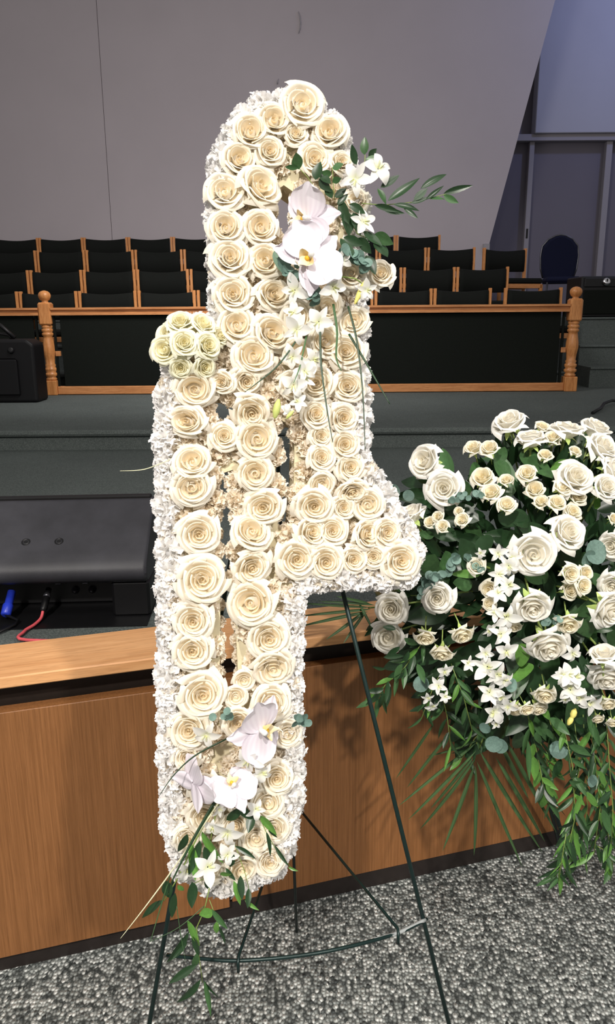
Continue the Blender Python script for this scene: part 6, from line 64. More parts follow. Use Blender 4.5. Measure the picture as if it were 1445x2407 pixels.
# ------------------------------------------------------------------ helpers
def obj(name, mesh, mat=None, parent=None, matrix=None):
    o = bpy.data.objects.new(name, mesh); COL.objects.link(o)
    if mat is not None and mesh is not None and not mesh.materials: mesh.materials.append(mat)
    if parent is not None: o.parent = parent
    if matrix is not None: o.matrix_local = matrix
    return o
def empty(name, loc=(0, 0, 0), rot=(0, 0, 0), parent=None):
    o = bpy.data.objects.new(name, None); COL.objects.link(o); o.location = loc; o.rotation_euler = rot
    o.empty_display_size = 0.1
    if parent is not None: o.parent = parent
    return o
def tag(o, label, category=None, group=None, kind=None):
    if label: o['label'] = label
    if category: o['category'] = category
    if group: o['group'] = group
    if kind: o['kind'] = kind
    return o
class MB:
    def __init__(s): s.v = []; s.f = []; s.sm = []; s.t = []
    def add(s, vs, fs, smooth=False, tint=None):
        n = len(s.v); s.v += [tuple(p) for p in vs]; s.f += [tuple(i + n for i in f) for f in fs]
        s.sm += [smooth] * len(fs); s.t += (list(tint) if tint is not None else [0.0] * len(vs))
        return s
    def box(s, a, b, bev=0.0, M=None):
        x0, y0, z0 = a; x1, y1, z1 = b
        if bev <= 0:
            vs = [(x, y, z) for z in (z0, z1) for y in (y0, y1) for x in (x0, x1)]
            fs = [(0, 2, 3, 1), (4, 5, 7, 6), (0, 1, 5, 4), (2, 6, 7, 3), (0, 4, 6, 2), (1, 3, 7, 5)]
        else:
            c = bev; vs = []; idx = {}
            for ix, X in enumerate((x0, x1)):
                for iy, Y in enumerate((y0, y1)):
                    for iz, Z in enumerate((z0, z1)):
                        sx, sy, sz = (1, -1)[ix], (1, -1)[iy], (1, -1)[iz]
                        for ax in range(3):
                            p = [X + sx * c, Y + sy * c, Z + sz * c]; p[ax] = (X, Y, Z)[ax]
                            idx[(ix, iy, iz, ax)] = len(vs); vs.append(tuple(p))
            fs = []
            for ax in range(3):
                o1, o2 = [a for a in range(3) if a != ax]
                for side in (0, 1):
                    q = []
                    for (m, n) in ((0, 0), (1, 0), (1, 1), (0, 1)):
                        kk = [0, 0, 0]; kk[ax] = side; kk[o1] = m; kk[o2] = n; q.append(idx[(*kk, ax)])
                    fs.append(tuple(q))
                for m in (0, 1):
                    for n in (0, 1):
                        k0 = [0, 0, 0]; k1 = [0, 0, 0]; k0[ax] = 0; k1[ax] = 1
                        k0[o1] = k1[o1] = m; k0[o2] = k1[o2] = n
                        fs.append((idx[(*k0, o1)], idx[(*k1, o1)], idx[(*k1, o2)], idx[(*k0, o2)]))
            for ix in (0, 1):
                for iy in (0, 1):
                    for iz in (0, 1): fs.append(tuple(idx[(ix, iy, iz, a)] for a in range(3)))
        if M is not None: vs = [M @ Vector(p) for p in vs]
        return s.add(vs, fs)
    def tube(s, pts, rad, n=8, smooth=True, flat=1.0):
        pts = [Vector(p) for p in pts]; m = len(pts)
        rads = rad if isinstance(rad, (list, tuple)) else [rad] * m
        vs = []; ref = None
        for i, p in enumerate(pts):
            t = (pts[min(i + 1, m - 1)] - pts[max(i - 1, 0)]).normalized()
            if ref is None:
                ref = Vector((0, 0, 1)) if abs(t.z) < .9 else Vector((1, 0, 0))
                ref = (ref - t * ref.dot(t)).normalized()
            ref = (ref - t * ref.dot(t)).normalized(); b = t.cross(ref)
            for j in range(n):
                a = 2 * pi * j / n; vs.append(p + (ref * cos(a) * flat + b * sin(a)) * rads[i])
        fs = [(i * n + j, i * n + (j + 1) % n, (i + 1) * n + (j + 1) % n, (i + 1) * n + j) for i in range(m - 1) for j in range(n)]
        s.add(vs, fs, smooth); s.add([], [])
        base = len(s.v) - len(vs)
        s.f += [tuple(base + j for j in range(n))[::-1], tuple(base + (m - 1) * n + j for j in range(n))]; s.sm += [False, False]
        return s
    def lathe(s, prof, n=20, M=None, smooth=True):
        vs = [(r * cos(2 * pi * j / n), r * sin(2 * pi * j / n), z) for r, z in prof for j in range(n)]
        if M is not None: vs = [M @ Vector(p) for p in vs]
        m = len(prof)
        fs = [(i * n + j, i * n + (j + 1) % n, (i + 1) * n + (j + 1) % n, (i + 1) * n + j) for i in range(m - 1) for j in range(n)]
        s.add(vs, fs, smooth); base = len(s.v) - len(vs)
        s.f += [tuple(base + j for j in range(n))[::-1], tuple(base + (m - 1) * n + j for j in range(n))]; s.sm += [False, False]
        return s
    def prism(s, prof, x0, x1, smooth=False):   # prof in (y, z), extruded along x
        m = len(prof); vs = [(x0, y, z) for y, z in prof] + [(x1, y, z) for y, z in prof]
        fs = [(i, (i + 1) % m, m + (i + 1) % m, m + i) for i in range(m)] + [tuple(range(m))[::-1], tuple(range(m, 2 * m))]
        return s.add(vs, fs, smooth)
    def mesh(s, name, mat=None, tint=False):
        me = bpy.data.meshes.new(name); me.from_pydata(s.v, [], s.f)
        me.polygons.foreach_set('use_smooth', s.sm)
        if tint:
            a = me.attributes.new('tint', 'FLOAT', 'POINT'); a.data.foreach_set('value', s.t)
        me.validate(); me.update()
        if mat: me.materials.append(mat)
        return me
    def fix(s, me):
        import bmesh
        b = bmesh.new(); b.from_mesh(me); bmesh.ops.recalc_face_normals(b, faces=b.faces); b.to_mesh(me); b.free(); return me
    def build(s, name, mat, parent=None, matrix=None):
        return obj(name, s.fix(s.mesh(name, mat)), None, parent, matrix)

def spline(P, n):
    m = len(P) - 1; q = []; P = [Vector(p) for p in P]
    for i in range(n + 1):
        t = i / n * m; k = min(int(t), m - 1); f = t - k
        p0, p1, p2, p3 = P[max(k - 1, 0)], P[k], P[k + 1], P[min(k + 2, m)]
        q.append(.5 * ((2 * p1) + (p2 - p0) * f + (2 * p0 - 5 * p1 + 4 * p2 - p3) * f * f + (3 * p1 - p0 - 3 * p2 + p3) * f ** 3))
    return q
def srgb(r, g, b):
    f = lambda c: (c / 255 / 12.92) if c / 255 <= .04045 else ((c / 255 + .055) / 1.055) ** 2.4
    return (f(r), f(g), f(b), 1)

# ------------------------------------------------------------------ materials
class NT:
    def __init__(s, name):
        s.m = bpy.data.materials.new(name); s.m.use_nodes = True; s.t = s.m.node_tree; s.t.nodes.clear()
        s.out = s.n('ShaderNodeOutputMaterial')
    def n(s, kind, **kw):
        nd = s.t.nodes.new(kind)
        for a, v in kw.items():
            if a.startswith('_'): setattr(nd, a[1:], v)
            else: nd.inputs[a.replace('__', ' ')].default_value = v
        return nd
    def l(s, a, b): s.t.links.new(a, b)
    def ramp(s, fac, stops, interp='LINEAR'):
        r = s.n('ShaderNodeValToRGB'); r.color_ramp.interpolation = interp
        e = r.color_ramp.elements
        while len(e) < len(stops): e.new(0.5)
        for i, (p, c) in enumerate(stops): e[i].position = p; e[i].color = c
        s.l(fac, r.inputs[0]); return r.outputs[0]
    def mix(s, fac, a, b, mode='MIX'):
        m = s.n('ShaderNodeMix', _data_type='RGBA', _blend_type=mode)
        for sock, v in ((m.inputs[0], fac), (m.inputs[6], a), (m.inputs[7], b)):
            if hasattr(v, 'is_output'): s.l(v, sock)
            else: sock.default_value = v
        return m.outputs[2]
    def coord(s, scale=(1, 1, 1), out='Object'):
        tc = s.n('ShaderNodeTexCoord'); mp = s.n('ShaderNodeMapping'); mp.inputs['Scale'].default_value = scale
        s.l(tc.outputs[out], mp.inputs[0]); return mp.outputs[0]
    def noise(s, vec, scale, detail=3, rough=.55, dist=0):
        nz = s.n('ShaderNodeTexNoise', Scale=scale, Detail=detail, Roughness=rough, Distortion=dist)
        if vec is not None: s.l(vec, nz.inputs['Vector'])
        return nz.outputs['Fac']
    def bump(s, h, strength=.3, dist=.01):
        b = s.n('ShaderNodeBump', Strength=strength, Distance=dist); s.l(h, b.inputs['Height']); return b.outputs[0]
    def finish(s, colour, rough=.5, spec=.5, metal=0, bump=None, transl=0.0, transl_col=None, sheen=0):
        p = s.n('ShaderNodeBsdfPrincipled', Roughness=rough, Metallic=metal)
        p.inputs['Specular IOR Level'].default_value = spec
        if sheen: p.inputs['Sheen Weight'].default_value = sheen
        if hasattr(colour, 'is_output'): s.l(colour, p.inputs['Base Color'])
        else: p.inputs['Base Color'].default_value = colour
        if bump is not None: s.l(bump, p.inputs['Normal'])
        sh = p.outputs[0]
        if transl:
            t = s.n('ShaderNodeBsdfTranslucent'); c = transl_col or colour
            if hasattr(c, 'is_output'): s.l(c, t.inputs[0])
            else: t.inputs[0].default_value = c
            mx = s.n('ShaderNodeMixShader', Fac=transl); s.l(sh, mx.inputs[1]); s.l(t.outputs[0], mx.inputs[2]); sh = mx.outputs[0]
        s.l(sh, s.out.inputs[0]); return s.m
def plain(name, col, rough=.5, spec=.5, metal=0, nscale=40, namp=.12, bump=.0):
    n = NT(name); v = n.coord(); f = n.noise(v, nscale)
    dark = tuple(c * (1 - namp) for c in col[:3]) + (1,); light = tuple(min(1, c * (1 + namp)) for c in col[:3]) + (1,)
    return n.finish(n.ramp(f, [(.3, dark), (.7, light)]), rough, spec, metal, n.bump(f, bump) if bump else None)
def petal_mat(name, edge, heart, transl=.22, rough=.6, vary=.05):
    n = NT(name); at = n.n('ShaderNodeAttribute', _attribute_name='tint')
    c = n.ramp(at.outputs['Fac'], [(0.0, edge), (1.0, heart)])
    oi = n.n('ShaderNodeObjectInfo')
    c = n.mix(n.ramp(oi.outputs['Random'], [(0, (0, 0, 0, 1)), (1, (vary * 4,) * 3 + (1,))]), c, tuple(a * b for a, b in zip(edge[:3], (.98, .93, .82))) + (1,))
    return n.finish(c, rough, .2, 0, None, transl)
def leaf_mat(name, col, back=None, rough=.35, transl=.12):
    n = NT(name); v = n.coord(); f = n.noise(v, 6, 2)
    oi = n.n('ShaderNodeObjectInfo')
    lo = tuple(c * .7 for c in col[:3]) + (1,); hi = tuple(min(1, c * 1.35) for c in col[:3]) + (1,)
    c = n.mix(.5, n.ramp(f, [(.3, lo), (.7, hi)]), n.ramp(oi.outputs['Random'], [(0, lo), (1, hi)]))
    geo = n.n('ShaderNodeNewGeometry'); bk = back or tuple(min(1, c_ * 1.5 + .01) for c_ in col[:3]) + (1,)
    c = n.mix(geo.outputs['Backfacing'], c, bk)
    return n.finish(c, rough, .5, 0, None, transl)
def wood_mat(name, scale, dark, light, rough=.4, nscale=6.0):
    n = NT(name); v = n.coord(scale)
    f = n.noise(v, nscale, 5, .6, .3); g = n.noise(v, nscale * 4, 3, .7)
    c = n.ramp(f, [(.32, dark), (.5, tuple((a + b) / 2 for a, b in zip(dark, light))), (.7, light)])
    c = n.mix(n.ramp(g, [(.40, (.4,) * 3 + (1,)), (.5, (0, 0, 0, 1))]), c, tuple(x * .72 for x in dark[:3]) + (1,))
    return n.finish(c, rough, .4, 0, n.bump(g, .06, .002))
M_ = {}
M_['rose'] = petal_mat('cream_rose_petal', srgb(250, 245, 233), srgb(248, 232, 200), .3)
M_['rose_green'] = petal_mat('greenish_cream_petal', srgb(247, 246, 226), srgb(242, 232, 188), .28)
M_['rose_white'] = petal_mat('white_rose_petal', srgb(250, 249, 245), srgb(249, 243, 226), .3)
M_['rose_small'] = petal_mat('ivory_spray_rose_petal', srgb(248, 245, 232), srgb(244, 231, 194), .28)
M_['carnation'] = petal_mat('white_carnation_petal', srgb(253, 252, 252), srgb(250, 247, 240), .35, .7, .02)
M_['carnation_cream_bounce'] = petal_mat('cream_bounce_carnation_petal', srgb(250, 242, 228), srgb(246, 228, 198), .35, .7, .05)  # cream petals, with warm bounce light between the roses put into the colour
M_['orchid'] = petal_mat('moth_orchid_petal', srgb(235, 230, 237), srgb(216, 204, 217), .12, .5, .01)
M_['dendrobium'] = petal_mat('dendrobium_petal', srgb(238, 238, 234), srgb(222, 226, 150), .25, .5, .02)
M_['yellow'] = plain('orchid_lip_yellow', srgb(226, 176, 50), .5, .3, nscale=300, namp=.3)
M_['lip'] = petal_mat('orchid_lip', srgb(246, 240, 220), srgb(226, 190, 80), .1)
M_['bud_green'] = plain('green_bud', srgb(196, 206, 120), .5); M_['bud_yellow'] = plain('yellow_bud', srgb(226, 216, 120), .5)
M_['d'] = leaf_mat('dark_leaf', srgb(36, 62, 36)); M_['m'] = leaf_mat('green_leaf', srgb(62, 96, 56)); M_['b'] = leaf_mat('bright_leaf', srgb(92, 138, 62))
M_['p'] = leaf_mat('grey_green_leaf', srgb(120, 148, 128), None, .6); M_['euc'] = leaf_mat('eucalyptus_leaf', srgb(104, 132, 122), None, .6)
M_['palm'] = leaf_mat('palm_leaf', srgb(72, 100, 62), None, .45); M_['w'] = plain('pale_grass_blade', srgb(206, 204, 170), .6)
M_['stem'] = plain('green_stem', srgb(120, 140, 70), .5); M_['calyx'] = leaf_mat('rose_calyx', srgb(150, 170, 95), None, .5)
M_['foam'] = plain('floral_foam', srgb(205, 195, 165), .9, .1); M_['foam_green'] = plain('green_floral_foam', srgb(22, 38, 24), .9, .1)
M_['wire'] = plain('dark_green_wire', srgb(22, 44, 42), .35, .5, .3); M_['wire_bare'] = plain('bare_steel', srgb(176, 180, 180), .42, .5, .35)
M_['panel'] = wood_mat('oak_veneer_upright', (30, 30, .5), srgb(126, 83, 47), srgb(150, 102, 62), .4)
M_['cap'] = wood_mat('oak_rail', (.6, 8, 8), srgb(212, 154, 102), srgb(232, 178, 126), .4)
M_['oak'] = wood_mat('oak_turned', (7, 7, .8), srgb(178, 114, 62), srgb(214, 150, 92), .35)
M_['oak_h'] = wood_mat('oak_horizontal', (.5, 7, 7), srgb(172, 112, 66), srgb(208, 146, 94), .4)
M_['plinth'] = plain('dark_plinth', srgb(42, 36, 34), .5, .3); M_['reveal'] = plain('dark_brown_reveal', srgb(34, 26, 21), .55, .3)
M_['felt'] = plain('dark_green_fabric', srgb(22, 25, 22), .95, .1, nscale=300, namp=.25)
M_['chair'] = plain('black_upholstery', srgb(20, 22, 20), .9, .15, nscale=250, namp=.25)
M_['navy'] = plain('navy_upholstery', srgb(16, 20, 44), .9, .2, nscale=250)
M_['black'] = plain('black_plastic', srgb(16, 16, 18), .45, .4); M_['bagcloth'] = plain('black_nylon', srgb(9, 9, 12), .6, .3, nscale=400)
M_['chrome'] = plain('chrome', srgb(200, 200, 205), .15, .5, 1); M_['grey_metal'] = plain('grey_metal', srgb(92, 92, 98), .35, .5, .8)
M_['blue'] = plain('blue_plug', srgb(40, 62, 190), .35, .5); M_['pink'] = plain('pink_cable', srgb(226, 92, 100), .5); M_['green'] = plain('green_cable', srgb(40, 160, 110), .5)
M_['switch'] = plain('outlet_plate', srgb(150, 146, 150), .4)
def wall_mat(name, col):
    n = NT(name); v = n.coord(); f = n.noise(v, 1.2, 4, .6); g = n.noise(v, 220, 2)
    return n.finish(n.ramp(f, [(.3, tuple(c * .95 for c in col[:3]) + (1,)), (.7, col)]), .85, .2, 0, n.bump(g, .12, .002))
M_['wall'] = wall_mat('painted_plaster', srgb(178, 170, 174)); M_['wall_dark'] = wall_mat('grey_panel_paint', srgb(112, 108, 118))
M_['wall_rear'] = wall_mat('rear_wall_paint', srgb(170, 170, 182)); M_['batten'] = wall_mat('batten_paint', srgb(150, 146, 152))
def monitor_mat():
    n = NT('monitor_shell'); v = n.coord(); f = n.noise(v, 9, 4, .6); g = n.noise(v, 500, 2)
    return n.finish(n.ramp(f, [(.35, srgb(50, 50, 55)), (.7, srgb(60, 60, 66))]), .5, .45, 0, n.bump(g, .3, .001))
M_['monitor'] = monitor_mat()
def carpet(name, stops, scale, bumpd, rough=1.0, stretch=(1, 1, 1), joint=.9, j0=.38):
    n = NT(name); v = n.coord(stretch)
    vo = n.n('ShaderNodeTexVoronoi', Scale=scale, Randomness=.75); n.l(v, vo.inputs['Vector'])
    sep = n.n('ShaderNodeSeparateColor'); n.l(vo.outputs['Color'], sep.inputs[0])
    c = n.ramp(sep.outputs[0], stops)
    big = n.noise(v, 1.5, 3)
    c = n.mix(1.0, c, n.ramp(big, [(.3, (.86,) * 3 + (1,)), (.7, (1, 1, 1, 1))]), 'MULTIPLY')
    inv = n.ramp(vo.outputs['Distance'], [(0, (1, 1, 1, 1)), (.55, (0, 0, 0, 1))])
    c = n.mix(n.ramp(vo.outputs['Distance'], [(j0, (0, 0, 0, 1)), (j0 + .34, (joint,) * 3 + (1,))]), c, srgb(44, 47, 46))
    return n.finish(c, rough, .1, 0, n.bump(inv, .9, bumpd))
M_['carpet'] = carpet('grey_tweed_loop_carpet', [(0, srgb(72, 76, 76)), (.25, srgb(134, 139, 137)), (.6, srgb(180, 185, 181)), (1, srgb(236, 239, 235))], 118, .007, stretch=(1.0, .75, 1))
M_['stage'] = carpet('grey_green_stage_carpet', [(0, srgb(82, 89, 88)), (.5, srgb(97, 104, 102)), (1, srgb(114, 121, 119))], 260, .0012, joint=.3)

# ------------------------------------------------------------------ the setting
def struct(o): o['kind'] = 'structure'; return o
f = MB(); f.box((-9, -6, -.12), (10, 3.2, 0)); struct(f.build('floor', M_['carpet']))
WA = radians(16.482)
wf = empty('wall_front', (-.494, 1.595, 0), (0, 0, WA)); struct(wf)
x0, x1, JX = -6.2, 6.6, .300
MB().box((x0, .020, 0), (x1, .048, .0525)).build('plinth', M_['plinth'], wf)
MB().box((x0, .006, .053), (JX - .004, .042, .697), .0015).build('panel', M_['panel'], wf).location = (0, -.006, 0)
o = MB().box((JX + .006, .016, .053), (2.05, .048, .697), .0015).build('panel', M_['panel'], wf)
o = MB().box((2.058, .016, .053), (x1, .048, .697), .0015).build('panel', M_['panel'], wf)
MB().box((x0, .049, .0), (x1, .06, .757)).build('reveal', M_['reveal'], wf)
MB().box((x0, -.006, .757), (x1, .182, .785), .003).build('cap_rail', M_['cap'], wf)
def wl(s, t, z): return Vector((-.494, 1.595, z)) + Vector((cos(WA), sin(WA), 0)) * s + Vector((-sin(WA), cos(WA), 0)) * t
# lower stage floor: front edge follows the front wall
def slab(name, pts, z0, z1, mat):
    b = MB(); m = len(pts); b.add([(p[0], p[1], z0) for p in pts] + [(p[0], p[1], z1) for p in pts],
        [(i, (i + 1) % m, m + (i + 1) % m, m + i) for i in range(m)] + [tuple(range(m))[::-1], tuple(range(m, 2 * m))])
    return struct(b.build(name, mat))
a, b_ = wl(x0, .061, 0), wl(x1, .061, 0)
slab('stage_floor', [(a.x, a.y), (b_.x, b_.y), (12, 5.3), (-9, 5.3), (-9, a.y)], 0, .65, M_['stage'])
b = MB(); prof = [(5.28, .0), (5.28, .735), (5.252, .75), (5.243, .765), (5.248, .782), (5.262, .79), (13.8, .79), (13.8, 0)]
b.prism(prof, -18, 12); struct(b.build('upper_stage_floor', M_['stage']))
def tier(name, xa, xb, ya, yb, z):
    b = MB(); b.prism([(ya, .79), (ya, z - .03), (ya - .02, z - .015), (ya - .015, z), (yb, z), (yb, .79)], xa, xb)
    return struct(b.build(name, M_['stage']))
tier('riser_floor', -6.5, 2.75, 8.25, 9.1, .944)
tier('riser_floor', -6.5, 2.75, 9.1, 10.05, 1.217)
tier('riser_floor', -6.5, 6.5, 10.05, 13.3, 1.505)
tier('riser_floor', -6.5, 2.55, 11.0, 12.28, 1.755)
tier('step_floor', 2.95, 6.5, 8.08, 8.45, 1.0)
tier('step_floor', 2.95, 6.5, 8.45, 8.75, 1.21)
tier('step_floor', 2.95, 6.5, 8.75, 10.05, 1.5)
# big plaster wall with a slanting right edge
def wall_poly(name, pts, y0, y1, mat):
    b = MB(); m = len(pts); b.add([(x, y0, z) for x, z in pts] + [(x, y1, z) for x, z in pts],
        [(i, (i + 1) % m, m + (i + 1) % m, m + i) for i in range(m)] + [tuple(range(m))[::-1], tuple(range(m, 2 * m))])
    return struct(b.build(name, mat))
wb = wall_poly('wall_back', [(-2.93, .8), (2.38, .8), (5.0, 12), (-2.93, 12)], 12.3, 12.55, M_['wall'])
wall_poly('wall_back_left', [(-18, .0), (-2.938, .0), (-2.938, 12), (-18, 12)], 12.305, 12.55, M_['wall'])
# two pale curls of paint peeling from the plaster
for pts in ([(-.075, 5.72), (-.055, 5.66), (-.045, 5.58), (-.055, 5.50), (-.075, 5.44)], [(-.37, 4.86), (-.385, 4.83), (-.39, 4.79)]):
    MB().tube([(x, 12.292 - .006 * (i % 2), z) for i, (x, z) in enumerate(pts)], [.004, .009, .010, .009, .004][:len(pts)], 6).build('paint_flake', M_['switch'], wb)
wr = empty('wall_right', (0, 13.4, 0)); struct(wr)
MB().box((1.5, .12, .8), (12, .3, 12)).build('panel', M_['wall_dark'], wr)
MB().box((3.66, -.12, 4.32), (12, .12, 12), .01).build('upper_panel', M_['wall_rear'], wr)
MB().box((2.2, -.06, 4.22), (9, .12, 4.32), .005).build('ledge', M_['batten'], wr)
MB().box((3.62, .0, .8), (3.70, .12, 4.22), .006).build('batten', M_['batten'], wr)
MB().box((4.86, .0, .8), (4.96, .12, 4.22), .006).build('batten', M_['batten'], wr)
MB().box((3.645, -.01, 2.75), (3.675, 0, 2.9), .003).build('latch', M_['black'], wr)

# ------------------------------------------------------------------ choir railing
rail = empty('choir_railing', (0, 7.75, .79)); tag(rail, 'oak choir railing with dark green fabric panels across the stage', 'railing')
def post(x):
    sq = .062; b = MB()
    b.box((x - sq, -sq, 0), (x + sq, sq, .145), .006)
    b.lathe([(.05, .145), (.058, .16), (.045, .175), (.045, .18), (.062, .195), (.062, .215), (.046, .225), (.06, .245), (.06, .265), (.046, .275), (.055, .295), (.044, .31), (.05, .36), (.062, .43), (.06, .48), (.048, .55), (.044, .575), (.056, .585), (.056, .602), (.044, .612), (.056, .622), (.056, .64), (.044, .65), (.056, .66), (.05, .678)], 24, Matrix.Translation((x, 0, 0)))
    b.box((x - sq, -sq, .678), (x + sq, sq, .895), .016)
    p = b.build('post', M_['oak'], rail)
    k = MB().lathe([(.03, .88), (.034, .9), (.026, .908), (.046, .92), (.058, .945), (.060, .965), (.052, .985), (.034, 1.0), (.01, 1.008)], 24, Matrix.Translation((x, 0, 0)))
    k.build('ball_finial', M_['oak'], p)
XL, XR = -2.545, 2.63
for x in (-5.6, XL, XR): post(x)
for (a, b_) in ((-5.53, XL - .062), (XL + .062, XR - .062)):
    t = MB(); t.prism([(-.05, .772), (-.05, .79), (-.035, .80), (-.035, .815), (-.06, .825), (-.06, .845), (.06, .845), (.06, .825), (.035, .815), (.035, .80), (.05, .79), (.05, .772)], a, b_)
    t.build('top_rail', M_['oak_h'], rail)
    MB().box((a, -.035, .005), (b_, .035, .085), .005).build('bottom_rail', M_['oak_h'], rail)
    MB().box((a + .07, -.012, .085), (b_ - .07, .012, .772), .004).build('panel', M_['felt'], rail)
    for x in (a, b_ - .05):
        MB().box((x, -.02, .38), (x + .05, .02, .43), .004).build('bracket', M_['oak_h'], rail)
        MB().box((x, -.016, .085), (x + .02, .016, .772), .003).build('stile', M_['felt'], rail)

# ------------------------------------------------------------------ choir chairs
W0 = .635
def chair_meshes(w):
    d = {}
    # back pad: curved band
    b = MB(); n = 10; vs = []
    for i in range(n + 1):
        t = i / n; x = -w / 2 + .045 + (w - .09) * t; sag = .035 * sin(pi * t)
        for (dy, z) in ((-.02, .585), (-.028, .72), (-.015, .845 - .018 * sin(pi * t)), (.01, .852 - .018 * sin(pi * t)), (.022, .835), (.024, .60), (.01, .575)):
            vs.append((x, .2 + dy + sag, z))
    m = 7; fs = [(i * m + j, i * m + (j + 1) % m, (i + 1) * m + (j + 1) % m, (i + 1) * m + j) for i in range(n) for j in range(m)]
    fs += [tuple(range(m))[::-1], tuple(n * m + j for j in range(m))]
    b.add(vs, fs, True); d['backrest'] = b.fix(b.mesh('backrest', M_['chair']))
    b = MB(); b.box((-.016, -.022, 0), (.016, .022, .87), .004); d['upright'] = b.fix(b.mesh('upright', M_['oak']))
    b = MB(); b.box((-.02, -.02, 0), (.02, .02, .40), .004); d['leg'] = b.fix(b.mesh('leg', M_['oak']))
    b = MB(); b.box((-w / 2 + .02, -.27, .405), (w / 2 - .02, .19, .475), .02); d['seat'] = b.fix(b.mesh('seat', M_['chair']))
    b = MB(); b.box((-w / 2 + .02, -.255, .35), (w / 2 - .02, -.23, .405), .004); b.box((-w / 2 + .02, .15, .35), (w / 2 - .02, .175, .405), .004)
    d['seat_rail'] = b.fix(b.mesh('seat_rail', M_['oak_h'])); return d
CM = chair_meshes(W0)
def chair(loc, rz, label, group=None):
    t = empty('choir_chair', loc, (0, 0, rz)); tag(t, label, 'chair', group)
    for nm in ('backrest', 'seat', 'seat_rail'): obj(nm, CM[nm], None, t)
    for s in (-1, 1):
        obj('upright', CM['upright'], None, t).location = (s * (W0 / 2 - .022), .215, 0)
        obj('leg', CM['leg'], None, t).location = (s * (W0 / 2 - .03), -.235, 0)
    return t
ORD = ['first', 'second', 'third', 'fourth', 'fifth', 'sixth', 'seventh', 'eighth', 'ninth', 'tenth', 'eleventh']
def row(name, y, z, left_edge, n, extra=()):
    for i in range(n):
        x = left_edge + W0 * (i + .5)
        chair((x, y - .215, z), 0, 'black padded oak choir chair in the %s row, %s from the left' % (name, ORD[i]), 'choir chairs in the %s row' % name)
row('front', 8.55, .944, -3.715, 9)
row('second', 9.55, 1.217, -3.925, 10)
row('third', 10.5, 1.515, -4.135, 10)
row('back', 11.4, 1.755, -4.385, 11) if False else None
W_save = W0
for i in range(10):
    chair((-3.754 + .6285 * (i - .5), 11.4 - .215, 1.755), 0, 'black padded oak choir chair in the back row, %s from the left' % ORD[i], 'choir chairs in the back row')
chair((2.44, 8.55 - .215, .944), 0, 'black padded oak choir chair at the right end of the front row, beyond a gap', 'choir chairs in the front row')
chair((2.66, 10.6 - .26, 1.505), radians(14), 'single black padded oak choir chair standing apart below the slanting wall edge', None)
# navy banquet chair
t = empty('banquet_chair', (3.36, 10.55, 1.505), (0, 0, radians(-8))); tag(t, 'navy round-topped stacking chair standing alone before the grey panelled wall', 'chair')
b = MB(); prof = [(-.19, .50), (-.225, .62), (-.235, .78), (-.22, .90), (-.15, .985), (-.06, 1.03), (0, 1.04), (.06, 1.03), (.15, .985), (.22, .90), (.235, .78), (.225, .62), (.19, .50)]
m = len(prof); ins = [(x * .86, .5 + (z - .5) * .95 + .006) for x, z in prof]
vs = [(x, .215, z) for x, z in prof] + [(x, .185, z) for x, z in prof] + [(x, .165, z) for x, z in ins] 
fs = [tuple(range(m))] + [(i, i + 1, m + i + 1, m + i) for i in range(m - 1)] + [(m + i, m + i + 1, 2 * m + i + 1, 2 * m + i) for i in range(m - 1)] + [tuple(range(2 * m, 3 * m))[::-1], (m - 1, 0, m, 2 * m - 1), (2 * m - 1, m, 2 * m, 3 * m - 1)]
b.add(vs, fs); b.build('backrest', M_['navy'], t)
MB().tube([(x * 1.04, .2, .5 + (z - .5) * 1.015) for x, z in prof], .012).build('back_frame', M_['grey_metal'], t)
MB().box((-.22, -.25, .42), (.22, .19, .50), .03).build('seat', M_['navy'], t)
for sx in (-1, 1):
    for sy, yy in ((-1, -.23), (1, .19)): MB().tube([(sx * .2, yy, .43), (sx * .215, yy + sy * .03, 0.0)], .012).build('leg', M_['grey_metal'], t)

# ------------------------------------------------------------------ stage clutter
t = empty('rolling_case', (-2.78, 7.18, .79)); tag(t, 'black soft rolling case with a raised handle standing beside the left post', 'bag')
b = MB(); n = 12
prof = [(-.33, 0), (.30, 0), (.335, .04), (.335, .42), (.31, .52), (.24, .565), (-.27, .565), (-.33, .52)]
b.prism([(y, z) for y, z in prof], -.15, .15)
me = b.fix(b.mesh('body', M_['bagcloth'])); o = obj('body', me, None, t, Matrix.Rotation(radians(90), 4, 'Z')); md = o.modifiers.new('bevel', 'BEVEL'); md.width = .03; md.segments = 3
MB().box((-.25, -.17, .06), (.18, -.145, .40), .02).build('front_pocket', M_['bagcloth'], t)
MB().tube([(-.16, .02, .56), (-.16, .02, .62), (-.14, .02, .635), (.06, .02, .60), (.08, .02, .56)], .014).build('handle', M_['black'], t)
MB().tube([(-.10, .02, .63), (-.02, .02, .70), (.0, .0, .685), (.12, 0, .575)], .018).build('strap', M_['black'], t)
for x in (-.05, .13):
    MB().lathe([(.0, 0), (.024, .0), (.03, .006), (.018, .012), (.0, .012)], 14, Matrix.Translation((x, -.158, .47)) @ Matrix.Rotation(radians(90), 4, 'X')).build('rivet', M_['black'], t)
for x in (-.2, .22): MB().lathe([(.03, -.015), (.035, -.01), (.035, .01), (.03, .015)], 14, Matrix.Translation((x, -.05, .03)) @ Matrix.Rotation(radians(90), 4, 'Y')).build('wheel', M_['black'], t)

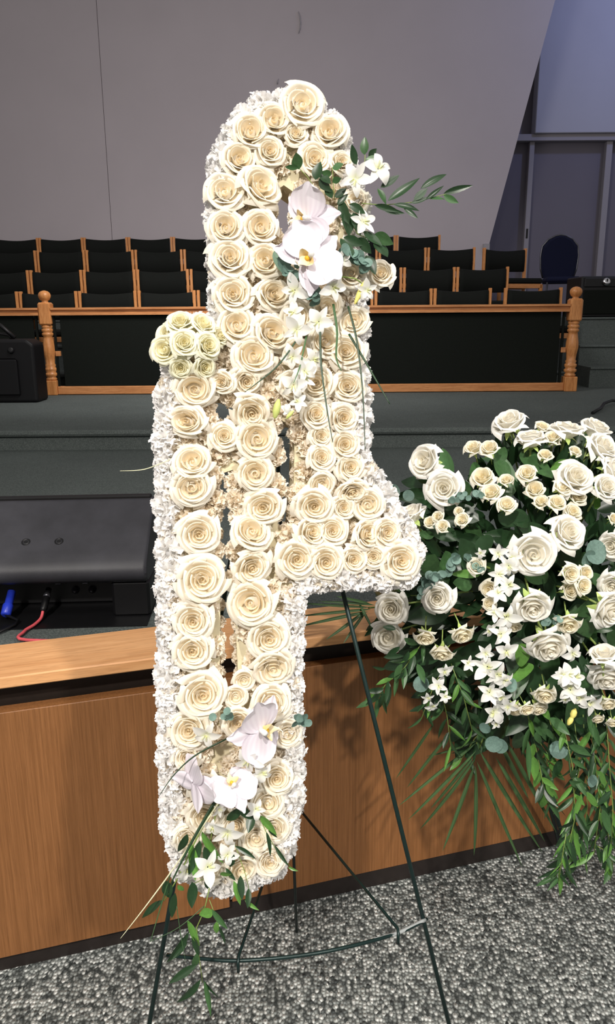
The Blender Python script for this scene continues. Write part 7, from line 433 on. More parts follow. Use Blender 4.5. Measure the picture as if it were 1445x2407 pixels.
t = empty('amplifier_cabinet', (3.62, 9.05, 1.5)); tag(t, 'black amplifier cabinet with a round chrome knob at the top of the carpeted steps', 'amplifier')
MB().box((-.5, -.02, 0), (.5, .5, .45), .015).build('body', M_['black'], t)
MB().box((-.47, -.04, .03), (.47, -.02, .30), .008).build('grille', M_['felt'], t)
MB().box((-.47, -.035, .33), (.47, -.02, .43), .008).build('control_panel', M_['black'], t)
kn = MB().lathe([(0, 0), (.045, 0), (.045, .012), (.038, .03), (.0, .034)], 20, Matrix.Translation((-.23, -.035, .385)) @ Matrix.Rotation(radians(90), 4, 'X')).build('knob', M_['chrome'], t)
MB().box((-.238, -.073, .39), (-.222, -.066, .42), .002).build('pointer', M_['black'], kn)

o = MB().box((2.70, 12.27, 2.46), (2.80, 12.302, 2.58), .006).build('outlet_plate', M_['switch']); tag(o, 'small grey plate on the plaster wall behind the back chairs', 'outlet')

# floor monitor behind the cap rail
t = empty('stage_monitor', (-1.0, 2.16, .65), (0, 0, radians(3))); tag(t, 'dark grey wedge floor monitor lying behind the oak rail', 'speaker')
MXL, MXR = -.72, .515
b = MB(); prof = [(.16, .0), (.16, .102), (.05, .110), (.022, .117), (.004, .132), (-.002, .15), (.004, .17), (.02, .188), (.05, .208), (.235, .318), (.252, .326), (.275, .325), (.56, .04), (.56, 0)]
b.prism(prof, MXL, MXR); o = b.build('shell', M_['monitor'], t); md = o.modifiers.new('bevel', 'BEVEL'); md.width = .012; md.segments = 3; md.limit_method = 'ANGLE'; md.angle_limit = radians(50)
for p in o.data.polygons: p.use_smooth = len(p.vertices) == 4
sl = math.atan2(.318 - .208, .235 - .05)
for x in (.140, .240):
    Mx = Matrix.Translation((x, .088, .2306)) @ Matrix.Rotation(sl, 4, 'X')
    r = MB().lathe([(.0135, -.004), (.0135, .0014), (.0118, .0022), (.0098, .0014), (.0092, .0004)], 24, Mx).build('screw_socket', M_['black'], t)
    MB().lathe([(.009, -.003), (.009, .0006), (.005, .0002), (.0, .0)], 20, Mx).build('socket_floor', M_['monitor'], r)
for xa, xb in ((MXL, MXL + .04), (.40, MXR)): MB().box((xa, .03, 0), (xb, .165, .115), .008).build('side_cheek', M_['black'], t)
MB().box((MXL + .04, .150, .006), (.40, .159, .098), .003).build('connector_panel', M_['black'], t)
MB().box((MXL + .01, .248, .315), (MXR - .012, .278, .334), .004).build('rear_lip', M_['black'], t)
MB().box((MXL, -.05, .0005), (MXR, .16, .0035)).build('shade_plate', M_['black'], t)  # thin black sheet added over the carpet, standing in for shade beneath the monitor
for x in (.262, .315):
    MB().lathe([(.0, 0), (.012, 0), (.012, .008), (.006, .012), (.006, .02), (0, .021)], 12, Matrix.Translation((x, .150, .05)) @ Matrix.Rotation(radians(90), 4, 'X')).build('knob', M_['grey_metal'], t)
for x in (.20, .285): MB().box((x, .140, .07), (x + .02, .150, .085), .002).build('switch_button', M_['grey_metal'], t)
c = empty('power_cable', (0, 0, .65)); tag(c, 'black cable ending in a blue plug pushed into the floor monitor', 'cable')
pl = MB().lathe([(.010, 0), (.015, .004), (.016, .035), (.0125, .04), (.0125, .085), (.0, .086)], 14, Matrix.Translation((-.915, 2.165, .026)) @ Matrix.Rotation(radians(-52), 4, 'X')).build('plug', M_['blue'], c)
MB().tube([(-.915, 2.167, .028), (-.874, 2.155, .015), (-.876, 2.13  , .010), (-.90, 2.08, .010), (-1.05, 2.04, .010), (-1.5, 2.0, .010)], .0045).build('lead', M_['black'], c)
c = empty('signal_cable', (0, 0, .65)); tag(c, 'pink cable with a black connector plugged into the floor monitor', 'cable')
cn = MB().lathe([(.0075, 0), (.011, .012), (.011, .05), (.009, .055), (.009, .085), (0, .086)], 14, Matrix.Translation((-.81, 2.19, .028)) @ Matrix.Rotation(radians(-55), 4, 'X')).build('connector', M_['black'], c)
MB().lathe([(.0115, .052), (.0118, .06), (.0095, .066)], 14, Matrix.Translation((-.81, 2.19, .028)) @ Matrix.Rotation(radians(-55), 4, 'X')).build('ring', M_['grey_metal'], cn)
MB().tube(spline([(-.81, 2.192, .030), (-.811, 2.17, .014), (-.818, 2.13  , .010), (-.83, 2.08, .010), (-.80, 2.02, .010), (-.5, 2.02, .010), (-.2, 2.08, .010)], 30) , .0048).build('lead', M_['pink'], c)
c = MB().tube([(-.39, 2.09, .658), (-.395, 2.1, .70), (-.41, 2.15, .73), (-.42, 2.2, .70), (-.41, 2.25, .657)], .004).build('green_cable', M_['green']); tag(c, 'green cable loop beside the right end of the floor monitor', 'cable')
c = MB().tube([(2.2, 5.9, .802), (2.32, 6.05, .82), (2.42, 6.25, .835), (2.58, 6.5, .83), (2.8, 6.65, .802), (3.1, 6.5, .802), (3.3, 6.1, .802), (3.0, 5.8, .802)], .012).build('stage_cable', M_['black']); tag(c, 'black cable loop lying on the upper stage carpet in front of the railing', 'cable')

# ------------------------------------------------------------------ flower meshes
def petal_grid(mb, phi, r, h, half, base_r, curl, lip, spiral, nu=10, nv=7, ph=0., tint0=.4, tint1=0., ruff=.02, z0=0.):
    vs = []; ti = []
    for j in range(nv + 1):
        t = j / nv
        wsh = .5 + .5 * sin(min(1, t * 1.35) * pi / 2)
        for i in range(nu + 1):
            s = -1 + 2 * i / nu
            a = phi + half * s * wsh
            hh = h * (1 - .20 * abs(s) ** 3)
            rho = base_r + (r - base_r) * (1 - (1 - t) ** 2.2) + spiral * s * r * t
            z = hh * sin(t * pi / 2) ** .85
            if t > .62:
                k = (t - .62) / .38; rho += curl * k * k * (.6 + .7 * s * s); z -= lip * k * k * k * (.5 + .8 * s * s)
            rho += ruff * r * sin(4.2 * s + ph) * t * t; z += ruff * .8 * sin(6 * s + ph * 2) * t * t
            vs.append((rho * cos(a), rho * sin(a), z0 + z)); ti.append(tint0 + (tint1 - tint0) * t)
    fs = [(j * (nu + 1) + i, j * (nu + 1) + i + 1, (j + 1) * (nu + 1) + i + 1, (j + 1) * (nu + 1) + i) for j in range(nv) for i in range(nu)]
    mb.add(vs, fs, True, ti)
def rose_mesh(name, seed, mat, kind=0, small=False):
    R = random.Random(seed); mb = MB(); phi = R.uniform(0, 6.28)
    H = 1.0
    if kind == 0:   # dense spiral
        rings = [(r, .98 - .0 * r) for r in (.05, .09, .13)]; mids = 8 if small else 12; r0, rm = .17, .74; bud_h = .96
    elif kind == 1: # open cup around a standing bud
        rings = [(r, .80) for r in (.06, .11, .17, .22)]; mids = 7 if small else 9; r0, rm = .42, .76; bud_h = .84
    else:           # loosely blown
        rings = [(r, .72) for r in (.06, .12, .2)]; mids = 8; r0, rm = .28, .8; bud_h = .74
    for i, (r, h) in enumerate(rings):
        petal_grid(mb, phi, r, bud_h - .02 * i, 1.9, r * .6, .0, .0, .38, 10, 6, R.uniform(0, 6), 1.0, .75, .02); phi += 2.2
    for i in range(mids):
        q = i / (mids - 1); r = r0 + (rm - r0) * q ** .9 + R.uniform(-.02, .02)
        h = (.98 - .16 * q) if kind == 0 else (.97 - .17 * q if kind == 1 else .88 - .18 * q)
        petal_grid(mb, phi, r, h + R.uniform(-.03, .03), 1.35 - .35 * q, r * .45, .015 + .09 * q, .01 + .05 * q, R.choice((.1, .13, .16)), 10, 7, R.uniform(0, 6), .9 - .35 * q, .62 - .55 * q, .02 + .015 * q); phi += 2.4 + R.uniform(-.15, .15)
    no = 5 if small else 7
    for i in range(no):
        q = i / (no - 1); r = .78 + .16 * q
        petal_grid(mb, phi, r, .74 - .22 * q + R.uniform(-.05, .05), .92 + R.uniform(-.08, .1), .34, .13 + .07 * q, .1 + .14 * q, .06, 10, 8, R.uniform(0, 6), .45, 0, .035); phi += 2.4 + R.uniform(-.2, .2)
    # closed heart and base so no gap shows below
    mb.lathe([(.0, .0), (.3, .02), (.36, .1), (.3, .3), (.1, .5), (.02, .55)], 12)
    mb.t += [1.0] * (len(mb.v) - len(mb.t))
    return mb.mesh(name, mat, True)
def carnation_mesh(name, seed, mat):
    R = random.Random(seed); mb = MB(); n = 30
    for i in range(n):
        z = 1 - (i + .5) / n * 1.15; rr = math.sqrt(max(0, 1 - z * z)); a = i * 2.39996 + R.uniform(-.25, .25)
        d = Vector((rr * cos(a), rr * sin(a), z)).normalized()
        t = d.cross(Vector((R.uniform(-1, 1), R.uniform(-1, 1), R.uniform(-1, 1)))).normalized(); nn = d.cross(t)
        L = .84 + .24 * R.random(); ph = R.uniform(0, 6); nu, nv = 14, 4; vs = []; ti = []; bend = R.uniform(-.35, .35)
        for j in range(nv + 1):
            v = j / nv
            for k in range(nu + 1):
                u = -1 + 2 * k / nu
                ser = (.035 if k % 2 else -.025) * v * v
                rad = .3 + (L - .3) * v * (1 - .16 * u * u) + ser
                p = d * rad + t * (u * .62 * v ** .7) + nn * ((.13 * sin(6 * u + ph) + .04 * sin(14 * u + ph)) * v * v + bend * v * v * v)
                vs.append(p); ti.append((1 - v) ** 1.0)
        fs = [(j * (nu + 1) + k, j * (nu + 1) + k + 1, (j + 1) * (nu + 1) + k + 1, (j + 1) * (nu + 1) + k) for j in range(nv) for k in range(nu)]
        mb.add(vs, fs, True, ti)
    mb.lathe([(.02, -.55), (.36, -.42), (.56, 0), (.42, .38), (.15, .56), (.02, .6)], 12)  # pale inner core, added so light bounces out between the petals
    mb.t += [.6] * (len(mb.v) - len(mb.t))
    return mb.mesh(name, mat, True)
ROSE = {(c, k): [rose_mesh('rose', 10 * k + s + (100 if c == 'g' else 0), M_['rose_green' if c == 'g' else 'rose'], k) for s in range(4 if c == 'r' else 2)] for c in 'rg' for k in range(3)}
ROSE_W = [rose_mesh('rose', 300 + s, M_['rose_white'], s % 3 if s % 3 != 1 else 0) for s in range(5)]
ROSE_S = [rose_mesh('spray_rose', 400 + s, M_['rose_small'], (0, 0, 1, 2)[s % 4], True) for s in range(4)]
CARN = [carnation_mesh('carnation', 500 + s, M_['carnation']) for s in range(6)]
CARN_C = [carnation_mesh('carnation', 520 + s, M_['carnation_cream_bounce']) for s in range(6)]
def calyx_mesh():
    b = MB(); b.lathe([(.02, -.30), (.16, -.22), (.2, -.08), (.3, .04), (.2, .1)], 12)
    for i in range(5):
        a = i * 2 * pi / 5
        vs = []
        for j in range(6):
            t = j / 5; w = .16 * sin(pi * (t * .85 + .12)); r = .18 + .55 * t; z = .02 + .16 * t - .42 * t * t
            for s in (-1, 0, 1): vs.append((r * cos(a) - s * w * sin(a), r * sin(a) + s * w * cos(a), z + (.02 if s == 0 else 0)))
        b.add(vs, [(j * 3 + k, j * 3 + k + 1, j * 3 + k + 4, j * 3 + k + 3) for j in range(5) for k in range(2)], True)
    b.tube([(0, 0, -.25), (.05, 0, -.8), (.0, .05, -1.6)], .06, 6)
    return b.mesh('calyx', M_['calyx'])
CALYX = calyx_mesh()
def blade(L, W, nl=8, fold=.25, droop=.1, taper=1.0, cup=0., nu=4, side=0., point=.9):
    vs = []
    for j in range(nl + 1):
        t = j / nl; w = W * .5 * (sin(pi * min(.999, t ** taper)) ** point + .02)
        for k in range(nu + 1):
            s = -1 + 2 * k / nu
            vs.append((s * w + side * t * t * W, L * t, -droop * L * t * t + fold * abs(s) * w + cup * (t - .5) ** 2 * L))
    fs = [(j * (nu + 1) + k, j * (nu + 1) + k + 1, (j + 1) * (nu + 1) + k + 1, (j + 1) * (nu + 1) + k) for j in range(nl) for k in range(nu)]
    return vs, fs
def leaf_variants(name, mat, fold, droop, taper, n=3, point=.9, nl=8):
    out = []
    for i in range(n):
        b = MB(); vs, fs = blade(1, 1, nl, fold, droop * (i - (n - 1) / 2), taper, 0, 4, (.25, -.25, 0)[i % 3], point); b.add(vs, fs, True); out.append(b.mesh(name, mat))
    return out
LEAF = {c: leaf_variants('leaf', M_[c], .09, .22, .85) for c in 'dmbp'}
BROAD = {c: leaf_variants('broad_leaf', M_[c], .10, .3, .8, 3, .75, 10) for c in 'dmb'}
PALMB = leaf_variants('palm_leaflet', M_['palm'], .035, .10, .75, 3, .6, 10)
def round_leaf():
    b = MB(); n = 14; vs = [(0, 0, 0)] + [(cos(2 * pi * i / n) * .5, sin(2 * pi * i / n) * .5, .06) for i in range(n)] + [(cos(2 * pi * i / n), sin(2 * pi * i / n) * .95, .16 + .04 * sin(3 * 2 * pi * i / n)) for i in range(n)]
    fs = [(0, 1 + i, 1 + (i + 1) % n) for i in range(n)] + [(1 + i, 1 + n + i, 1 + n + (i + 1) % n, 1 + (i + 1) % n) for i in range(n)]
    return b.add(vs, fs, True).mesh('eucalyptus_leaf', M_['euc'])
EUCM = round_leaf()
def leaf_matrix(a, b, width, up, roll):
    a, b = Vector(a), Vector(b); y = b - a; L = y.length; y.normalize()
    z = (up - y * up.dot(y)).normalized(); z = Matrix.Rotation(roll, 3, y) @ z; x = y.cross(z)
    m = Matrix((x * width, y * L, z * L)).transposed().to_4x4(); m.translation = a; return m
def facing(loc, n, spin, sx, sy=None, sz=None):
    n = Vector(n).normalized(); q = n.to_track_quat('Z', 'Y')
    return Matrix.Translation(loc) @ q.to_matrix().to_4x4() @ Matrix.Rotation(spin, 4, 'Z') @ Matrix.Diagonal((sx, sy or sx, sz or sx, 1))

# moth orchid: petals and sepals are sub-parts of the flower
def orchid_meshes():
    d = {}
    def fan(L, W, point, cup, name, veins=True):
        b = MB(); vs = []; nl, nu = 10, 14; ti = []
        for j in range(nl + 1):
            t = j / nl; w = W * .5 * math.sqrt(max(.02, 1 - (2 * (.02 + .955 * t ** point) - 1) ** 2))
            for k in range(nu + 1):
                s = -1 + 2 * k / nu
                z = cup * t * t + .07 * s * s * t + .018 * sin(5 * s + 3 * t)
                vs.append((s * w, L * t - .13 * L * s * s * t * t, z)); ti.append(min(1, .25 * (1 - t) + .55 * (.5 + .5 * cos(pi * k)) * (1 - .6 * t)))
        fs = [(j * (nu + 1) + k, j * (nu + 1) + k + 1, (j + 1) * (nu + 1) + k + 1, (j + 1) * (nu + 1) + k) for j in range(nl) for k in range(nu)]
        return b.add(vs, fs, True, ti).mesh(name, M_['orchid'], True)
    d['petal'] = fan(.98, 1.12, 1.12, .16, 'petal'); d['sepal'] = fan(.98, .62, .95, -.12, 'sepal')
    b = MB(); b.lathe([(.0, .30), (.06, .29), (.085, .22), (.07, .08), (.09, .0)], 12); d['column'] = b.mesh('column', M_['dendrobium'])
    b = MB()
    for s in (-1, 1):
        vs = []
        for j in range(6):
            t = j / 5
            for k in range(5):
                u = k / 4
                vs.append((s * (.05 + .2 * sin(pi * t * .9) * (.4 + .6 * u)), -.02 - .28 * t, .06 + .26 * u * sin(pi * (.2 + .75 * t))))
        b.add(vs, [(j * 5 + k, j * 5 + k + 1, (j + 1) * 5 + k + 1, (j + 1) * 5 + k) for j in range(5) for k in range(4)], True, [.15 + .75 * (1 - (i // 5) / 5) for i in range(30)])
    vs = []
    for j in range(7):
        t = j / 6; w = .10 * (1 - t) + .03 + .06 * math.exp(-((t - .45) / .2) ** 2)
        for s in (-1, 0, 1): vs.append((s * w, -.05 - .42 * t, .05 + .10 * t + .1 * t * t + (.03 if s == 0 else 0)))
    b.add(vs, [(j * 3 + k, j * 3 + k + 1, j * 3 + k + 4, j * 3 + k + 3) for j in range(6) for k in range(2)], True, [.7 - .6 * (i // 3) / 6 for i in range(21)])
    for s in (-1, 1): b.tube([(s * .02, -.46, .24), (s * .07, -.50, .32), (s * .13, -.46, .36)], [.02, .014, .006], 6)
    b.t += [.6] * (len(b.v) - len(b.t)); d['lip'] = b.mesh('lip', M_['lip'], True)
    b = MB(); b.lathe([(0, .0), (.06, .01), (.07, .05), (.04, .09), (0, .1)], 10, Matrix.Translation((0, -.12, .09)), True); d['callus'] = b.mesh('callus', M_['yellow'])
    return d
OM = orchid_meshes()
def orchid(parent, matrix):
    o = obj('moth_orchid', OM['column'], None, parent, matrix)
    for nm, mesh, ang, z in (('sepal', 'sepal', 0, -.03), ('sepal', 'sepal', 128, -.035), ('sepal', 'sepal', -128, -.04), ('petal', 'petal', 76, .02), ('petal', 'petal', -76, .025)):
        obj(nm, OM[mesh], None, o, Matrix.Translation((0, 0, z)) @ Matrix.Rotation(radians(ang), 4, 'Z') @ Matrix.Rotation(radians(rng.uniform(-4, 6)), 4, 'X'))
    tag(obj('lip', OM['lip'], None, o), 'cream lip with a golden throat'); tag(obj('callus', OM['callus'], None, o), 'golden spot inside the lip')
    return o
def dendrobium_mesh(seed):
    R = random.Random(seed); b = MB()
    for i, ang in enumerate((0, 66, 142, 218, 294)):
        L = R.uniform(.88, 1.1); W = (.66 if i in (1, 4) else .48) * R.uniform(.9, 1.15); vs = []; ti = []; nl, nu = 8, 4; lift = R.uniform(.05, .5); curl = R.uniform(-.55, .05); tw = R.uniform(-.3, .3)
        for j in range(nl + 1):
            t = j / nl; w = W * .5 * (sin(pi * min(.99, .1 + .88 * t ** .85)) ** .8)
            for k in range(nu + 1):
                s = -1 + 2 * k / nu
                vs.append(Matrix.Rotation(radians(ang), 3, 'Z') @ Vector((s * w, .04 + L * t * (1 - .15 * abs(curl) * t), lift * t + curl * t * t * t + .12 * abs(s) * w * 2 + tw * s * w * t))); ti.append(max(0, .55 - 1.9 * t))
        b.add(vs, [(j * (nu + 1) + k, j * (nu + 1) + k + 1, (j + 1) * (nu + 1) + k + 1, (j + 1) * (nu + 1) + k) for j in range(nl) for k in range(nu)], True, ti)
    vs = []; ti = []
    for j in range(6):   # throat: a rolled lip opening downwards
        t = j / 5
        for k in range(9):
            a = -2.2 + 4.4 * k / 8; r = .08 + .12 * t
            vs.append((r * sin(a), -.05 - .30 * t - r * .3 * cos(a) * t, .08 + .28 * t * (1 - .5 * t) - r * cos(a) * .9)); ti.append(.95 - .5 * t)
    b.add(vs, [(j * 9 + k, j * 9 + k + 1, (j + 1) * 9 + k + 1, (j + 1) * 9 + k) for j in range(5) for k in range(8)], True, ti)
    return b.mesh('dendrobium_orchid', M_['dendrobium'], True)
DENM = [dendrobium_mesh(700 + i) for i in range(6)]
def bud(parent, a, b, w, mat):
    a, b = Vector(a), Vector(b); d = b - a; L = d.length
    m = MB().lathe([(w * .15, 0), (w * .5, L * .3), (w * .55, L * .6), (w * .3, L * .9), (w * .05, L)], 12, Matrix.Translation(a) @ d.to_track_quat('Z', 'Y').to_matrix().to_4x4())
    return m.build('orchid_bud', mat, parent)

# ------------------------------------------------------------------ the standing flower piece
piece = empty('flower_piece'); tag(piece, 'tall cream rose and white carnation standing piece with orchid sprays on a wire easel', 'flower arrangement')
ca, sa, cl, sl_ = cos(PIECE_YAW), sin(PIECE_YAW), cos(PIECE_LEAN), sin(PIECE_LEAN)
U = Vector((ca, sa, 0)); N = Vector((sa * cl, -ca * cl, sl_)); V = N.cross(U)
PM = Matrix((U, V, N)).transposed().to_4x4(); PM.translation = PIECE_ORIGIN; piece.matrix_world = PM
polys = [[Vector((x, y, 0)) for x, y in p] for p in FOAM]
tris = geometry.tessellate_polygon(polys); flat = [p for q in polys for p in q]; nf = len(flat)
TH = .058
mb = MB(); vs = [tuple(p) for p in flat] + [(p.x, p.y, -TH) for p in flat]
fs = [tuple(t) for t in tris] + [tuple(i + nf for i in t)[::-1] for t in tris]; base = 0
for q in polys:
    m = len(q); fs += [(base + i, base + (i + 1) % m, nf + base + (i + 1) % m, nf + base + i) for i in range(m)]; base += m
mb.add(vs, fs); mb.build('foam_base', M_['foam'], piece, Matrix.Translation((0, 0, -.006)))
filler = MB()
for i, (u, v, z, r, nx, ny, nz) in enumerate(CARNATIONS):
    n = Vector((nx + rng.uniform(-.15, .15), ny + rng.uniform(-.15, .15), nz))
    mtx = facing((u, v, z), n, rng.uniform(0, 6.28), *((r * 1.02,) * 3 if r > .018 else (r,) * 3))
    white = nz < .78 and r > .018
    if i < 299: obj('carnation', (CARN if white else CARN_C)[i % 6], None, piece, mtx)
    else:
        me = CARN_C[i % 6]; filler.add([mtx @ q.co for q in me.vertices], [tuple(q.vertices) for q in me.polygons], True, [q.value for q in me.attributes['tint'].data])
o = obj('carnation_filler', filler.mesh('carnation_filler', M_['carnation_cream_bounce'], True), None, piece); o['kind'] = 'stuff'
nr = len(ROSES)
for i, (u, v, z, rx, ry, kd) in enumerate(ROSES):
    cluster = i >= nr - NCLUSTER
    big = max(rx, ry); ratio = min(rx, ry) / big
    n = Vector((rng.uniform(-.10, .10), rng.uniform(-.10, .10), 1))
    tiltamt = math.sqrt(max(0, 1 - ratio * ratio)) * .55
    if ratio < .93:
        s = rng.choice((-1, 1)); n += Vector((s * tiltamt, 0, 0)) if rx < ry else Vector((0, s * tiltamt, 0))
    if cluster:
        c = Vector((u - ROSES[nr - NCLUSTER + 2][0], v - ROSES[nr - NCLUSTER + 2][1], 0)); n = Vector((c.x * 16, c.y * 16, 1)) + Vector((0, .1, 0))
    variants = ROSE[('g' if cluster else 'r', kd)]
    sz = (big * .92) if not cluster else big
    k2 = .5 + .5 * ratio
    mtx = facing((u, v, z + .006), n, 0, 1)
    mtx = mtx @ Matrix.Diagonal((rx * 1.11, ry * 1.11, sz * .95, 1)) @ Matrix.Rotation(rng.uniform(0, 6.28), 4, 'Z')
    obj('rose', variants[i % len(variants)], None, piece, mtx)
for (x, y, z, ang, (tx, ty), s) in ORCHIDS:
    # lip points along ang (measured anticlockwise from the piece's right)
    m = Matrix.Translation((x, y, z)) @ Matrix.Rotation(radians(tx), 4, 'X') @ Matrix.Rotation(radians(ty), 4, 'Y') @ Matrix.Rotation(radians(ang + 90), 4, 'Z') @ Matrix.Scale(.062 * s, 4)
    orchid(piece, m)
for i, (x, y, z, r, ang) in enumerate(DENDROBIUMS):
    n = Vector((rng.uniform(-.4, .4), rng.uniform(-.45, .15), 1))
    obj('dendrobium_orchid', DENM[i % 6], None, piece, facing((x, y, z), n, radians(ang + rng.uniform(-25, 25)), r * .80))
for (ax, ay, az, bx, by, bz, w, c) in BUDS:
    bud(piece, (ax, ay, az), (bx, by, bz), w, {'y': M_['bud_yellow'], 'g': M_['bud_green'], 'w': M_['dendrobium']}[c])
SPR = {}
for s, pts, w in STEMS:
    o = MB().tube(pts, [w * (1 - .5 * i / len(pts)) for i in range(len(pts))], 6).build('stem', M_['stem'], piece) if s in SPR else None
    if o is None:
        SPR[s] = MB().tube(pts, [w * (1 - .5 * i / len(pts)) for i in range(len(pts))], 6).build('ruscus_sprig', M_['stem'], piece)
    else:
        o.parent = SPR[s]
for i, (ax, ay, az, bx, by, bz, w, c, s) in enumerate(LEAVES):
    obj('leaf', LEAF[c][i % 3], None, SPR[s], leaf_matrix((ax, ay, az), (bx, by, bz), w * 1.05, Vector((0, 0, 1)), rng.uniform(-.7, .7)))
for (x, y, z, r) in EUCALYPTUS:
    obj('eucalyptus_leaf', EUCM, None, piece, facing((x, y, z), (rng.uniform(-.9, .9), rng.uniform(-.9, .9), 1), rng.uniform(0, 6), r))
for pts, w, c in GRASS:
    n = 14; P = [Vector(p) for p in pts]; m = len(P) - 1; q = []
    for i in range(n + 1):
        t = i / n * m; k = min(int(t), m - 1); f = t - k
        p0, p1, p2, p3 = P[max(k - 1, 0)], P[k], P[k + 1], P[min(k + 2, m)]
        q.append(.5 * ((2 * p1) + (p2 - p0) * f + (2 * p0 - 5 * p1 + 4 * p2 - p3) * f * f + (3 * p1 - p0 - 3 * p2 + p3) * f ** 3))
    MB().tube(q, [w * (1 - .7 * (i / n) ** 2) for i in range(n + 1)], 6, True, .4).build('grass_blade', M_[c], piece)

# ------------------------------------------------------------------ wire easel
ez = empty('wire_easel', (0, 0, 0)); tag(ez, 'dark green wire easel holding up the tall rose and carnation piece', 'easel')
E_ = {k: (Vector(v) if k != 'bar' else [Vector(p) for p in v]) for k, v in EASEL.items()}
WR = .0042
MB().tube([E_['apex'], E_['rfoot']], WR).build('leg', M_['wire'], ez); MB().tube([E_['apex'] + Vector((-.004, 0, 0)), E_['lfoot']], WR).build('leg', M_['wire'], ez)
MB().tube([E_['hinge'], E_['rear']], WR * .9).build('rear_leg', M_['wire'], ez)
B_ = E_['bar']
MB().tube(spline(B_, 30), WR * .8).build('crossbar', M_['wire'], ez)
tag(MB().tube(spline([B_[4] * .5 + B_[5] * .5, B_[5], B_[5] * .06 + B_[6] * .94], 10), WR * .86).build('worn_patch', M_['wire_bare'], ez), 'crossbar stretch with the green paint worn off')
for hk in (B_[2], B_[5]):
    MB().tube([E_['brace'], hk + Vector((0, .006, .004)), hk + Vector((0, -.006, .004)), hk + Vector((0, -.006, -.018))], WR * .7).build('brace', M_['wire'], ez)
for s in (-1, 1):
    p = E_['apex'].lerp(E_['lfoot'] if s < 0 else E_['rfoot'], .25)
    MB().tube([p, p + N * .03, p + N * .03 + V * .02], WR * .8).build('hook', M_['wire'], ez)

# ------------------------------------------------------------------ rose spray on the right
sp = empty('rose_spray', SPRAY_CENTRE); tag(sp, 'round spray of white roses, orchids and greenery on a stand at the right', 'flower arrangement')
SI = Matrix.Translation(SPRAY_CENTRE).inverted(); CV = Vector(SPRAY_CENTRE); EYE = Vector((0, -.97, .25))
def put(name, mesh, parent, m): return obj(name, mesh, None, parent, SI @ m)
b = MB(); n = 14
b.lathe([(.02, -.16), (.08, -.14), (.11, -.06), (.11, .03), (.09, .10), (.05, .14), (.0, .145)], 16, Matrix.Translation((0, -.06, 0)))
b.build('foam_cage', M_['foam_green'], sp)
for i, (x, y, z, nx, ny, nz, r) in enumerate(BIG_ROSES):
    m = facing((x, y, z), (nx, ny, nz), rng.uniform(0, 6.28), r, r, r * 1.05) @ Matrix.Translation((0, 0, -.5))
    o = put('rose', ROSE_W[i % 5], sp, m); obj('calyx', CALYX, None, o)
for i, (x, y, z, nx, ny, nz, r) in enumerate(SPRAY_ROSES):
    n_ = Vector((nx + rng.uniform(-.25, .25), ny - .1, nz + rng.uniform(-.1, .3)))
    m = facing((x, y, z), n_, rng.uniform(0, 6.28), r, r, r * 1.1) @ Matrix.Translation((0, 0, -.5))
    o = put('spray_rose', ROSE_S[i % 4], sp, m); obj('calyx', CALYX, None, o)
for i, (x, y, z, nx, ny, nz, r, ang) in enumerate(SPRAY_DENDROBIUMS):
    put('dendrobium_orchid', DENM[i % 6], sp, facing((x, y, z), (nx + rng.uniform(-.3, .3), ny, nz + rng.uniform(-.5, .1)), radians(ang), r * .95))
for (ax, ay, az, bx, by, bz, w) in SPRAY_BUDS: bud(sp, Vector((ax, ay, az)) - CV, Vector((bx, by, bz)) - CV, w, M_['bud_yellow'])
for i, (ax, ay, az, bx, by, bz, w, c) in enumerate(SPRAY_LEAVES):
    put('ruscus_leaf', LEAF[c][i % 3], sp, leaf_matrix((ax, ay, az), (bx, by, bz), w * 1.05, EYE, rng.uniform(-.6, .6)))
for st, lv in SPRIGS:
    s = MB().tube([Vector(p) - CV for p in st], .0012, 6).build('ruscus_sprig', M_['stem'], sp)
    for i, (ax, ay, az, bx, by, bz, w, c) in enumerate(lv):
        put('leaf', LEAF[c][i % 3], s, leaf_matrix((ax, ay, az), (bx, by, bz), w, EYE, rng.uniform(-1, 1)))
for fan_ in PALMS:
    p0 = Vector(fan_[0][:3]); pc = sum((Vector(q[:3]) for q in fan_), Vector()) / len(fan_)
    s = MB().tube([Vector((0, 0, -.05)), (pc - CV) * .6, pc - CV, p0 - CV], .0022, 6).build('palm_frond', M_['stem'], sp)
    for i, (ax, ay, az, bx, by, bz, w) in enumerate(fan_):
        put('leaflet', PALMB[i % 3], s, leaf_matrix((ax, ay, az), (bx, by, bz), w * 1.1, EYE, rng.uniform(-.5, .5)))
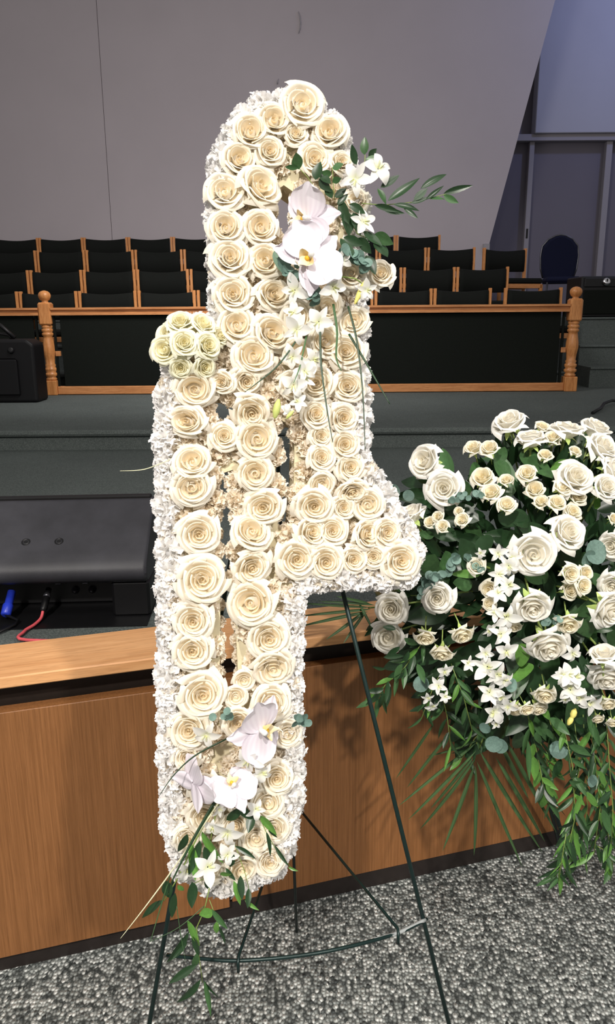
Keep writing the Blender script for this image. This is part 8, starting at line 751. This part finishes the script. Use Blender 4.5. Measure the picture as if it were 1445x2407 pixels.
for i, (ax, ay, az, bx, by, bz, w, c) in enumerate(BROAD_LEAVES):
    put('broad_leaf', BROAD[c][i % 3], sp, leaf_matrix((ax, ay, az), (bx, by, bz), w * 1.05, EYE, rng.uniform(-.8, .8) if i > 25 else rng.uniform(-.3, .3)))
for (x, y, z, r) in SPRAY_EUCALYPTUS:
    put('eucalyptus_leaf', EUCM, sp, facing((x, y, z), (rng.uniform(-.6, .6), -1, rng.uniform(-.5, .7)), rng.uniform(0, 6), r))
mb = MB(); R = random.Random(5)
for i in range(900):   # dense dark filler greenery around the cage
    th = R.uniform(0, 2 * pi); q = math.sqrt(R.random()); px = .36 * q * cos(th); pz = .34 * q * sin(th)
    py = -.24 * math.sqrt(max(0, 1 - q * q)) * R.uniform(.2, .85) - .0
    a = Vector((px, py, pz)); d = Vector((cos(th) + R.uniform(-.8, .8), R.uniform(-.8, .2), sin(th) + R.uniform(-.8, .8))).normalized()
    vs, fs = blade(1, 1, 4, .09, R.uniform(-.2, .2), .85, 0, 2)
    m = leaf_matrix(a, a + d * R.uniform(.05, .09), R.uniform(.014, .03), Vector((R.uniform(-.5, .5), -1, R.uniform(-.3, .6))), 0)
    mb.add([m @ Vector(p) for p in vs], fs, True)
o = obj('filler_foliage', mb.mesh('filler_foliage', M_['d']), None, sp); o['kind'] = 'stuff'
for i in range(26):   # stems running back to the cage
    x, y, z = BIG_ROSES[i % len(BIG_ROSES)][:3] if i < len(BIG_ROSES) else SPRAY_ROSES[i][:3]
    e = Vector((x, y, z)) - CV; MB().tube([e * .15, e * .6 + Vector((0, .03, 0)), e * .93 + Vector((0, .02, 0))], .0022, 6).build('stem', M_['stem'], sp)
st = empty('spray_stand', (0, 0, 0)); tag(st, 'dark wire stand mostly hidden behind the trailing greenery of the rose spray', 'easel')
MB().tube([STAND['a'], STAND['fa']], .006).build('leg', M_['wire'], st)
MB().tube([STAND['b'], STAND['fb']], .006).build('leg', M_['wire'], st)
MB().tube([Vector(STAND['a']).lerp(Vector(STAND['b']), .5), STAND['fc']], .006).build('leg', M_['wire'], st)
MB().tube([STAND['a'], CV + Vector((0, .06, -.12)), CV + Vector((0, .1, .05))], .006).build('cradle', M_['wire'], st)
